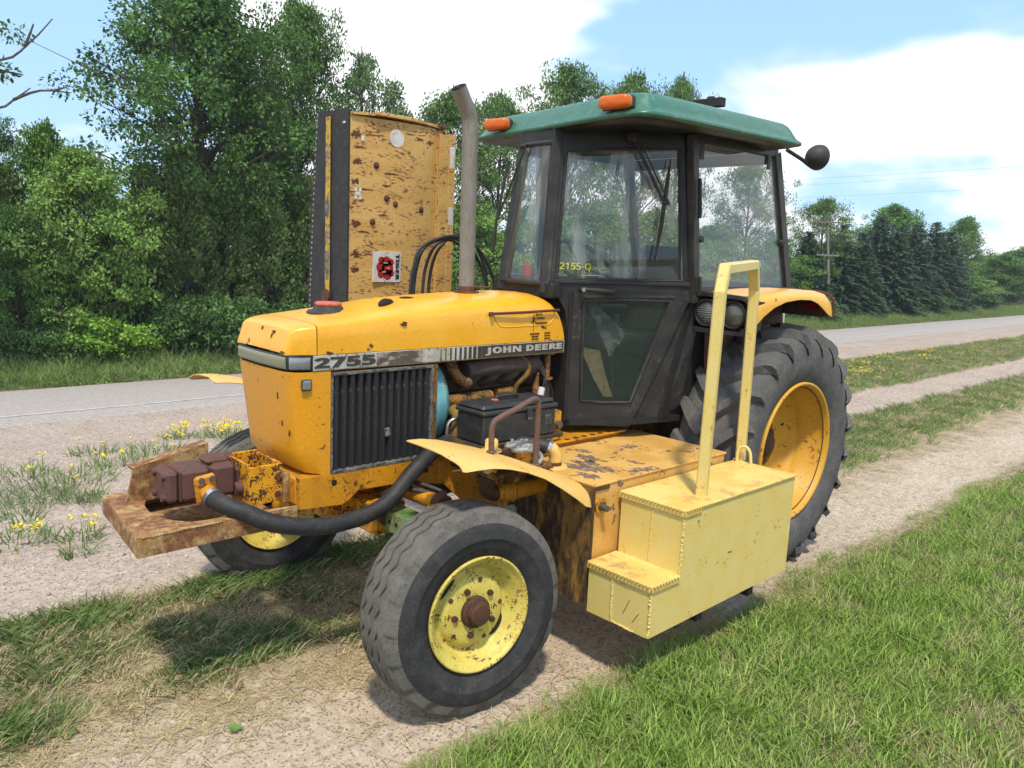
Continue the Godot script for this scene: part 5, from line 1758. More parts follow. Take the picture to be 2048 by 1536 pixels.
		if sx > 0.0:
			b = MB.new()
			b.bar(Vector3(0.602, 2.00, -1.668), Vector3(0.596, 2.20, -1.648), 0.018, 0.018)
			b.bar(Vector3(0.612, 1.60, -1.71), Vector3(0.609, 1.70, -1.70), 0.018, 0.018)
			part("hinge", b, mats.black_dull, door)
			# wiper: twin arms down from the header, blade across
			b = MB.new()
			b.bar(dp(0.475, 2.385, 0.03), dp(0.715, 2.075, 0.03), 0.007, 0.016, nn)
			b.bar(dp(0.505, 2.39, 0.03), dp(0.752, 2.07, 0.03), 0.006, 0.009, nn)
			b.box(dp(0.475, 2.385, 0.03), Vector3(0.05, 0.05, 0.05), 0.012)
			b.bar(dp(0.712, 2.068, 0.034), dp(0.756, 2.066, 0.034), 0.010, 0.018, nn)
			var wp := part("wiper", b, mats.rubber, door)
			b = MB.new()
			b.tube([dp(0.748, 2.29, 0.020), dp(0.735, 2.16, 0.022), dp(0.716, 1.95, 0.022), dp(0.688, 1.765, 0.020)], [0.004, 0.011, 0.011, 0.004], 8)
			part("wiper_blade", b, mats.rubber, wp)
			# chalked number on the pane
			var bs := Basis((DH - DA).normalized(), Vector3.UP, nL)
			text_on("chalk_lettering", "2155-Q", dp(0.165, 1.722, -0.008), 0.168, 0.042, bs, mats.chalk, door)
		# side window behind the door
		b = MB.new()
		var a0 := Vector3(sx * 0.578, 1.640, -1.728)
		var a1 := Vector3(sx * 0.578, 1.640, -2.690)
		var a2 := Vector3(sx * 0.550, 2.398, -2.455)
		var a3 := Vector3(sx * 0.550, 2.388, -1.640)
		b.uvquad(a0, a1, a2, a3)
		var sw := part("side_window", b, mats.glass, T)
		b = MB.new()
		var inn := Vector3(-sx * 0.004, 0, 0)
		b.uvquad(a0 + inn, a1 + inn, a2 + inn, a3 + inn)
		part("pale_film", b, mats.film_side, sw)
		b = MB.new()
		for q in [[a0, a1], [a1, a2], [a2, a3], [a3, a0]]:
			b.bar(q[0], q[1], 0.014, 0.012)
		part("window_seal", b, mats.rubber, sw)
		for q in [Vector3(sx * 0.576, 1.895, -1.718), Vector3(sx * 0.576, 1.91, -2.58)]:
			b = MB.new()
			b.cyl(q, q + Vector3(sx * 0.022, 0, 0), 0.020, 0.016, 14)
			part("knob", b, mats.rubber, sw)
		for q in [Vector3(sx * 0.562, 2.345, -1.70), Vector3(sx * 0.560, 2.36, -2.38)]:
			b = MB.new()
			b.box(q, Vector3(0.008, 0.085, 0.036), 0.004, Basis(Vector3.BACK, sx * 0.03))
			part("hinge_tab", b, mats.black, sw)
		# rear corner uprights carry work lamps
	# windshield: curved between the front posts
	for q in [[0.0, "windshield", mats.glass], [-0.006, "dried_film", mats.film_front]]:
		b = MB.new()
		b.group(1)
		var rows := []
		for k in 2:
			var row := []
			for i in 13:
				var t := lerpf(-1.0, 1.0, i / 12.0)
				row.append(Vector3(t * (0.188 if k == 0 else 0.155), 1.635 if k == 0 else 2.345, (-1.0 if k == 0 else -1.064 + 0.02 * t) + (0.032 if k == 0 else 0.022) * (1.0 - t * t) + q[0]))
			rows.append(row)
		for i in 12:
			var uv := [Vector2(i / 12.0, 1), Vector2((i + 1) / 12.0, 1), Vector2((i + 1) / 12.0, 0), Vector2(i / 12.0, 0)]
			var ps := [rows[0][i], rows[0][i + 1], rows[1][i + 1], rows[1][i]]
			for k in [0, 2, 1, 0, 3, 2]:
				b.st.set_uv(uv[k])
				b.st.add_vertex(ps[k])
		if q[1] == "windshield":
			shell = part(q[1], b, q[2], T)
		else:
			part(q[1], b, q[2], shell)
	b = MB.new()
	for y in [1.635, 2.335]:
		var row := []
		for i in 13:
			var t := lerpf(-1.0, 1.0, i / 12.0)
			row.append(Vector3(t * (0.19 if y < 2.0 else 0.156), y, (-0.998 if y < 2.0 else -1.062 + 0.02 * t) + (0.032 if y < 2.0 else 0.022) * (1.0 - t * t)))
		b = MB.new()
		b.tube(row, 0.014, 8)
		part("windshield_seal", b, mats.black, shell)
	b = MB.new()
	b.bar(Vector3(-0.06, 2.34, -1.035), Vector3(-0.21, 1.95, -0.985), 0.008, 0.012)
	b.tube([Vector3(-0.19, 2.25, -1.03), Vector3(-0.215, 1.95, -0.985), Vector3(-0.225, 1.78, -0.975)], 0.008, 6)
	part("front_wiper", b, mats.rubber, shell)
	b = MB.new()
	b.box(Vector3(-0.02, 1.69, -1.045), Vector3(0.05, 0.07, 0.03), 0.008)
	part("red_tag", b, mats.red_ink, shell)
	# rear window
	b = MB.new()
	b.uvquad(Vector3(0.55, 1.66, -2.705), Vector3(-0.55, 1.66, -2.705), Vector3(-0.53, 2.36, -2.475), Vector3(0.53, 2.36, -2.475))
	part("rear_window", b, mats.glass, T)

	cab_roof()
	cab_inside()

func outline(pts: Array, n := 5) -> Array:
	var p := []
	for q in pts:
		p.append(Vector3(q.x, 0, q.y))
	p.append(p[0])
	var out := smooth_path(p, n)
	out.pop_back()
	return out

func cab_roof() -> void:
	var edge := outline([Vector2(0.60, -0.945), Vector2(0.71, -0.962), Vector2(0.765, -1.04), Vector2(0.78, -1.25), Vector2(0.785, -1.75), Vector2(0.79, -2.12), Vector2(0.785, -2.27), Vector2(0.74, -2.33), Vector2(0.30, -2.40), Vector2(-0.30, -2.40), Vector2(-0.62, -2.36), Vector2(-0.66, -2.25), Vector2(-0.66, -1.70), Vector2(-0.64, -1.30), Vector2(-0.60, -1.18), Vector2(-0.53, -1.13), Vector2(-0.15, -1.075), Vector2(0.30, -0.99)], 4)
	var rings := []
	var c := Vector3(0.07, 0, -1.72)
	for q in [[0.985, 2.415, 0.0], [1.0, 2.420, 0.0], [1.0, 2.436, 0.0], [0.986, 2.443, 0.0], [0.968, 2.453, 0.0], [0.950, 2.474, 0.0], [0.932, 2.498, 0.0], [0.910, 2.519, 0.0], [0.880, 2.535, 0.0], [0.82, 2.547, 0.0], [0.6, 2.559, 0.0], [0.02, 2.565, 0.0]]:
		var ring := []
		for p in edge:
			var d: Vector3 = p - c
			ring.append(Vector3(c.x + d.x * q[0], q[1] - 0.014 + 0.024 * clampf((-1.0 - p.z) / 1.4, 0.0, 1.0), c.z + d.z * q[0]))
		rings.append(ring)
	var b := MB.new()
	b.loft(rings, true, 1, true)
	var roof := part("cab_roof", b, mats.green, T)
	b = MB.new()
	var lo := []
	for k in 4:
		var f: float = [0.02, 0.7, 0.93, 0.986][k]
		var y: float = [2.43, 2.43, 2.405, 2.416][k]
		var ring := []
		for p in edge:
			var d: Vector3 = p - c
			ring.append(Vector3(c.x + d.x * f, y - 0.014 + 0.024 * clampf((-1.0 - p.z) / 1.4, 0.0, 1.0), c.z + d.z * f))
		lo.append(ring)
	b.loft(lo, true, 1, true)
	part("roof_lining", b, mats.black, roof)
	# amber lamps on the front edge
	for q in [[Vector3(0.590, 2.468, -0.958), 0.165, 0.10], [Vector3(-0.36, 2.466, -1.10), 0.165, 0.12]]:
		var bs := Basis(Vector3.UP, q[2])
		b = MB.new()
		b.box(q[0] - Vector3(0, 0, 0.012), Vector3(q[1] + 0.01, 0.060, 0.03), 0.01, bs)
		var hs := part("lamp_base", b, mats.rubber, roof)
		b = MB.new()
		var rr := []
		for k in 6:
			var zz: float = [0.0, 0.022, 0.034, 0.042, 0.046, 0.047][k]
			var f: float = [1.0, 0.98, 0.93, 0.82, 0.55, 0.02][k]
			var ring := []
			for i in 28:
				var t := TAU * i / 28.0
				var u := Vector2(signf(cos(t)) * pow(absf(cos(t)), 0.36), signf(sin(t)) * pow(absf(sin(t)), 0.5))
				ring.append((q[0] as Vector3) + bs * Vector3(u.x * q[1] * 0.5 * f, u.y * 0.030 * f, zz))
			rr.append(ring)
		b.loft(rr, true, 1)
		part("amber_lens", b, mats.amber, hs)
	# square tube across the roof
	b = MB.new()
	b.bar(Vector3(-0.15, 2.600, -1.80), Vector3(0.60, 2.600, -1.80), 0.045, 0.045, Vector3.UP)
	b.span(Vector3(-0.1, 2.555, -1.775), Vector3(-0.05, 2.58, -1.825), 0.002)
	b.span(Vector3(0.40, 2.540, -1.775), Vector3(0.45, 2.58, -1.825), 0.002)
	b.span(Vector3(0.50, 2.62, -1.79), Vector3(0.54, 2.635, -1.815), 0.004)
	part("roof_bar", b, mats.black_dull, roof)
	# work lamps at the rear corners
	for q in [[Vector3(0.655, 2.425, -2.76), Vector3(0.60, 2.44, -2.50)], [Vector3(-0.50, 2.33, -2.66), Vector3(-0.50, 2.42, -2.50)]]:
		b = MB.new()
		var d := Vector3(0.15, -0.05, -1).normalized()
		b.lathe(q[0], d, [Vector2(0.0, -0.062), Vector2(0.032, -0.056), Vector2(0.058, -0.034), Vector2(0.072, -0.006), Vector2(0.076, 0.018), Vector2(0.074, 0.024), Vector2(0.066, 0.026), Vector2(0.0, 0.030)], 24)
		var lp := part("work_lamp", b, mats.rubber, roof)
		b = MB.new()
		b.tube([q[1], (q[1] as Vector3).lerp(q[0], 0.55) - Vector3(0, 0.035, 0), (q[0] as Vector3) + Vector3(-0.035, -0.045, 0.03), q[0]], 0.012, 8)
		part("lamp_arm", b, mats.rubber, lp)

func cab_inside() -> void:
	var b := MB.new()
	b.box(Vector3(0.0, 1.27, -2.00), Vector3(0.46, 0.12, 0.44), 0.03)
	b.box(Vector3(0.0, 1.58, -2.22), Vector3(0.44, 0.56, 0.11), 0.035, Basis(Vector3.RIGHT, -0.14))
	b.box(Vector3(0.26, 1.45, -2.05), Vector3(0.06, 0.06, 0.32), 0.02)
	b.box(Vector3(-0.26, 1.45, -2.05), Vector3(0.06, 0.06, 0.32), 0.02)
	var seat := part("seat", b, mats.seat, T)
	b = MB.new()
	b.box(Vector3(0.0, 1.07, -2.0), Vector3(0.34, 0.29, 0.34), 0.02)
	part("seat_base", b, mats.black_dull, seat)
	b = MB.new()
	b.box(Vector3(0.0, 1.38, -1.20), Vector3(0.34, 0.42, 0.14), 0.03, Basis(Vector3.RIGHT, 0.2))
	b.box(Vector3(0.0, 1.60, -1.22), Vector3(0.38, 0.10, 0.16), 0.03, Basis(Vector3.RIGHT, 0.3))
	var dash := part("dashboard", b, mats.black_dull, T)
	b = MB.new()
	b.cyl(Vector3(0.0, 1.55, -1.30), Vector3(0.0, 1.72, -1.45), 0.022, 0.022, 12)
	part("steering_column", b, mats.rubber, dash)
	b = MB.new()
	var ax := Vector3(0, 0.75, -0.66).normalized()
	var cx := ax.cross(Vector3.RIGHT).normalized()
	var loop := []
	for i in 41:
		var t := TAU * i / 40.0
		loop.append(Vector3(0, 1.73, -1.46) + Vector3.RIGHT * cos(t) * 0.19 + cx * sin(t) * 0.19)
	b.tube(loop, 0.012, 8, false)
	for k in 3:
		var t := TAU * k / 3.0 + 0.5
		b.bar(Vector3(0, 1.71, -1.445), Vector3(0, 1.73, -1.46) + Vector3.RIGHT * cos(t) * 0.185 + cx * sin(t) * 0.185, 0.018, 0.006, ax)
	part("steering_wheel", b, mats.rubber, dash)
	for q in [[Vector3(0.10, 0.95, -1.32), Vector3(0.12, 1.42, -1.40)], [Vector3(0.20, 0.93, -1.55), Vector3(0.22, 1.30, -1.50)], [Vector3(-0.24, 0.95, -1.6), Vector3(-0.25, 1.62, -1.64)]]:
		b = MB.new()
		b.cyl(q[0], q[1], 0.009, 0.007, 8)
		b.ball(q[1], Vector3(0.02, 0.024, 0.02), 10, 6)
		part("lever", b, mats.rubber, dash)
	# torn board and a hanging sheet of plastic behind the lower pane
	b = MB.new()
	b.plate([dp(0.27, 1.30, -0.10), dp(0.42, 1.28, -0.12), dp(0.47, 1.15, -0.12), dp(0.52, 1.03, -0.10), dp(0.46, 1.03, -0.10), dp(0.38, 1.13, -0.11)], Vector3(-0.006, 0, -0.004))
	part("loose_board", b, mats.tan, T)
	b = MB.new()
	b.group(1)
	var a := dp(0.28, 1.54, -0.06)
	var sheet := [a, dp(0.34, 1.54, -0.08), dp(0.58, 1.38, -0.07), dp(0.46, 1.25, -0.06)]
	b.uvquad(sheet[3], sheet[2], sheet[1], sheet[0])
	part("plastic_sheet", b, mats.plastic_sheet, T)
	b = MB.new()
	b.span(Vector3(-0.50, 1.05, -2.46), Vector3(0.50, 1.40, -2.475), 0.004)
	part("rear_trim", b, mats.seat, seat)

# ------------------------------------------------------------------ rear fenders with their lamp housings
func rear_fenders() -> void:
	for sx in [1.0, -1.0]:
		var b := MB.new()
		var grid := []
		for s in [[-1.765, 1.612, 1.455], [-1.80, 1.616, 1.462], [-1.88, 1.624, 1.512], [-1.98, 1.631, 1.556], [-2.10, 1.637, 1.584], [-2.25, 1.641, 1.596], [-2.38, 1.643, 1.592], [-2.47, 1.643, 1.572], [-2.54, 1.640, 1.540], [-2.60, 1.630, 1.510], [-2.635, 1.610, 1.498], [-2.655, 1.58, 1.495], [-2.662, 1.54, 1.492]]:
			var row := [Vector3(sx * 0.585, s[1], s[0]), Vector3(sx * 0.72, s[1] + 0.002, s[0]), Vector3(sx * 0.83, s[1], s[0]), Vector3(sx * 0.872, s[1] - 0.008, s[0])]
			var d: float = s[1] - 0.008 - s[2]
			row.append(Vector3(sx * 0.894, s[1] - 0.008 - d * 0.22, s[0]))
			row.append(Vector3(sx * 0.902, s[1] - 0.008 - d * 0.55, s[0]))
			row.append(Vector3(sx * 0.903, s[2], s[0]))
			if sx < 0.0:
				row.reverse()
			grid.append(row)
		b.shell(grid, 0.005)
		var fd := part("rear_fender", b, mats.hood, T)
		b = MB.new()
		var edge := []
		for q in [[0.60, 1.638, -2.640], [0.80, 1.634, -2.645], [0.868, 1.622, -2.652], [0.898, 1.590, -2.662], [0.906, 1.54, -2.668], [0.905, 1.495, -2.668]]:
			edge.append(Vector3(sx * q[0], q[1], q[2]))
		b.tube(smooth_path(edge, 4), 0.007, 8)
		part("edge_trim", b, mats.bare_rust, fd)
		b = MB.new()
		b.plate([Vector3(sx * 0.60, 1.60, -1.80), Vector3(sx * 0.60, 1.60, -2.62), Vector3(sx * 0.60, 1.42, -2.66), Vector3(sx * 0.60, 1.15, -2.4), Vector3(sx * 0.60, 1.15, -1.85)], Vector3(-sx * 0.01, 0, 0))
		b.span(Vector3(sx * 0.61, 1.49, -2.60), Vector3(sx * 0.89, 1.60, -2.64), 0.004)
		part("inner_guard", b, mats.hub, fd)
		b = MB.new()
		b.box(Vector3(sx * 0.80, 1.545, -2.60), Vector3(0.10, 0.04, 0.03), 0.006)
		part("tail_lamp", b, mats.red_lens, fd)
		# black lamp housing closing the front of the fender
		b = MB.new()
		var of := [Vector3(sx * 0.462, 1.412, -1.745), Vector3(sx * 0.50, 1.475, -1.745), Vector3(sx * 0.565, 1.622, -1.745), Vector3(sx * 0.72, 1.618, -1.745), Vector3(sx * 0.86, 1.612, -1.745), Vector3(sx * 0.898, 1.585, -1.745), Vector3(sx * 0.888, 1.44, -1.745), Vector3(sx * 0.855, 1.408, -1.745), Vector3(sx * 0.65, 1.405, -1.745)]
		var inn := [Vector3(sx * 0.50, 1.437, -1.745), Vector3(sx * 0.525, 1.48, -1.745), Vector3(sx * 0.578, 1.600, -1.745), Vector3(sx * 0.72, 1.598, -1.745), Vector3(sx * 0.848, 1.594, -1.745), Vector3(sx * 0.880, 1.575, -1.745), Vector3(sx * 0.872, 1.452, -1.745), Vector3(sx * 0.845, 1.428, -1.745), Vector3(sx * 0.65, 1.428, -1.745)]
		ring_plate(b, of, inn, Vector3(0, 0, 0.13))
		var bk := []
		for q in of:
			bk.append((q as Vector3) + Vector3(0, 0, -0.13))
		b.plate(bk, Vector3(0, 0, -0.01))
		var hs := part("lamp_housing", b, mats.black, fd)
		for x in [0.632, 0.793]:
			b = MB.new()
			b.lathe(Vector3(sx * x, 1.512, -1.80), Vector3(0, 0, 1), [Vector2(0.045, -0.07), Vector2(0.070, -0.03), Vector2(0.074, 0.012), Vector2(0.074, 0.048), Vector2(0.066, 0.050), Vector2(0.062, 0.036)], 28)
			var hl := part("headlamp", b, mats.black_dull, hs)
			b = MB.new()
			b.lathe(Vector3(sx * x, 1.512, -1.80), Vector3(0, 0, 1), [Vector2(0.062, 0.034), Vector2(0.045, 0.046), Vector2(0.022, 0.052), Vector2(0.0, 0.054)], 28)
			var ln := part("lens", b, mats.lamp_glass, hl)
			if x < 0.7:
				b = MB.new()
				for k in 9:
					var yy := 1.512 - 0.048 + 0.012 * k
					var hw := sqrt(maxf(0.0001, 0.060 * 0.060 - pow(yy - 1.512, 2.0)))
					var zc := -1.80 + 0.054 - 0.02 * pow((yy - 1.512) / 0.062, 2.0)
					b.tube([Vector3(sx * x - hw, yy, zc - 0.014), Vector3(sx * x - hw * 0.5, yy, zc - 0.004), Vector3(sx * x, yy, zc), Vector3(sx * x + hw * 0.5, yy, zc - 0.004), Vector3(sx * x + hw, yy, zc - 0.014)], 0.003, 6)
				part("flutes", b, mats.lens_grey, ln)

# ------------------------------------------------------------------ flail mower head folded up on the far side
func mower() -> void:
	var b := MB.new()
	var plan := [Vector2(-1.0, -0.565), Vector2(-0.994, -0.66), Vector2(-0.982, -0.76), Vector2(-0.972, -0.88), Vector2(-0.972, -1.00), Vector2(-0.980, -1.10), Vector2(-0.995, -1.18), Vector2(-1.015, -1.235)]
	var grid := []
	for y in [0.95, 1.3, 1.7, 2.1, 2.45, 2.50]:
		var row := []
		for p in plan:
			row.append(Vector3(p.x, y, p.y))
		grid.append(row)
	b.shell(grid, 0.008)
	b.span(Vector3(-1.30, 0.95, -1.24), Vector3(-1.0, 2.50, -1.252), 0.003)
	b.span(Vector3(-1.30, 0.95, -0.59), Vector3(-1.288, 2.50, -1.24), 0.003)
	b.span(Vector3(-1.29, 0.95, -0.575), Vector3(-1.01, 2.50, -0.59), 0.003)
	var deck := part("mower_deck", b, mats.mower, T)
	b = MB.new()
	b.plate([Vector3(-0.985, 2.502, -0.565), Vector3(-0.955, 2.515, -0.80), Vector3(-0.955, 2.515, -1.0), Vector3(-0.985, 2.502, -1.235), Vector3(-1.30, 2.502, -1.235), Vector3(-1.30, 2.502, -0.575)], Vector3(0, 0.014, 0))
	b.bar(Vector3(-0.955, 2.522, -0.70), Vector3(-0.955, 2.522, -0.98), 0.02, 0.02)
	part("end_plate", b, mats.mower, deck)
	b = MB.new()
	b.span(Vector3(-1.02, 0.95, -1.175), Vector3(-0.972, 2.47, -1.186), 0.002)
	b.span(Vector3(-0.978, 0.95, -1.175), Vector3(-0.968, 2.47, -1.245), 0.002)
	b.span(Vector3(-0.99, 0.95, -1.246), Vector3(-0.966, 2.478, -1.300), 0.003)
	var flange := part("side_flange", b, mats.mower, deck)
	for q in [[2.34, 0.13], [1.985, 0.11]]:
		b = MB.new()
		b.span(Vector3(-0.9665, q[0] - q[1] / 2.0, -1.256), Vector3(-0.9645, q[0] + q[1] / 2.0, -1.294), 0.0005)
		part("label", b, mats.sticker, flange)
	b = MB.new()
	b.cyl(Vector3(-0.995, 2.50, -1.20), Vector3(-0.995, 2.535, -1.20), 0.02, 0.02, 6)
	b.cyl(Vector3(-0.995, 2.50, -1.12), Vector3(-0.995, 2.53, -1.12), 0.016, 0.016, 6)
	b.box(Vector3(-1.0, 2.515, -1.16), Vector3(0.05, 0.02, 0.14), 0.004)
	part("bolt_head", b, mats.bare_rust, deck)
	for q in [Vector2(2.03, -0.86), Vector2(2.06, -0.80), Vector2(2.01, -1.05), Vector2(2.24, -0.73), Vector2(1.92, -0.71)]:
		b = MB.new()
		var xx := -0.984 if q.y > -0.75 else -0.975
		b.ball(Vector3(xx, q.x, q.y), Vector3(0.012, 0.02, 0.018), 10, 6)
		part("carriage_bolt", b, mats.bare_rust, deck)
	# places where the paint has gone along the folded edge and below the top
	for q in [[2.40, -0.60, 0.030, 0.07], [2.33, -0.625, 0.045, 0.018], [2.25, -0.61, 0.035, 0.05], [2.14, -0.60, 0.03, 0.045], [2.10, -0.66, 0.055, 0.016], [1.90, -0.605, 0.035, 0.06], [1.86, -0.655, 0.05, 0.022], [1.73, -0.61, 0.04, 0.05], [1.64, -0.60, 0.028, 0.045], [2.42, -1.03, 0.035, 0.03], [2.41, -1.11, 0.03, 0.04], [2.20, -0.82, 0.045, 0.018], [2.13, -0.80, 0.03, 0.022], [1.96, -0.78, 0.03, 0.02], [2.44, -0.95, 0.03, 0.012]]:
		b = MB.new()
		var ring := []
		for k in 25:
			var t := TAU * k / 25.0
			var r := 0.35 + 0.8 * rng.randf()
			var zz: float = q[1] + cos(t) * q[2] * r
			var xx := -1.0
			for j in plan.size() - 1:
				if zz <= plan[j].y and zz >= plan[j + 1].y:
					xx = lerpf(plan[j].x, plan[j + 1].x, (zz - plan[j].y) / (plan[j + 1].y - plan[j].y))
			ring.append(Vector3(xx + 0.0015, q[0] + sin(t) * q[3] * r * 0.42, minf(zz, -0.567)))
		var mid := Vector3.ZERO
		for p in ring:
			mid += p / 25.0
		for k in 25:
			b.face([mid + Vector3(0.0004, 0, 0), ring[k], ring[(k + 1) % 25]], Vector3.RIGHT)
			b.face([ring[k], ring[(k + 1) % 25], ring[(k + 1) % 25] - Vector3(0.003, 0, 0), ring[k] - Vector3(0.003, 0, 0)], ring[k] - mid)
		part("rust_patch", b, mats.bare_rust, deck)
	# rubber flap with its chain edge, and the striped bar before it
	b = MB.new()
	b.plate([Vector3(-1.0, 2.525, -0.552), Vector3(-1.33, 2.545, -0.552), Vector3(-1.40, 2.1, -0.552), Vector3(-1.445, 1.45, -0.552), Vector3(-1.46, 1.0, -0.552), Vector3(-1.0, 1.0, -0.552)], Vector3(0, 0, -0.012))
	var flap := part("rubber_flap", b, mats.flap, deck)
	b = MB.new()
	for k in 46:
		var y := 2.52 - 0.032 * k
		var x := -1.335 - 0.115 * pow((2.54 - y) / 1.54, 0.8)
		b.ball(Vector3(x, y, -0.558), Vector3(0.012, 0.012, 0.009), 7, 5)
	part("chain_edge", b, mats.dirty_silver, flap)
	b = MB.new()
	b.span(Vector3(-1.222, 1.43, -0.538), Vector3(-1.178, 2.50, -0.548), 0.003)
	var bar := part("wear_bar", b, mats.wear_bar, flap)
	b = MB.new()
	b.lathe(Vector3(-1.20, 1.475, -0.532), Vector3(0, 0, 1), [Vector2(0.042, -0.006), Vector2(0.042, 0.006), Vector2(0.022, 0.007), Vector2(0.0, 0.007)], 20, true)
	part("pin_eye", b, mats.bare_rust, bar)
	b = MB.new()
	b.span(Vector3(-1.224, 1.60, -0.536), Vector3(-1.176, 1.74, -0.5375), 0.0005)
	b.span(Vector3(-1.222, 1.94, -0.536), Vector3(-1.178, 2.03, -0.5375), 0.0005)
	part("tape", b, mats.grey_edge, bar)
	b = MB.new()
	b.bar(Vector3(-1.03, 2.46, -0.5505), Vector3(-1.06, 2.458, -0.5505), 0.012, 0.003, Vector3.UP)
	part("scrape", b, mats.sticker, flap)
	# stickers
	var on := Basis(Vector3(0, 0, -1), Vector3(0, 1, 0), Vector3(1, 0, 0))
	b = MB.new()
	b.span(Vector3(-0.981, 1.572, -0.712), Vector3(-0.968, 1.752, -0.905), 0.0008)
	var st := part("sticker", b, mats.sticker, deck)
	b = MB.new()
	for q in [[1.70, -0.765, 0.030, 0.022], [1.695, -0.80, 0.036, 0.03], [1.66, -0.76, 0.036, 0.03], [1.655, -0.81, 0.05, 0.042], [1.62, -0.765, 0.034, 0.026], [1.615, -0.81, 0.034, 0.03], [1.69, -0.835, 0.026, 0.02], [1.625, -0.838, 0.026, 0.02]]:
		b.cyl(Vector3(-0.9685, q[0], q[1]), Vector3(-0.9668, q[0], q[1]), q[3], q[3], 9)
	part("emblem", b, mats.red_ink, st)
	b = MB.new()
	for q in [[1.685, -0.795, 0.030], [1.655, -0.815, 0.022], [1.632, -0.785, 0.026]]:
		b.box(Vector3(-0.9665, q[0], q[1]), Vector3(0.0012, 0.005, q[2]), 0.0003)
	part("emblem_gap", b, mats.sticker, st)
	text_on("lettering", "TIGER", Vector3(-0.9665, 1.662, -0.880), 0.155, 0.026, Basis(Vector3(0, -1, 0), Vector3(0, 0, -1), Vector3(1, 0, 0)), mats.dark_ink, st, 800)
	b = MB.new()
	b.lathe(Vector3(-0.9745, 2.405, -0.862), Vector3.RIGHT, [Vector2(0.050, 0.0), Vector2(0.050, 0.003), Vector2(0.0, 0.0035)], 22, true)
	part("sticker", b, mats.sticker, deck)
	b = MB.new()
	for k in 6:
		b.box(Vector3(-0.9935, 2.05 + 0.022 * (k % 3), -0.602 - 0.024 * (k / 3) - 0.006 * (k % 2)), Vector3(0.003, 0.020, 0.018), 0.001)
	b.box(Vector3(-0.988, 2.38, -0.64), Vector3(0.004, 0.03, 0.02), 0.001)
	part("torn_sticker", b, mats.sticker, deck)
	# boom arm that carries the head (behind the hood)
	b = MB.new()
	b.bar(Vector3(-0.28, 0.75, -1.15), Vector3(-1.0, 1.05, -0.95), 0.12, 0.12)
	b.bar(Vector3(-0.24, 0.72, -1.55), Vector3(-0.62, 0.72, -1.55), 0.12, 0.12)
	b.bar(Vector3(-0.95, 1.02, -0.95), Vector3(-1.2, 1.20, -0.95), 0.12, 0.12)
	part("boom_arm", b, mats.frame, T)
	# four hydraulic hoses arching from the boom to the cab
	var x0 := -0.60
	for k in 4:
		b = MB.new()
		var z0: float = [-0.71, -0.755, -0.84, -0.905][k]
		var lift: float = [0.0, -0.01, -0.02, 0.015][k]
		var xo: float = x0 - 0.03 * k
		var end: float = [-1.34, -1.30, -1.22, -1.36][k]
		b.tube(smooth_path([Vector3(xo, 1.25, z0 + 0.005), Vector3(xo, 1.53, z0), Vector3(xo, 1.68, z0 - 0.02), Vector3(xo, 1.79, z0 - 0.075), Vector3(xo, 1.855 + lift, lerpf(z0, end, 0.42)), Vector3(xo, 1.83 + lift, lerpf(z0, end, 0.68)), Vector3(xo, 1.72 + lift, lerpf(z0, end, 0.88)), Vector3(xo, 1.56, end), Vector3(xo, 1.25, end - 0.02)], 6), 0.0092, 10)
		part("hydraulic_hose", b, mats.rubber, T)

# ------------------------------------------------------------------ toolbox on its shelf
func build_toolbox() -> void:
	var o := base("toolbox", Vector3(0.405, 0.947, -0.545))
	tag(o, "black plastic toolbox with a lid latch and carrying handle, lying beside the engine", "toolbox")
	var b := MB.new()
	b.box(Vector3(0, 0.064, 0), Vector3(0.185, 0.128, 0.455), 0.008)
	part("body", b, mats.toolbox, o)
	b = MB.new()
	b.box(Vector3(0, 0.139, 0), Vector3(0.198, 0.020, 0.470), 0.006)
	b.box(Vector3(-0.004, 0.158, 0), Vector3(0.176, 0.026, 0.45), 0.012)
	var lid := part("lid", b, mats.toolbox, o)
	b = MB.new()
	b.tube(smooth_path([Vector3(-0.01, 0.172, 0.07), Vector3(-0.01, 0.185, 0.06), Vector3(-0.01, 0.188, 0.0), Vector3(-0.01, 0.185, -0.06), Vector3(-0.01, 0.172, -0.07)], 5), 0.008, 8)
	part("carrying_handle", b, mats.rubber, lid)
	b = MB.new()
	b.box(Vector3(-0.01, 0.172, 0.075), Vector3(0.03, 0.012, 0.022), 0.003)
	part("handle_foot", b, mats.orange_cap, lid)
	b = MB.new()
	b.box(Vector3(0.0985, 0.118, -0.045), Vector3(0.012, 0.056, 0.030), 0.003)
	var lt := part("latch", b, mats.toolbox, o)
	b = MB.new()
	b.box(Vector3(0.105, 0.094, -0.045), Vector3(0.006, 0.012, 0.028), 0.002)
	part("latch_plate", b, mats.grey_edge, lt)
	b = MB.new()
	b.box(Vector3(0.0935, 0.074, -0.175), Vector3(0.003, 0.046, 0.036), 0.001, Basis(Vector3.RIGHT, 0.06))
	var em := part("badge", b, mats.grey_edge, o)
	b = MB.new()
	b.box(Vector3(0.0955, 0.074, -0.175), Vector3(0.002, 0.038, 0.028), 0.0008, Basis(Vector3.RIGHT, 0.06))
	b.box(Vector3(0.097, 0.076, -0.175), Vector3(0.002, 0.012, 0.018), 0.0008, Basis(Vector3.RIGHT, 0.5))
	part("badge_field", b, mats.decal_black, em)

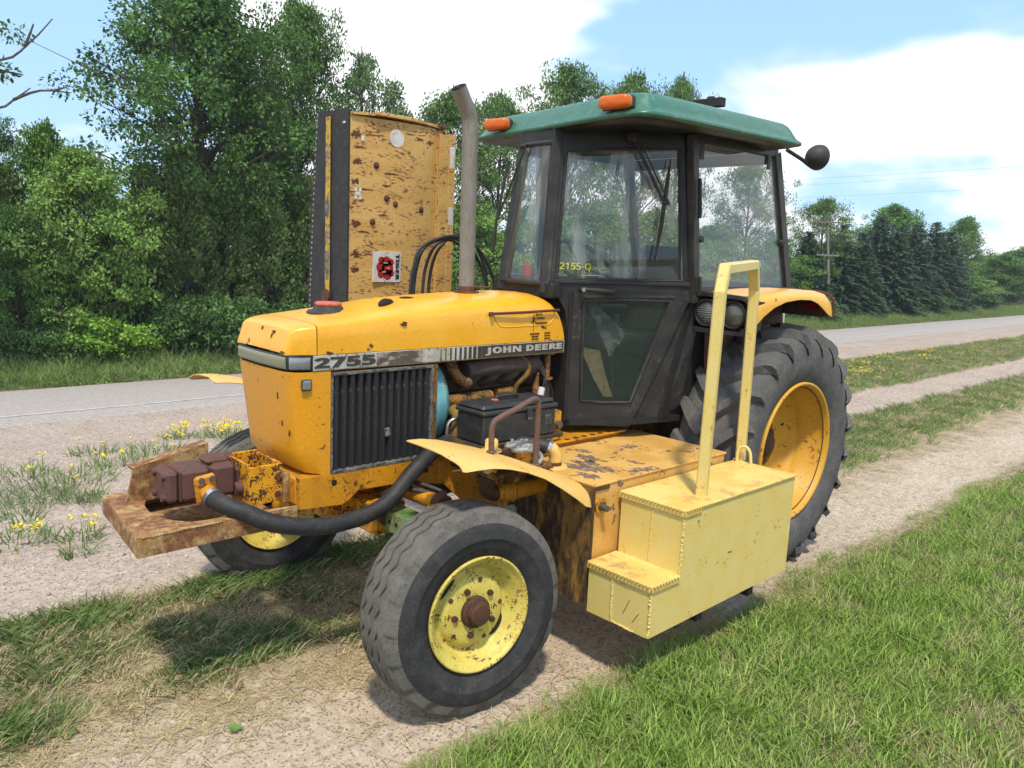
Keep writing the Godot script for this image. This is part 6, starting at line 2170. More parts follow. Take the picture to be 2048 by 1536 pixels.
# ------------------------------------------------------------------ plants
class Leaves:
	var v := PackedVector3Array()
	var n := PackedVector3Array()
	var c := PackedColorArray()
	var idx := PackedInt32Array()
	# a pointed leaf folded a little along its middle
	func leaf(p: Vector3, d: Vector3, side: Vector3, ln: float, wd: float, col: Color) -> void:
		var nm := d.cross(side).normalized()
		var i := v.size()
		v.append(p)
		v.append(p + d * ln * 0.45 + side * wd * 0.5 + nm * wd * 0.12)
		v.append(p + d * ln)
		v.append(p + d * ln * 0.45 - side * wd * 0.5 + nm * wd * 0.12)
		for k in 4:
			n.append(nm)
			c.append(col)
		idx.append_array([i, i + 1, i + 2, i, i + 2, i + 3])
	func blade(p: Vector3, d: Vector3, bend: Vector3, side: Vector3, ln: float, wd: float, col: Color) -> void:
		var i := v.size()
		var a := p
		var b := p + d * ln * 0.4 + bend * ln * 0.07
		var e := p + d * ln * 0.75 + bend * ln * 0.26
		var t := p + d * ln * 0.95 + bend * ln * 0.5
		var nm := d.cross(side).normalized()
		v.append_array([a - side * wd * 0.5, a + side * wd * 0.5, b - side * wd * 0.5, b + side * wd * 0.5, e - side * wd * 0.36, e + side * wd * 0.36, t])
		for k in 7:
			n.append(nm)
			c.append(col)
		idx.append_array([i, i + 1, i + 2, i + 1, i + 3, i + 2, i + 2, i + 3, i + 4, i + 3, i + 5, i + 4, i + 4, i + 5, i + 6])
	func done() -> ArrayMesh:
		var arr := []
		arr.resize(Mesh.ARRAY_MAX)
		arr[Mesh.ARRAY_VERTEX] = v
		arr[Mesh.ARRAY_NORMAL] = n
		arr[Mesh.ARRAY_COLOR] = c
		arr[Mesh.ARRAY_INDEX] = idx
		var m := ArrayMesh.new()
		m.add_surface_from_arrays(Mesh.PRIMITIVE_TRIANGLES, arr)
		return m

func rv() -> Vector3:
	return Vector3(rng.randfn(), rng.randfn(), rng.randfn()).normalized()

func leaf_material(back := 0.5) -> StandardMaterial3D:
	var m := StandardMaterial3D.new()
	m.vertex_color_use_as_albedo = true
	m.roughness = 0.55
	m.metallic_specular = 0.35
	m.backlight_enabled = true
	m.backlight = Color(back, back, back)
	return m

func mix_color(a: Color, b: Color) -> Color:
	var c := a.lerp(b, rng.randf())
	return c * rng.randf_range(0.82, 1.18)

# broadleaf tree. opt: H height, R crown radius, low: where the crown begins (share of H), limbs, per: clusters on a limb, leaves: leaves in a cluster, leaf: length, cr: cluster radius
func broadleaf(sd: int, o: Dictionary) -> Array:
	rng.seed = sd
	var H: float = o.H
	var R: float = o.R
	var wood := MB.new()
	var lf := Leaves.new()
	var trunk := [Vector3.ZERO]
	var rad := [o.trunk]
	for k in 7:
		var t := (k + 1) / 7.0
		trunk.append(Vector3(rng.randf_range(-0.06, 0.06) * H * 0.3 * t, H * 0.93 * t, rng.randf_range(-0.06, 0.06) * H * 0.3 * t))
		rad.append(lerpf(o.trunk, 0.015, pow(t, 0.8)))
	wood.tube(trunk, rad, 8)
	var limbs: int = o.limbs
	for i in limbs:
		var t := pow((i + 0.5) / limbs, o.get("rise_pow", 0.85))
		var az := i * 2.39996 + rng.randf_range(-0.4, 0.4)
		var y0 := lerpf(H * o.low, H * 0.88, t)
		var shape := sin(PI * clampf(0.16 + 0.80 * pow(t, o.get("top", 1.0)), 0.0, 1.0))
		var r: float = R * maxf(0.16, shape) * rng.randf_range(0.72, 1.12)
		var base_p := (trunk[clampi(int(y0 / (H * 0.93) * 7.0), 0, 7)] as Vector3) * Vector3(1, 0, 1) + Vector3(0, maxf(0.2, y0 - r * 0.30), 0)
		var tip := Vector3(cos(az) * r, y0 + r * o.get("up", 0.28) * rng.randf_range(0.6, 1.3), sin(az) * r)
		tip.y = minf(tip.y, H * (1.0 - 0.30 * pow(r / R, 2.0)))
		var mid := base_p.lerp(tip, 0.5) + Vector3(0, r * 0.10, 0)
		var lr: float = rad[clampi(int(y0 / (H * 0.93) * 7.0), 0, 7)] * 0.45
		wood.tube(smooth_path([base_p, mid, tip], 2), [lr, lr * 0.8, lr * 0.6, lr * 0.4, 0.006], 5, false)
		var per: int = o.per
		for k in per:
			var f := lerpf(0.30, 1.06, (k + rng.randf()) / per)
			var cc := base_p.lerp(tip, f) + Vector3(0, r * 0.12 * sin(PI * minf(f, 1.0)), 0)
			cc += Vector3(rng.randfn(), rng.randfn() * 0.55, rng.randfn()) * r * 0.20
			var cr: float = o.cr * rng.randf_range(0.6, 1.25)
			wood.tube([base_p.lerp(tip, maxf(f - 0.25, 0.1)), cc], [0.012, 0.004], 3, false)
			var tone: Color = mix_color(o.a, o.b)
			var nl := int(o.leaves * rng.randf_range(0.6, 1.3))
			for q in nl:
				var off := rv() * cr * pow(rng.randf(), 0.45)
				off.y *= 0.55
				var p := cc + off
				var d := (off.normalized() * 0.7 + rv() * 0.8 + Vector3(0, o.get("droop", -0.25), 0)).normalized()
				var side := d.cross((rv() * 0.7 + Vector3.UP).normalized()).normalized()
				var ln: float = o.leaf * rng.randf_range(0.7, 1.3)
				lf.leaf(p, d, side, ln, ln * o.get("wide", 0.62), tone * rng.randf_range(0.80, 1.22))
	return [wood.done(), lf.done()]

# conifer with layered drooping boughs
func spruce_tree(sd: int, H: float, R: float, ca: Color, cb: Color) -> Array:
	rng.seed = sd
	var wood := MB.new()
	var lf := Leaves.new()
	wood.tube([Vector3.ZERO, Vector3(0, H * 0.5, 0), Vector3(0, H * 0.98, 0)], [0.13, 0.08, 0.01], 7)
	var y := H * 0.04
	while y < H * 0.97:
		var t := y / H
		var r := R * pow(1.0 - t, 0.85) * (0.55 + 0.45 * smoothstep(0.0, 0.12, t)) + 0.06
		var nb := int(lerpf(13.0, 6.0, t))
		for k in nb:
			var az := TAU * (k + rng.randf()) / nb
			var ln := r * rng.randf_range(0.72, 1.15)
			var dir := Vector3(cos(az), 0, sin(az))
			var p0 := Vector3(0, y + rng.randf_range(-0.06, 0.06), 0)
			var drop := lerpf(-0.32, 0.45, t)
			var tone := mix_color(ca, cb)
			var tip := p0 + dir * ln + Vector3(0, drop * ln, 0)
			wood.tube([p0, tip], [0.018, 0.004], 3, false)
			var m := maxi(3, int(ln / 0.055))
			for q in m:
				var f := (q + 0.5) / m
				var c := p0.lerp(tip, f) + Vector3(0, 0.10 * ln * sin(PI * f), 0)
				for s in [-1.0, 1.0]:
					var sd2: Vector3 = dir.cross(Vector3.UP) * float(s)
					var d: Vector3 = (dir * 0.75 + sd2 * 0.9 + Vector3(0, -0.25, 0) + rv() * 0.25).normalized()
					var l2: float = (0.10 + 0.20 * (1.0 - f) * ln) * rng.randf_range(0.7, 1.2)
					var side := d.cross(Vector3.UP + rv() * 0.4).normalized()
					lf.leaf(c, d, side, minf(l2, 0.32), 0.075, tone * rng.randf_range(0.8, 1.2))
				var dn := (Vector3.DOWN + dir * 0.4 + rv() * 0.3).normalized()
				lf.leaf(c, dn, dn.cross(dir + rv() * 0.5).normalized(), 0.17, 0.07, tone * rng.randf_range(0.75, 1.1))
		y += lerpf(0.15, 0.12, t)
	return [wood.done(), lf.done()]

# dense column of small upright fans
func cedar_tree(sd: int, H: float, R: float, ca: Color, cb: Color, count: int) -> Array:
	rng.seed = sd
	var wood := MB.new()
	var lf := Leaves.new()
	wood.tube([Vector3.ZERO, Vector3(0, H * 0.5, 0), Vector3(0, H * 0.95, 0)], [0.10, 0.06, 0.01], 7)
	var lumps := []
	for k in 130:
		var t := pow(rng.randf(), 1.05)
		var az := rng.randf() * TAU
		var r := R * pow(1.0 - t, 0.55) * rng.randf_range(0.62, 1.0)
		lumps.append([Vector3(cos(az) * r, t * H * 0.96 + 0.05, sin(az) * r), rng.randf_range(0.16, 0.34), mix_color(ca, cb), Vector3(cos(az), 0, sin(az))])
		wood.tube([Vector3(0, maxf(0.1, t * H * 0.96 - 0.25), 0), lumps[-1][0]], [0.012, 0.004], 3, false)
	for k in count:
		var L: Array = lumps[rng.randi() % lumps.size()]
		var off: Vector3 = rv() * L[1] * pow(rng.randf(), 0.4)
		off.y *= 1.5
		var p: Vector3 = L[0] + off
		if p.y > H or p.y < 0.02:
			continue
		var d: Vector3 = (Vector3.UP * 0.8 + L[3] * 0.55 + rv() * 0.6).normalized()
		var side := d.cross(rv()).normalized()
		var ln := rng.randf_range(0.07, 0.14)
		lf.leaf(p, d, side, ln, ln * 0.55, (L[2] as Color) * rng.randf_range(0.78, 1.22))
	return [wood.done(), lf.done()]

func build_trees() -> void:
	var bark := worn(81, Color(0.30, 0.27, 0.24), Color(0.36, 0.33, 0.29), Color(0.20, 0.18, 0.16), Color(0.25, 0.22, 0.18), 0.3, {"scale": 2.0, "rough": 0.95, "soft": 0.15, "stretch": Vector3(1.6, 0.4, 1.6)})
	var lm := leaf_material(0.7)
	var nm := leaf_material(0.35)
	var kinds := {
		"maple": broadleaf(101, {"H": 8.0, "R": 2.7, "low": 0.30, "limbs": 42, "per": 10, "leaves": 96, "leaf": 0.098, "cr": 0.43, "trunk": 0.20, "a": Color(0.066, 0.152, 0.034), "b": Color(0.112, 0.218, 0.048), "up": 0.30}),
		"bushy": broadleaf(102, {"H": 5.0, "R": 1.7, "low": 0.10, "limbs": 34, "per": 8, "leaves": 95, "leaf": 0.098, "cr": 0.38, "trunk": 0.10, "a": Color(0.099, 0.205, 0.042), "b": Color(0.152, 0.284, 0.059), "up": 0.25}),
		"ash": broadleaf(103, {"H": 7.0, "R": 2.0, "low": 0.24, "limbs": 36, "per": 8, "leaves": 66, "leaf": 0.115, "cr": 0.34, "trunk": 0.13, "a": Color(0.099, 0.198, 0.046), "b": Color(0.158, 0.264, 0.073), "wide": 0.45, "up": 0.5}),
		"poplar": broadleaf(104, {"H": 7.0, "R": 1.3, "low": 0.25, "limbs": 34, "per": 6, "leaves": 26, "leaf": 0.095, "cr": 0.24, "trunk": 0.09, "a": Color(0.158, 0.238, 0.106), "b": Color(0.224, 0.304, 0.145), "up": 0.9, "wide": 0.8}),
		"shrub": broadleaf(105, {"H": 1.3, "R": 1.0, "low": 0.06, "limbs": 26, "per": 6, "leaves": 46, "leaf": 0.095, "cr": 0.23, "trunk": 0.03, "a": Color(0.079, 0.165, 0.046), "b": Color(0.119, 0.218, 0.059), "up": 0.4}),
		"lime": broadleaf(106, {"H": 1.3, "R": 1.0, "low": 0.05, "limbs": 22, "per": 6, "leaves": 44, "leaf": 0.11, "cr": 0.22, "trunk": 0.025, "a": Color(0.198, 0.356, 0.046), "b": Color(0.251, 0.436, 0.066), "up": 0.7}),
		"pale": broadleaf(107, {"H": 5.0, "R": 1.7, "low": 0.08, "limbs": 36, "per": 8, "leaves": 95, "leaf": 0.10, "cr": 0.38, "trunk": 0.10, "a": Color(0.165, 0.290, 0.063), "b": Color(0.238, 0.383, 0.090), "up": 0.25}),
		"cedar": cedar_tree(108, 5.0, 0.95, Color(0.103, 0.165, 0.048), Color(0.152, 0.218, 0.063), 22000),
		"spruce": spruce_tree(109, 6.0, 1.45, Color(0.053, 0.106, 0.055), Color(0.082, 0.148, 0.071)),
		"spruce_b": spruce_tree(110, 6.0, 1.3, Color(0.055, 0.111, 0.053), Color(0.084, 0.152, 0.069)),
	}
	var called := {"maple": "maple_tree", "bushy": "bushy_tree", "pale": "bushy_tree", "ash": "ash_tree", "poplar": "poplar_tree", "cedar": "cedar_tree", "spruce": "spruce_tree", "spruce_b": "spruce_tree", "shrub": "shrub", "lime": "shrub"}
	var cats := {"shrub": "shrub"}
	var spots := [
		["maple", -16.50, -6.03, 1.096, 1.073, "tall spreading maple rising above the cedars, its fork open to the sky"],
		["maple", -18.00, -9.50, 1.198, 0.671, "tall dark maple behind the left edge of the folded mower head"],
		["maple", -17.50, -1.74, 0.680, 0.385, "dark maple at the left edge of the picture behind the pale bushy tree"],
		["bushy", -15.20, -3.07, 0.957, 0.771, "pale green bushy tree left of the dark cedars"],
		["bushy", -15.40, -1.84, 0.691, 0.502, "mid green bushy tree cut by the left picture edge"],
		["bushy", -17.00, -2.80, 1.090, 0.558, "deep green bushy tree showing above the pale one"],
		["cedar", -15.60, -5.31, 0.947, 0.917, "tallest dark olive cedar below the fork of the spreading maple"],
		["cedar", -15.90, -4.58, 0.847, 0.843, "dark olive cedar beside the pale bushy tree"],
		["cedar", -15.50, -6.23, 0.810, 0.882, "dark olive cedar right of the tallest cedar"],
		["cedar", -15.60, -7.24, 0.900, 0.917, "dark green cedar left of the mower flap, second from it"],
		["cedar", -15.70, -8.25, 0.873, 1.020, "dark green cedar touching the mower flap"],
		["cedar", -16.30, -4.00, 0.688, 0.778, "shorter cedar half hidden by the pale bushy tree"],
		["cedar", -17.00, -6.30, 0.964, 1.000, "cedar standing in the second row behind the tallest cedar"],
		["cedar", -16.60, -1.94, 0.799, 0.839, "cedar in the second row at the left picture edge"],
		["maple", -19.00, -8.75, 0.905, 0.541, "maple in the back row filling the gap above the cedars"],
		["poplar", -18.00, -11.54, 1.295, 0.886, "thin airy poplar rising behind the top of the mower head"],
		["poplar", -18.50, -13.00, 1.216, 0.748, "smaller airy poplar just right of the thin one"],
		["bushy", -16.00, -9.31, 0.946, 0.794, "green bushy tree hidden behind the mower head"],
		["bushy", -16.20, -11.58, 0.995, 0.857, "green bushy tree seen between mower head and exhaust pipe"],
		["ash", -17.00, -14.08, 1.029, 0.880, "light green ash seen left of the exhaust pipe"],
		["ash", -17.50, -16.58, 1.080, 0.821, "light green ash beside the cab roof edge"],
		["ash", -18.00, -20.40, 1.313, 1.005, "ash whose feathery top shows above the cab roof front"],
		["ash", -19.00, -25.27, 1.405, 0.921, "ash whose top shows behind the amber roof lamp"],
		["ash", -20.00, -30.14, 1.517, 0.787, "ash whose top just clears the middle of the cab roof"],
		["bushy", -15.60, -13.74, 0.890, 0.940, "bright green bushy tree seen through the front pane of the cab"],
		["bushy", -15.80, -16.73, 0.909, 1.073, "green bushy tree seen through the front of the door glass"],
		["bushy", -16.00, -19.99, 0.996, 1.169, "green bushy tree seen through the middle of the door glass"],
		["bushy", -16.40, -24.11, 0.989, 1.236, "green bushy tree seen through the rear of the door glass"],
		["ash", -18.00, -33.41, 1.044, 0.926, "light ash seen through the side window of the cab"],
		["bushy", -16.60, -28.37, 0.927, 1.161, "bushy tree low behind the side window of the cab"],
		["bushy", -16.00, -32.95, 0.871, 0.903, "bushy tree at the rear edge of the cab side window"],
		["ash", -16.50, -38.29, 0.841, 0.849, "wispy ash beside the utility pole"],
		["spruce", -15.50, -34.93, 0.732, 1.329, "spruce left of the utility pole"],
		["spruce", -16.00, -39.71, 0.836, 1.325, "spruce directly behind the utility pole"],
		["spruce_b", -15.60, -41.06, 0.784, 1.417, "first spruce right of the utility pole"],
		["spruce", -16.20, -44.78, 0.953, 1.507, "second spruce right of the utility pole"],
		["spruce_b", -15.40, -45.24, 0.820, 1.672, "third spruce right of the utility pole"],
		["spruce", -15.80, -49.07, 0.925, 1.594, "fourth spruce right of the utility pole, very dark"],
		["spruce_b", -16.00, -52.60, 0.984, 1.687, "fifth spruce right of the utility pole"],
		["spruce", -15.60, -54.27, 0.896, 1.538, "last spruce of the row before the leafy trees"],
		["bushy", -19.00, -53.37, 1.499, 1.486, "tall round leafy tree standing above the spruce row"],
		["bushy", -19.00, -67.33, 1.522, 1.108, "round-topped leafy tree at the end of the spruce row"],
		["bushy", -16.00, -60.98, 0.537, 1.152, "low bright bushy tree after the spruce row"],
		["bushy", -17.00, -70.96, 0.913, 1.541, "bushy tree near the right picture edge"],
		["bushy", -17.00, -79.51, 1.184, 1.810, "bushy tree cut by the right picture edge"],
		["ash", -20.00, -76.20, 0.572, 1.097, "small sparse ash behind the low bushy tree"],
		["spruce", -18.00, -47.82, 0.852, 1.490, "second-row spruce between the first and second of the front row"],
		["spruce_b", -18.00, -53.56, 0.875, 1.794, "second-row spruce between the third and fourth of the front row"],
		["spruce", -18.00, -60.00, 0.929, 1.617, "second-row spruce behind the end of the front row"],
		["bushy", -18.50, -43.67, 0.892, 1.293, "leafy tree behind the first spruces"],
		["bushy", -20.00, -86.59, 1.094, 2.132, "back-row leafy tree near the right picture edge"],
		["shrub", -14.60, -3.19, 0.730, 0.770, "bright lime green shrub at the foot of the pale bushy tree"],
		["shrub", -14.50, -3.74, 0.605, 0.575, "lime green shrub with loose twigs beside the road verge"],
		["shrub", -14.70, -2.39, 0.662, 0.648, "dark green shrub under the pale bushy tree"],
		["shrub", -14.70, -1.65, 0.604, 0.579, "dark shrub at the left end of the verge"],
		["shrub", -14.70, -4.64, 0.861, 0.820, "dull green shrub below the tallest cedar"],
		["shrub", -14.60, -5.54, 1.115, 0.958, "wide grey green shrub left of the tractor nose"],
		["shrub", -14.80, -6.47, 1.011, 0.823, "dark green shrub hidden by the tractor nose"],
		["shrub", -14.80, -7.63, 0.909, 0.857, "shrub behind the front of the hood"],
		["shrub", -14.90, -34.73, 1.088, 1.075, "shrub at the foot of the utility pole"],
		["shrub", -14.90, -49.61, 0.945, 1.361, "small shrub at the foot of the spruce row"],
		["shrub", -15.20, -59.90, 1.026, 1.565, "shrub at the foot of the low bushy tree"],
	]
	var turn := 0.3
	for s in spots:
		var kind: String = s[0]
		var label: String = s[5]
		if label.begins_with("pale green bushy") or label.begins_with("bright green bushy") or label.begins_with("low bright"):
			kind = "pale"
		if label.contains("lime"):
			kind = "lime"
		var nm2: String = called[kind]
		var y: float = land(s[1]) if s[1] > -12.4 else -0.95
		var o := base(nm2, Vector3(s[1], y, s[2]), turn)
		turn += 2.1
		o.scale = Vector3(s[4], s[3] * (1.14 if kind == "ash" else (1.06 if kind == "maple" else 1.0)), s[4])
		var low: bool = nm2 == "shrub"
		tag(o, label, "shrub" if low else "tree", "shrubs along the road verge" if low else "trees beyond the road")
		var conifer := kind.begins_with("spruce") or kind == "cedar"
		put("stems" if low else "trunk", kinds[kind][0], bark, o)
		put("foliage" if low else "crown", kinds[kind][1], nm if conifer else lm, o)
	# tree outside the left edge whose boughs and dead twigs reach into the picture
	var edge := broadleaf(120, {"H": 8.0, "R": 1.75, "low": 0.50, "limbs": 26, "per": 7, "leaves": 70, "leaf": 0.10, "cr": 0.34, "trunk": 0.16, "a": Color(0.05, 0.10, 0.028), "b": Color(0.075, 0.135, 0.036), "up": 0.3})
	var e := base("maple_tree", Vector3(-13.6, -0.95, 0.75), 0.0)
	tag(e, "maple at the top left corner with bare dead twigs reaching into the sky", "tree", "trees beyond the road")
	put("trunk", edge[0], bark, e)
	put("crown", edge[1], lm, e)
	var b := MB.new()
	var og := Vector3(-13.6, -0.95, 0.75)
	for path in [[Vector3(-13.55, 3.3, 0.7), Vector3(-13.5, 3.75, -1.2), Vector3(-13.5, 4.0, -1.6), Vector3(-13.5, 4.22, -1.85)], [Vector3(-13.5, 3.98, -1.58), Vector3(-13.5, 4.20, -2.0), Vector3(-13.5, 4.24, -2.5)], [Vector3(-13.55, 4.1, 0.7), Vector3(-13.5, 4.55, -1.3), Vector3(-13.5, 4.95, -1.85), Vector3(-13.5, 5.45, -2.25)], [Vector3(-13.5, 4.9, -1.8), Vector3(-13.5, 5.3, -1.95)], [Vector3(-13.5, 4.45, -1.0), Vector3(-13.5, 4.42, -1.75)], [Vector3(-13.5, 4.22, -2.2), Vector3(-13.5, 4.32, -2.4)]]:
		var pts := []
		for q in path:
			pts.append(q - og)
		var sm := smooth_path(pts, 3)
		var rr := []
		for k in sm.size():
			rr.append(lerpf(0.030, 0.007, float(k) / sm.size()))
		b.tube(sm, rr, 5)
	part("dead_branch", b, bark, e)

# ------------------------------------------------------------------ pole, wires, marker, flowers, weeds, stones
func build_roadside() -> void:
	rng.seed = 55
	var wood := worn(83, Color(0.50, 0.49, 0.47), Color(0.45, 0.44, 0.42), Color(0.36, 0.35, 0.33), Color(0.42, 0.40, 0.37), 0.3, {"scale": 1.5, "rough": 0.95, "soft": 0.15, "stretch": Vector3(1.6, 0.3, 1.6)})
	var p := base("utility_pole", Vector3(-14.3, -0.95, -35.4))
	tag(p, "grey wooden utility pole with two crossarms in front of the spruces", "pole")
	var b := MB.new()
	b.tube([Vector3.ZERO, Vector3(-0.20, 2.4, 0.22), Vector3(-0.40, 4.85, 0.44)], [0.085, 0.075, 0.06], 12)
	part("post", b, wood, p)
	for q in [[Vector3(-0.395, 4.72, 0.42), 0.60], [Vector3(-0.25, 3.2, 0.28), 0.52]]:
		b = MB.new()
		var d := Vector3(0.72, 0.0, -0.69)
		b.bar((q[0] as Vector3) - d * q[1] + Vector3(0.02, 0, 0.13), (q[0] as Vector3) + d * q[1] + Vector3(0.02, 0, 0.13), 0.07, 0.08, Vector3.UP)
		var arm := part("crossarm", b, wood, p)
		for f in [-0.9, -0.45, 0.45, 0.9]:
			b = MB.new()
			var c: Vector3 = (q[0] as Vector3) + d * q[1] * f + Vector3(0.02, 0.05, 0.13)
			b.cyl(c, c + Vector3(0, 0.12, 0), 0.035, 0.02, 8)
			part("insulator", b, mats.steel, arm)
	# wires strung high across the road
	for q in [[5.42, 0.022, "topmost thin power line crossing the sky right of the cab"], [5.22, 0.027, "thin power line just below the topmost one"], [4.72, 0.028, "lowest thin power line crossing the sky right of the cab"]]:
		b = MB.new()
		var pts := []
		for k in 25:
			var t := k / 24.0
			var x := lerpf(-24.0, 30.0, t)
			pts.append(Vector3(x, float(q[0]) + float(q[1]) * (x + 5.6) + 0.0012 * (x + 10.0) * (x + 10.0) * 0.3, -30.0))
		b.tube(pts, 0.003, 5)
		tag(put("power_line", b.done(), mats.grey_edge), q[2], "wire", "power lines")
	b = MB.new()
	b.box(Vector3(0, 0.36, 0), Vector3(0.10, 0.72, 0.05), 0.01)
	b.box(Vector3(0, 0.60, 0.027), Vector3(0.07, 0.10, 0.006), 0.002)
	var mk := put("marker_post", b.done(), mats.sticker)
	mk.position = Vector3(-13.6, -0.96, -29.6)
	tag(mk, "small white marker post on the far verge below the rear fender", "post")

	# plants with yellow blossom
	var stem := leaf_material(0.4)
	var petal := leaf_material(0.4)
	var spots := [
		[-4.50, -1.30, 0.24, 40, "yellow flowering clump right behind the far front tyre"],
		[-4.72, -0.98, 0.16, 16, "yellow flowering clump left of the one behind the far tyre"],
		[-4.05, -0.52, 0.26, 7, "low green clump with a few yellow blossoms behind the pump guard"],
		[-3.72, -0.10, 0.24, 5, "green clump with pale yellow blossoms near the bumper plate"],
		[-4.45, -0.12, 0.20, 2, "grassy tuft with few blossoms in the gravel above the bumper"],
		[-3.30, 0.30, 0.26, 2, "green weed tuft on the gravel left of the bumper"],
		[-3.80, 0.55, 0.24, 2, "spreading weed patch on the gravel with two yellow blossoms"],
		[-2.10, 0.95, 0.20, 8, "yellow flowering weed at the left picture edge"],
		[-1.95, 0.66, 0.12, 4, "small yellow flowering weed just left of the bumper corner"],
		[-2.55, 0.82, 0.15, 0, "green weed between gravel stones near the left picture edge"],
		[-2.75, 0.42, 0.15, 0, "small weed tuft on gravel in front of the bumper"],
		[-1.70, 0.74, 0.09, 0, "tiny green tuft below the bumper corner"],
	]
	var place := [[1775, 0], [0, 0]]
	for k in 6:
		spots.append([-2.5 - 1.1 * rng.randf(), -10.2 - 1.3 * k + 0.8 * rng.randf(), rng.randf_range(0.22, 0.36), rng.randi_range(6, 18), "yellow flowering patch number %d along the verge right of the rear tyre" % (k + 1)])
	var ordinal := ["nearest", "second", "third", "fourth", "fifth", "farthest"]
	for k in spots.size():
		var s: Array = spots[k]
		var lf := Leaves.new()
		var fl := Leaves.new()
		var rr: float = s[2]
		for q in int(1900 * rr * rr + 30):
			var a := rng.randf() * TAU
			var r := rr * sqrt(rng.randf())
			var d := Vector3(cos(a) * 0.5, 1.0, sin(a) * 0.5) + rv() * 0.45
			var c := mix_color(Color(0.11, 0.20, 0.05), Color(0.19, 0.28, 0.085))
			lf.blade(Vector3(cos(a) * r, 0.0, sin(a) * r), d.normalized(), rv(), d.cross(rv()).normalized(), rng.randf_range(0.05, 0.12), rng.randf_range(0.005, 0.009), c)
		for q in int(s[3]):
			var a := rng.randf() * TAU
			var r := rr * 0.9 * sqrt(rng.randf())
			var h := rng.randf_range(0.08, 0.15)
			var c := Vector3(cos(a) * r, h, sin(a) * r)
			lf.blade(Vector3(c.x, 0, c.z), Vector3.UP, rv() * 0.2, rv(), h, 0.006, Color(0.13, 0.20, 0.05))
			for m in 7:
				var d := (Vector3(cos(TAU * m / 7.0), 0.7, sin(TAU * m / 7.0)) + rv() * 0.3).normalized()
				fl.leaf(c + rv() * 0.012, d, d.cross(Vector3.UP).normalized(), 0.026, 0.019, Color(0.78, 0.62, 0.03) * rng.randf_range(0.85, 1.1))
		var o := base("flowering_weed", Vector3(s[0], land(s[0]) - 0.005, s[1]))
		var text: String = s[4]
		if k >= 12:
			text = "%s yellow flowering patch on the verge right of the rear tyre" % ordinal[k - 12]
		tag(o, text, "weed", "weeds on the gravel and verge")
		put("leaves", lf.done(), stem, o)
		if int(s[3]) > 0:
			put("blossoms", fl.done(), petal, o)
	# broad-leaved plants in the near rut
	for s in [[0.42, 0.78, "flat broad-leaved plantain in the straw left of the near front tyre"], [-0.72, 0.62, "broad-leaved seedling at the edge of the gravel rut"]]:
		var lf := Leaves.new()
		for q in 7:
			var a := TAU * q / 7.0 + rng.randf() * 0.5
			var d := Vector3(cos(a), 0.12 + 0.25 * rng.randf(), sin(a)).normalized()
			lf.leaf(Vector3(0, 0.012, 0), d, d.cross(Vector3.UP).normalized(), rng.randf_range(0.026, 0.04), rng.randf_range(0.018, 0.026), Color(0.13, 0.24, 0.055) * rng.randf_range(0.85, 1.15))
		var o := put("plantain", lf.done(), stem)
		o.position = Vector3(s[0], 0.004, s[1])
		tag(o, s[2], "weed")
	# loose stones lying in the near rut
	var stone := worn(84, Color(0.60, 0.54, 0.48), Color(0.50, 0.45, 0.41), Color(0.42, 0.37, 0.33), Color(0.5, 0.44, 0.38), 0.2, {"scale": 5.0, "rough": 0.9, "soft": 0.1})
	var labels := ["pale flat stone in the rut below the near front tyre", "small tan stone on the rut left of the near front tyre", "stone lying in straw at the bottom edge", "brown stone in the grass at lower right"]
	var at := [Vector3(0.72, 0, 0.36), Vector3(0.52, 0, 0.55), Vector3(0.55, 0, 0.95), Vector3(1.58, 0.02, -0.45)]
	for k in 4:
		b = MB.new()
		b.ball(Vector3(0, 0.004, 0), Vector3(0.016 + 0.004 * (k % 2), 0.008, 0.012), 9, 6)
		var o := put("stone", b.done(), stone)
		o.position = at[k]
		o.rotation.y = k * 1.3
		tag(o, labels[k], "stone", "loose stones")

# ------------------------------------------------------------------ grass, straw, gravel: nobody could count these
func scatter(called: String, label: String, category: String, mesh: Mesh, mat: Material, xf: Array, cols: PackedColorArray) -> void:
	var mm := MultiMesh.new()
	mm.transform_format = MultiMesh.TRANSFORM_3D
	mm.use_colors = true
	mm.mesh = mesh
	mm.instance_count = xf.size()
	for i in xf.size():
		mm.set_instance_transform(i, xf[i])
		mm.set_instance_color(i, cols[i])
	var o := MultiMeshInstance3D.new()
	o.multimesh = mm
	o.material_override = mat
	o.name = called
	add_child(o)
	tag(o, label, category, "", "stuff")

func tuft(sd: int, blades: int, spread: float, h0: float, h1: float, w: float, lean: float) -> ArrayMesh:
	rng.seed = sd
	var lf := Leaves.new()
	for k in blades:
		var a := rng.randf() * TAU
		var r := spread * sqrt(rng.randf())
		var d := (Vector3.UP + rv() * lean).normalized()
		d.y = absf(d.y)
		var side := d.cross(rv()).normalized()
		lf.blade(Vector3(cos(a) * r, -0.008, sin(a) * r), d, (rv() * Vector3(1, 0.3, 1)).normalized() - Vector3(0, 0.25, 0), side, rng.randf_range(h0, h1), w * rng.randf_range(0.7, 1.3), Color.WHITE * rng.randf_range(0.8, 1.15))
	return lf.done()

func put_at(x: float, y: float, z: float, s: float, sy := -1.0) -> Transform3D:
	var bs := Basis(Vector3.UP, rng.randf() * TAU)
	return Transform3D(bs.scaled(Vector3(s, s if sy < 0.0 else sy, s)), Vector3(x, y, z))

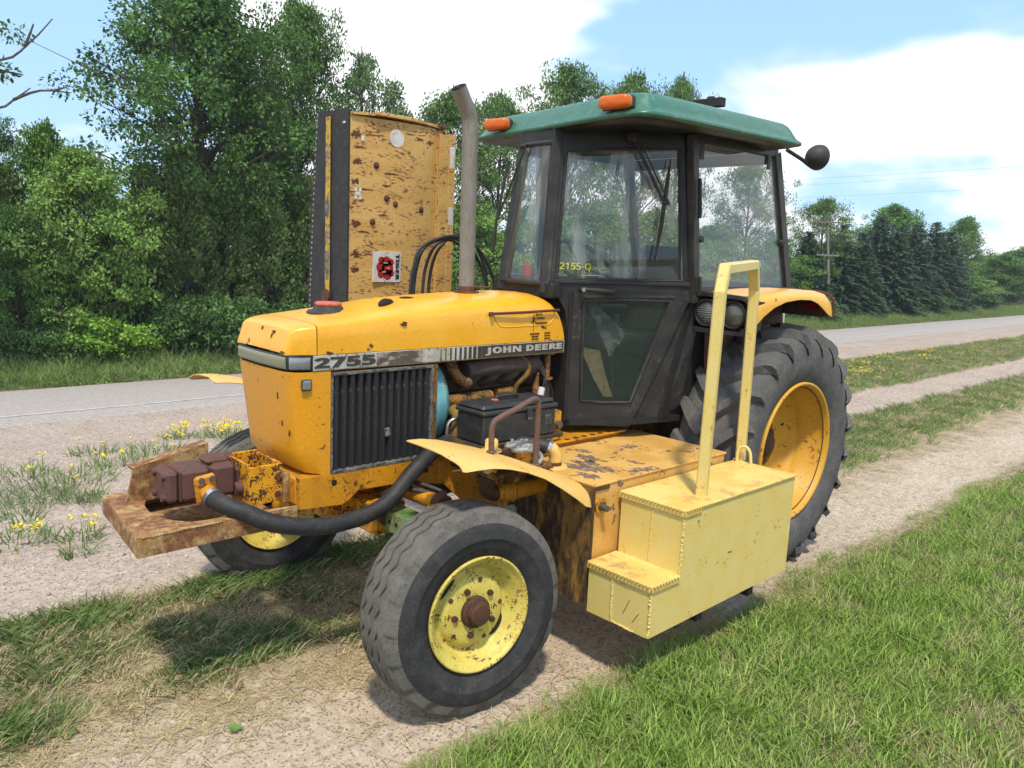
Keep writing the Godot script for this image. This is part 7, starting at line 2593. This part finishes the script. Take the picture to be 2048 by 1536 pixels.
func build_grass() -> void:
	var gm := leaf_material(0.45)
	gm.roughness = 0.6
	var green_a := Color(0.19, 0.335, 0.052)
	var green_b := Color(0.33, 0.47, 0.105)
	var dry_a := Color(0.58, 0.51, 0.31)
	var dry_b := Color(0.46, 0.39, 0.22)
	var eye := Vector3(3.0, 0, 1.93)
	# lawn on the near side of the track
	for pass_no in 2:
		var t := tuft(200 + pass_no, 10, 0.035, 0.035, 0.120, 0.0046, 0.62) if pass_no == 0 else tuft(201, 10, 0.045, 0.03, 0.09, 0.0038, 1.1)
		var xf := []
		var cl := PackedColorArray()
		rng.seed = 300 + pass_no
		var n := 0
		while n < (30000 if pass_no == 0 else 24000):
			var x := rng.randf_range(1.0, 4.2)
			var z := 1.2 - 13.5 * pow(rng.randf(), 1.6)
			var ds := Vector2(x - eye.x, z - eye.z).length()
			if rng.randf() > clampf(pow(3.2 / maxf(ds, 0.5), 1.5), 0.05, 1.0):
				continue
			var edge := 1.13 + soil.get_noise_2d(x * 3.0, z * 16.0) * 0.22
			if x < edge:
				if rng.randf() > exp(-(edge - x) * 16.0):
					continue
			n += 1
			var dry := soil2.get_noise_2d(x * 1.3 + 7.0, z * 1.3) * 0.9 + smoothstep(1.5, 2.3, x) * 0.45 + smoothstep(1.25, 1.0, x) * 0.5
			var c := mix_color(green_a, green_b).lerp(Color(0.46, 0.51, 0.17), clampf(soil2.get_noise_2d(x * 3.1, z * 3.1 + 11.0) * 0.9 + 0.15, 0.0, 0.6))
			var is_dry := rng.randf() < clampf(0.10 + dry * 0.55, 0.04, 0.62) * (1.0 if pass_no == 0 else 1.5)
			if is_dry:
				c = mix_color(dry_a, dry_b)
			var s := rng.randf_range(0.55, 1.25) * (1.0 + 0.45 * soil2.get_noise_2d(x * 2.4 + 30.0, z * 2.4)) * (0.62 if x < edge + 0.05 else 1.0) * (0.8 if is_dry else 1.0)
			xf.append(put_at(x, 0.03, z, s))
			cl.append(c)
		scatter("lawn_grass" if pass_no == 0 else "lawn_thatch", "long green grass on the near side of the track" if pass_no == 0 else "short mixed green and dry grass low in the lawn", "grass", t, gm, xf, cl)
	# crown of the track and the verges: short, patchy, partly dry
	var short_tuft := tuft(210, 9, 0.035, 0.03, 0.085, 0.004, 0.8)
	var xf := []
	var cl := PackedColorArray()
	rng.seed = 320
	var n := 0
	while n < 46000:
		var z := 2.6 - 34.0 * pow(rng.randf(), 2.0)
		var x := rng.randf_range(-4.1, 0.5)
		var ds := Vector2(x - eye.x, z - eye.z).length()
		if rng.randf() > clampf(pow(4.5 / ds, 1.3), 0.04, 1.0):
			continue
		var k := zone(x, z)
		var bare: float = maxf(k.dirt, k.gravel)
		var strip := smoothstep(0.30, -0.05, x) * smoothstep(-0.98, -0.80, x)
		var band := exp(-pow((x + 0.02) / 0.12, 2.0)) * (0.55 + 0.9 * soil.get_noise_2d(z * 18.0, 4.0)) + exp(-pow((x + 0.74) / 0.14, 2.0)) * (0.75 + 0.7 * soil.get_noise_2d(z * 14.0, 40.0))
		var patch := soil2.get_noise_2d(x * 2.2, z * 1.6)
		var want := 0.0
		var greenish := 0.5
		if z > -3.2:
			want = strip * clampf(0.16 + 0.80 * band + patch * 1.1, 0.03, 1.0)
			greenish = clampf(0.20 + 0.90 * band + patch * 0.8, 0.05, 0.97)
		else:
			want = strip * clampf(0.75 + patch, 0.2, 1.0)
			want = maxf(want, float(k.verge))
			greenish = clampf(0.62 + patch * 0.6, 0.2, 0.95)
		want *= 1.0 - bare * 0.93
		want = maxf(want, float(k.weeds) * 0.07)
		if rng.randf() > want:
			continue
		n += 1
		var c := mix_color(Color(0.13, 0.225, 0.055), Color(0.23, 0.33, 0.105)) if rng.randf() < greenish else mix_color(dry_a, dry_b)
		if k.weeds > 0.2:
			c = mix_color(Color(0.15, 0.22, 0.09), Color(0.22, 0.28, 0.13))
		xf.append(put_at(x, land(x) + 0.022, z, rng.randf_range(0.6, 1.25) * (1.0 + 0.4 * greenish)))
		cl.append(c)
	scatter("track_grass", "patchy short grass on the crown of the track and its verges", "grass", short_tuft, gm, xf, cl)
	# straw lying flat at the edge of the rut
	var straw := Leaves.new()
	rng.seed = 330
	for k in 7:
		var a := rng.randf() * TAU
		var d := Vector3(cos(a), rng.randf_range(0.0, 0.16), sin(a)).normalized()
		straw.blade(Vector3(rng.randf_range(-0.04, 0.04), 0.003, rng.randf_range(-0.04, 0.04)), d, Vector3(-sin(a), -0.1, cos(a)) * rng.randf_range(-0.6, 0.6), d.cross(Vector3.UP).normalized(), rng.randf_range(0.05, 0.13), 0.0024, Color.WHITE * rng.randf_range(0.85, 1.1))
	xf = []
	cl = PackedColorArray()
	n = 0
	while n < 7500:
		var x := rng.randf_range(-0.95, 1.35)
		var z := 2.4 - 13.0 * pow(rng.randf(), 1.5)
		var w := exp(-pow((x - 0.16) / 0.22, 2.0)) + 0.8 * exp(-pow((x - 1.10) / 0.09, 2.0)) + (0.30 if x < 0.1 else 0.0) + 0.035
		if z < -2.5:
			w += 0.25 * exp(-pow((x - 0.05) / 0.3, 2.0))
		if rng.randf() > w * (0.7 + 0.6 * soil2.get_noise_2d(x * 3.0, z * 3.0)):
			continue
		n += 1
		xf.append(put_at(x, 0.006 + 0.028 * smoothstep(0.2, -0.05, x) + 0.028 * smoothstep(1.03, 1.15, x), z, rng.randf_range(0.6, 1.3)))
		cl.append(mix_color(Color(0.56, 0.47, 0.27), Color(0.42, 0.33, 0.17)))
	scatter("straw", "dry cut straw strewn along the rut", "straw", straw.done(), gm, xf, cl)
	# tall grass along the far side of the road
	var tall := tuft(240, 12, 0.10, 0.22, 0.62, 0.010, 0.35)
	xf = []
	cl = PackedColorArray()
	rng.seed = 340
	for k in 15000:
		var z := 2.0 - 78.0 * pow(rng.randf(), 1.35)
		var f := pow(rng.randf(), 0.8)
		var x := -12.45 - 2.7 * f
		var h := lerpf(0.35, 1.1, f) * rng.randf_range(0.7, 1.3) * (0.8 + 0.5 * soil2.get_noise_2d(z * 0.8, x))
		xf.append(put_at(x, -0.96, z, rng.randf_range(0.8, 1.4), maxf(h, 0.2)))
		cl.append(mix_color(Color(0.17, 0.28, 0.07), Color(0.27, 0.38, 0.115)) if rng.randf() < 0.86 else mix_color(Color(0.36, 0.36, 0.16), Color(0.28, 0.30, 0.12)))
	scatter("tall_grass", "tall roadside grass along the far side of the road", "grass", tall, gm, xf, cl)
	# small blossoms strewn through the verge
	var bl := Leaves.new()
	for k in 6:
		var d := Vector3(cos(TAU * k / 6.0), 0.5, sin(TAU * k / 6.0)).normalized()
		bl.leaf(Vector3(0, 0.07, 0), d, d.cross(Vector3.UP).normalized(), 0.022, 0.018, Color.WHITE)
	bl.blade(Vector3.ZERO, Vector3.UP, Vector3.ZERO, Vector3.RIGHT, 0.07, 0.004, Color(0.3, 0.5, 0.3))
	xf = []
	cl = PackedColorArray()
	rng.seed = 350
	for k in 600:
		var z := -4.0 - 24.0 * rng.randf()
		var x := rng.randf_range(-3.8, -1.9)
		if soil2.get_noise_2d(x * 0.8, z * 0.4 + 3.0) < -0.05 and rng.randf() < 0.9:
			continue
		xf.append(put_at(x, land(x) + 0.03, z, rng.randf_range(0.7, 1.2)))
		cl.append(Color(0.80, 0.66, 0.05) * rng.randf_range(0.8, 1.1))
	scatter("verge_blossoms", "small yellow blossoms strewn through the verge right of the tractor", "flowers", bl.done(), gm, xf, cl)
	# gravel
	var pb := MB.new()
	rng.seed = 360
	var rings := []
	for i in 5:
		var el := PI * (i / 4.0 - 0.5)
		var ring := []
		for q in 7:
			var a := TAU * q / 7.0
			var r := rng.randf_range(0.8, 1.15)
			ring.append(Vector3(cos(a) * cos(el) * r, sin(el) * 0.6, -sin(a) * cos(el) * r))
		rings.append(ring)
	pb.loft(rings, true, -1)
	var sm := StandardMaterial3D.new()
	sm.vertex_color_use_as_albedo = true
	sm.roughness = 0.9
	xf = []
	cl = PackedColorArray()
	n = 0
	while n < 12000:
		var z := 2.4 - 14.0 * pow(rng.randf(), 1.5)
		var x := rng.randf_range(-7.2, 1.1)
		var k := zone(x, z)
		var w: float = k.gravel * (0.95 if x < -1.6 else 0.45) + k.dirt * 0.10
		if rng.randf() > w:
			continue
		n += 1
		var s := 0.0035 + 0.0105 * pow(rng.randf(), 2.6)
		if x > 0.0:
			s *= 0.7
		xf.append(Transform3D(Basis(rv(), rng.randf() * TAU).scaled(Vector3(s, s, s)), Vector3(x, land(x) + s * 0.25, z)))
		var g := rng.randf_range(0.30, 0.50)
		cl.append(Color(g * 1.08, g * rng.randf_range(0.88, 0.96), g * rng.randf_range(0.74, 0.92)))
	scatter("gravel", "loose gravel stones over the track and road shoulder", "gravel", pb.done(), sm, xf, cl)
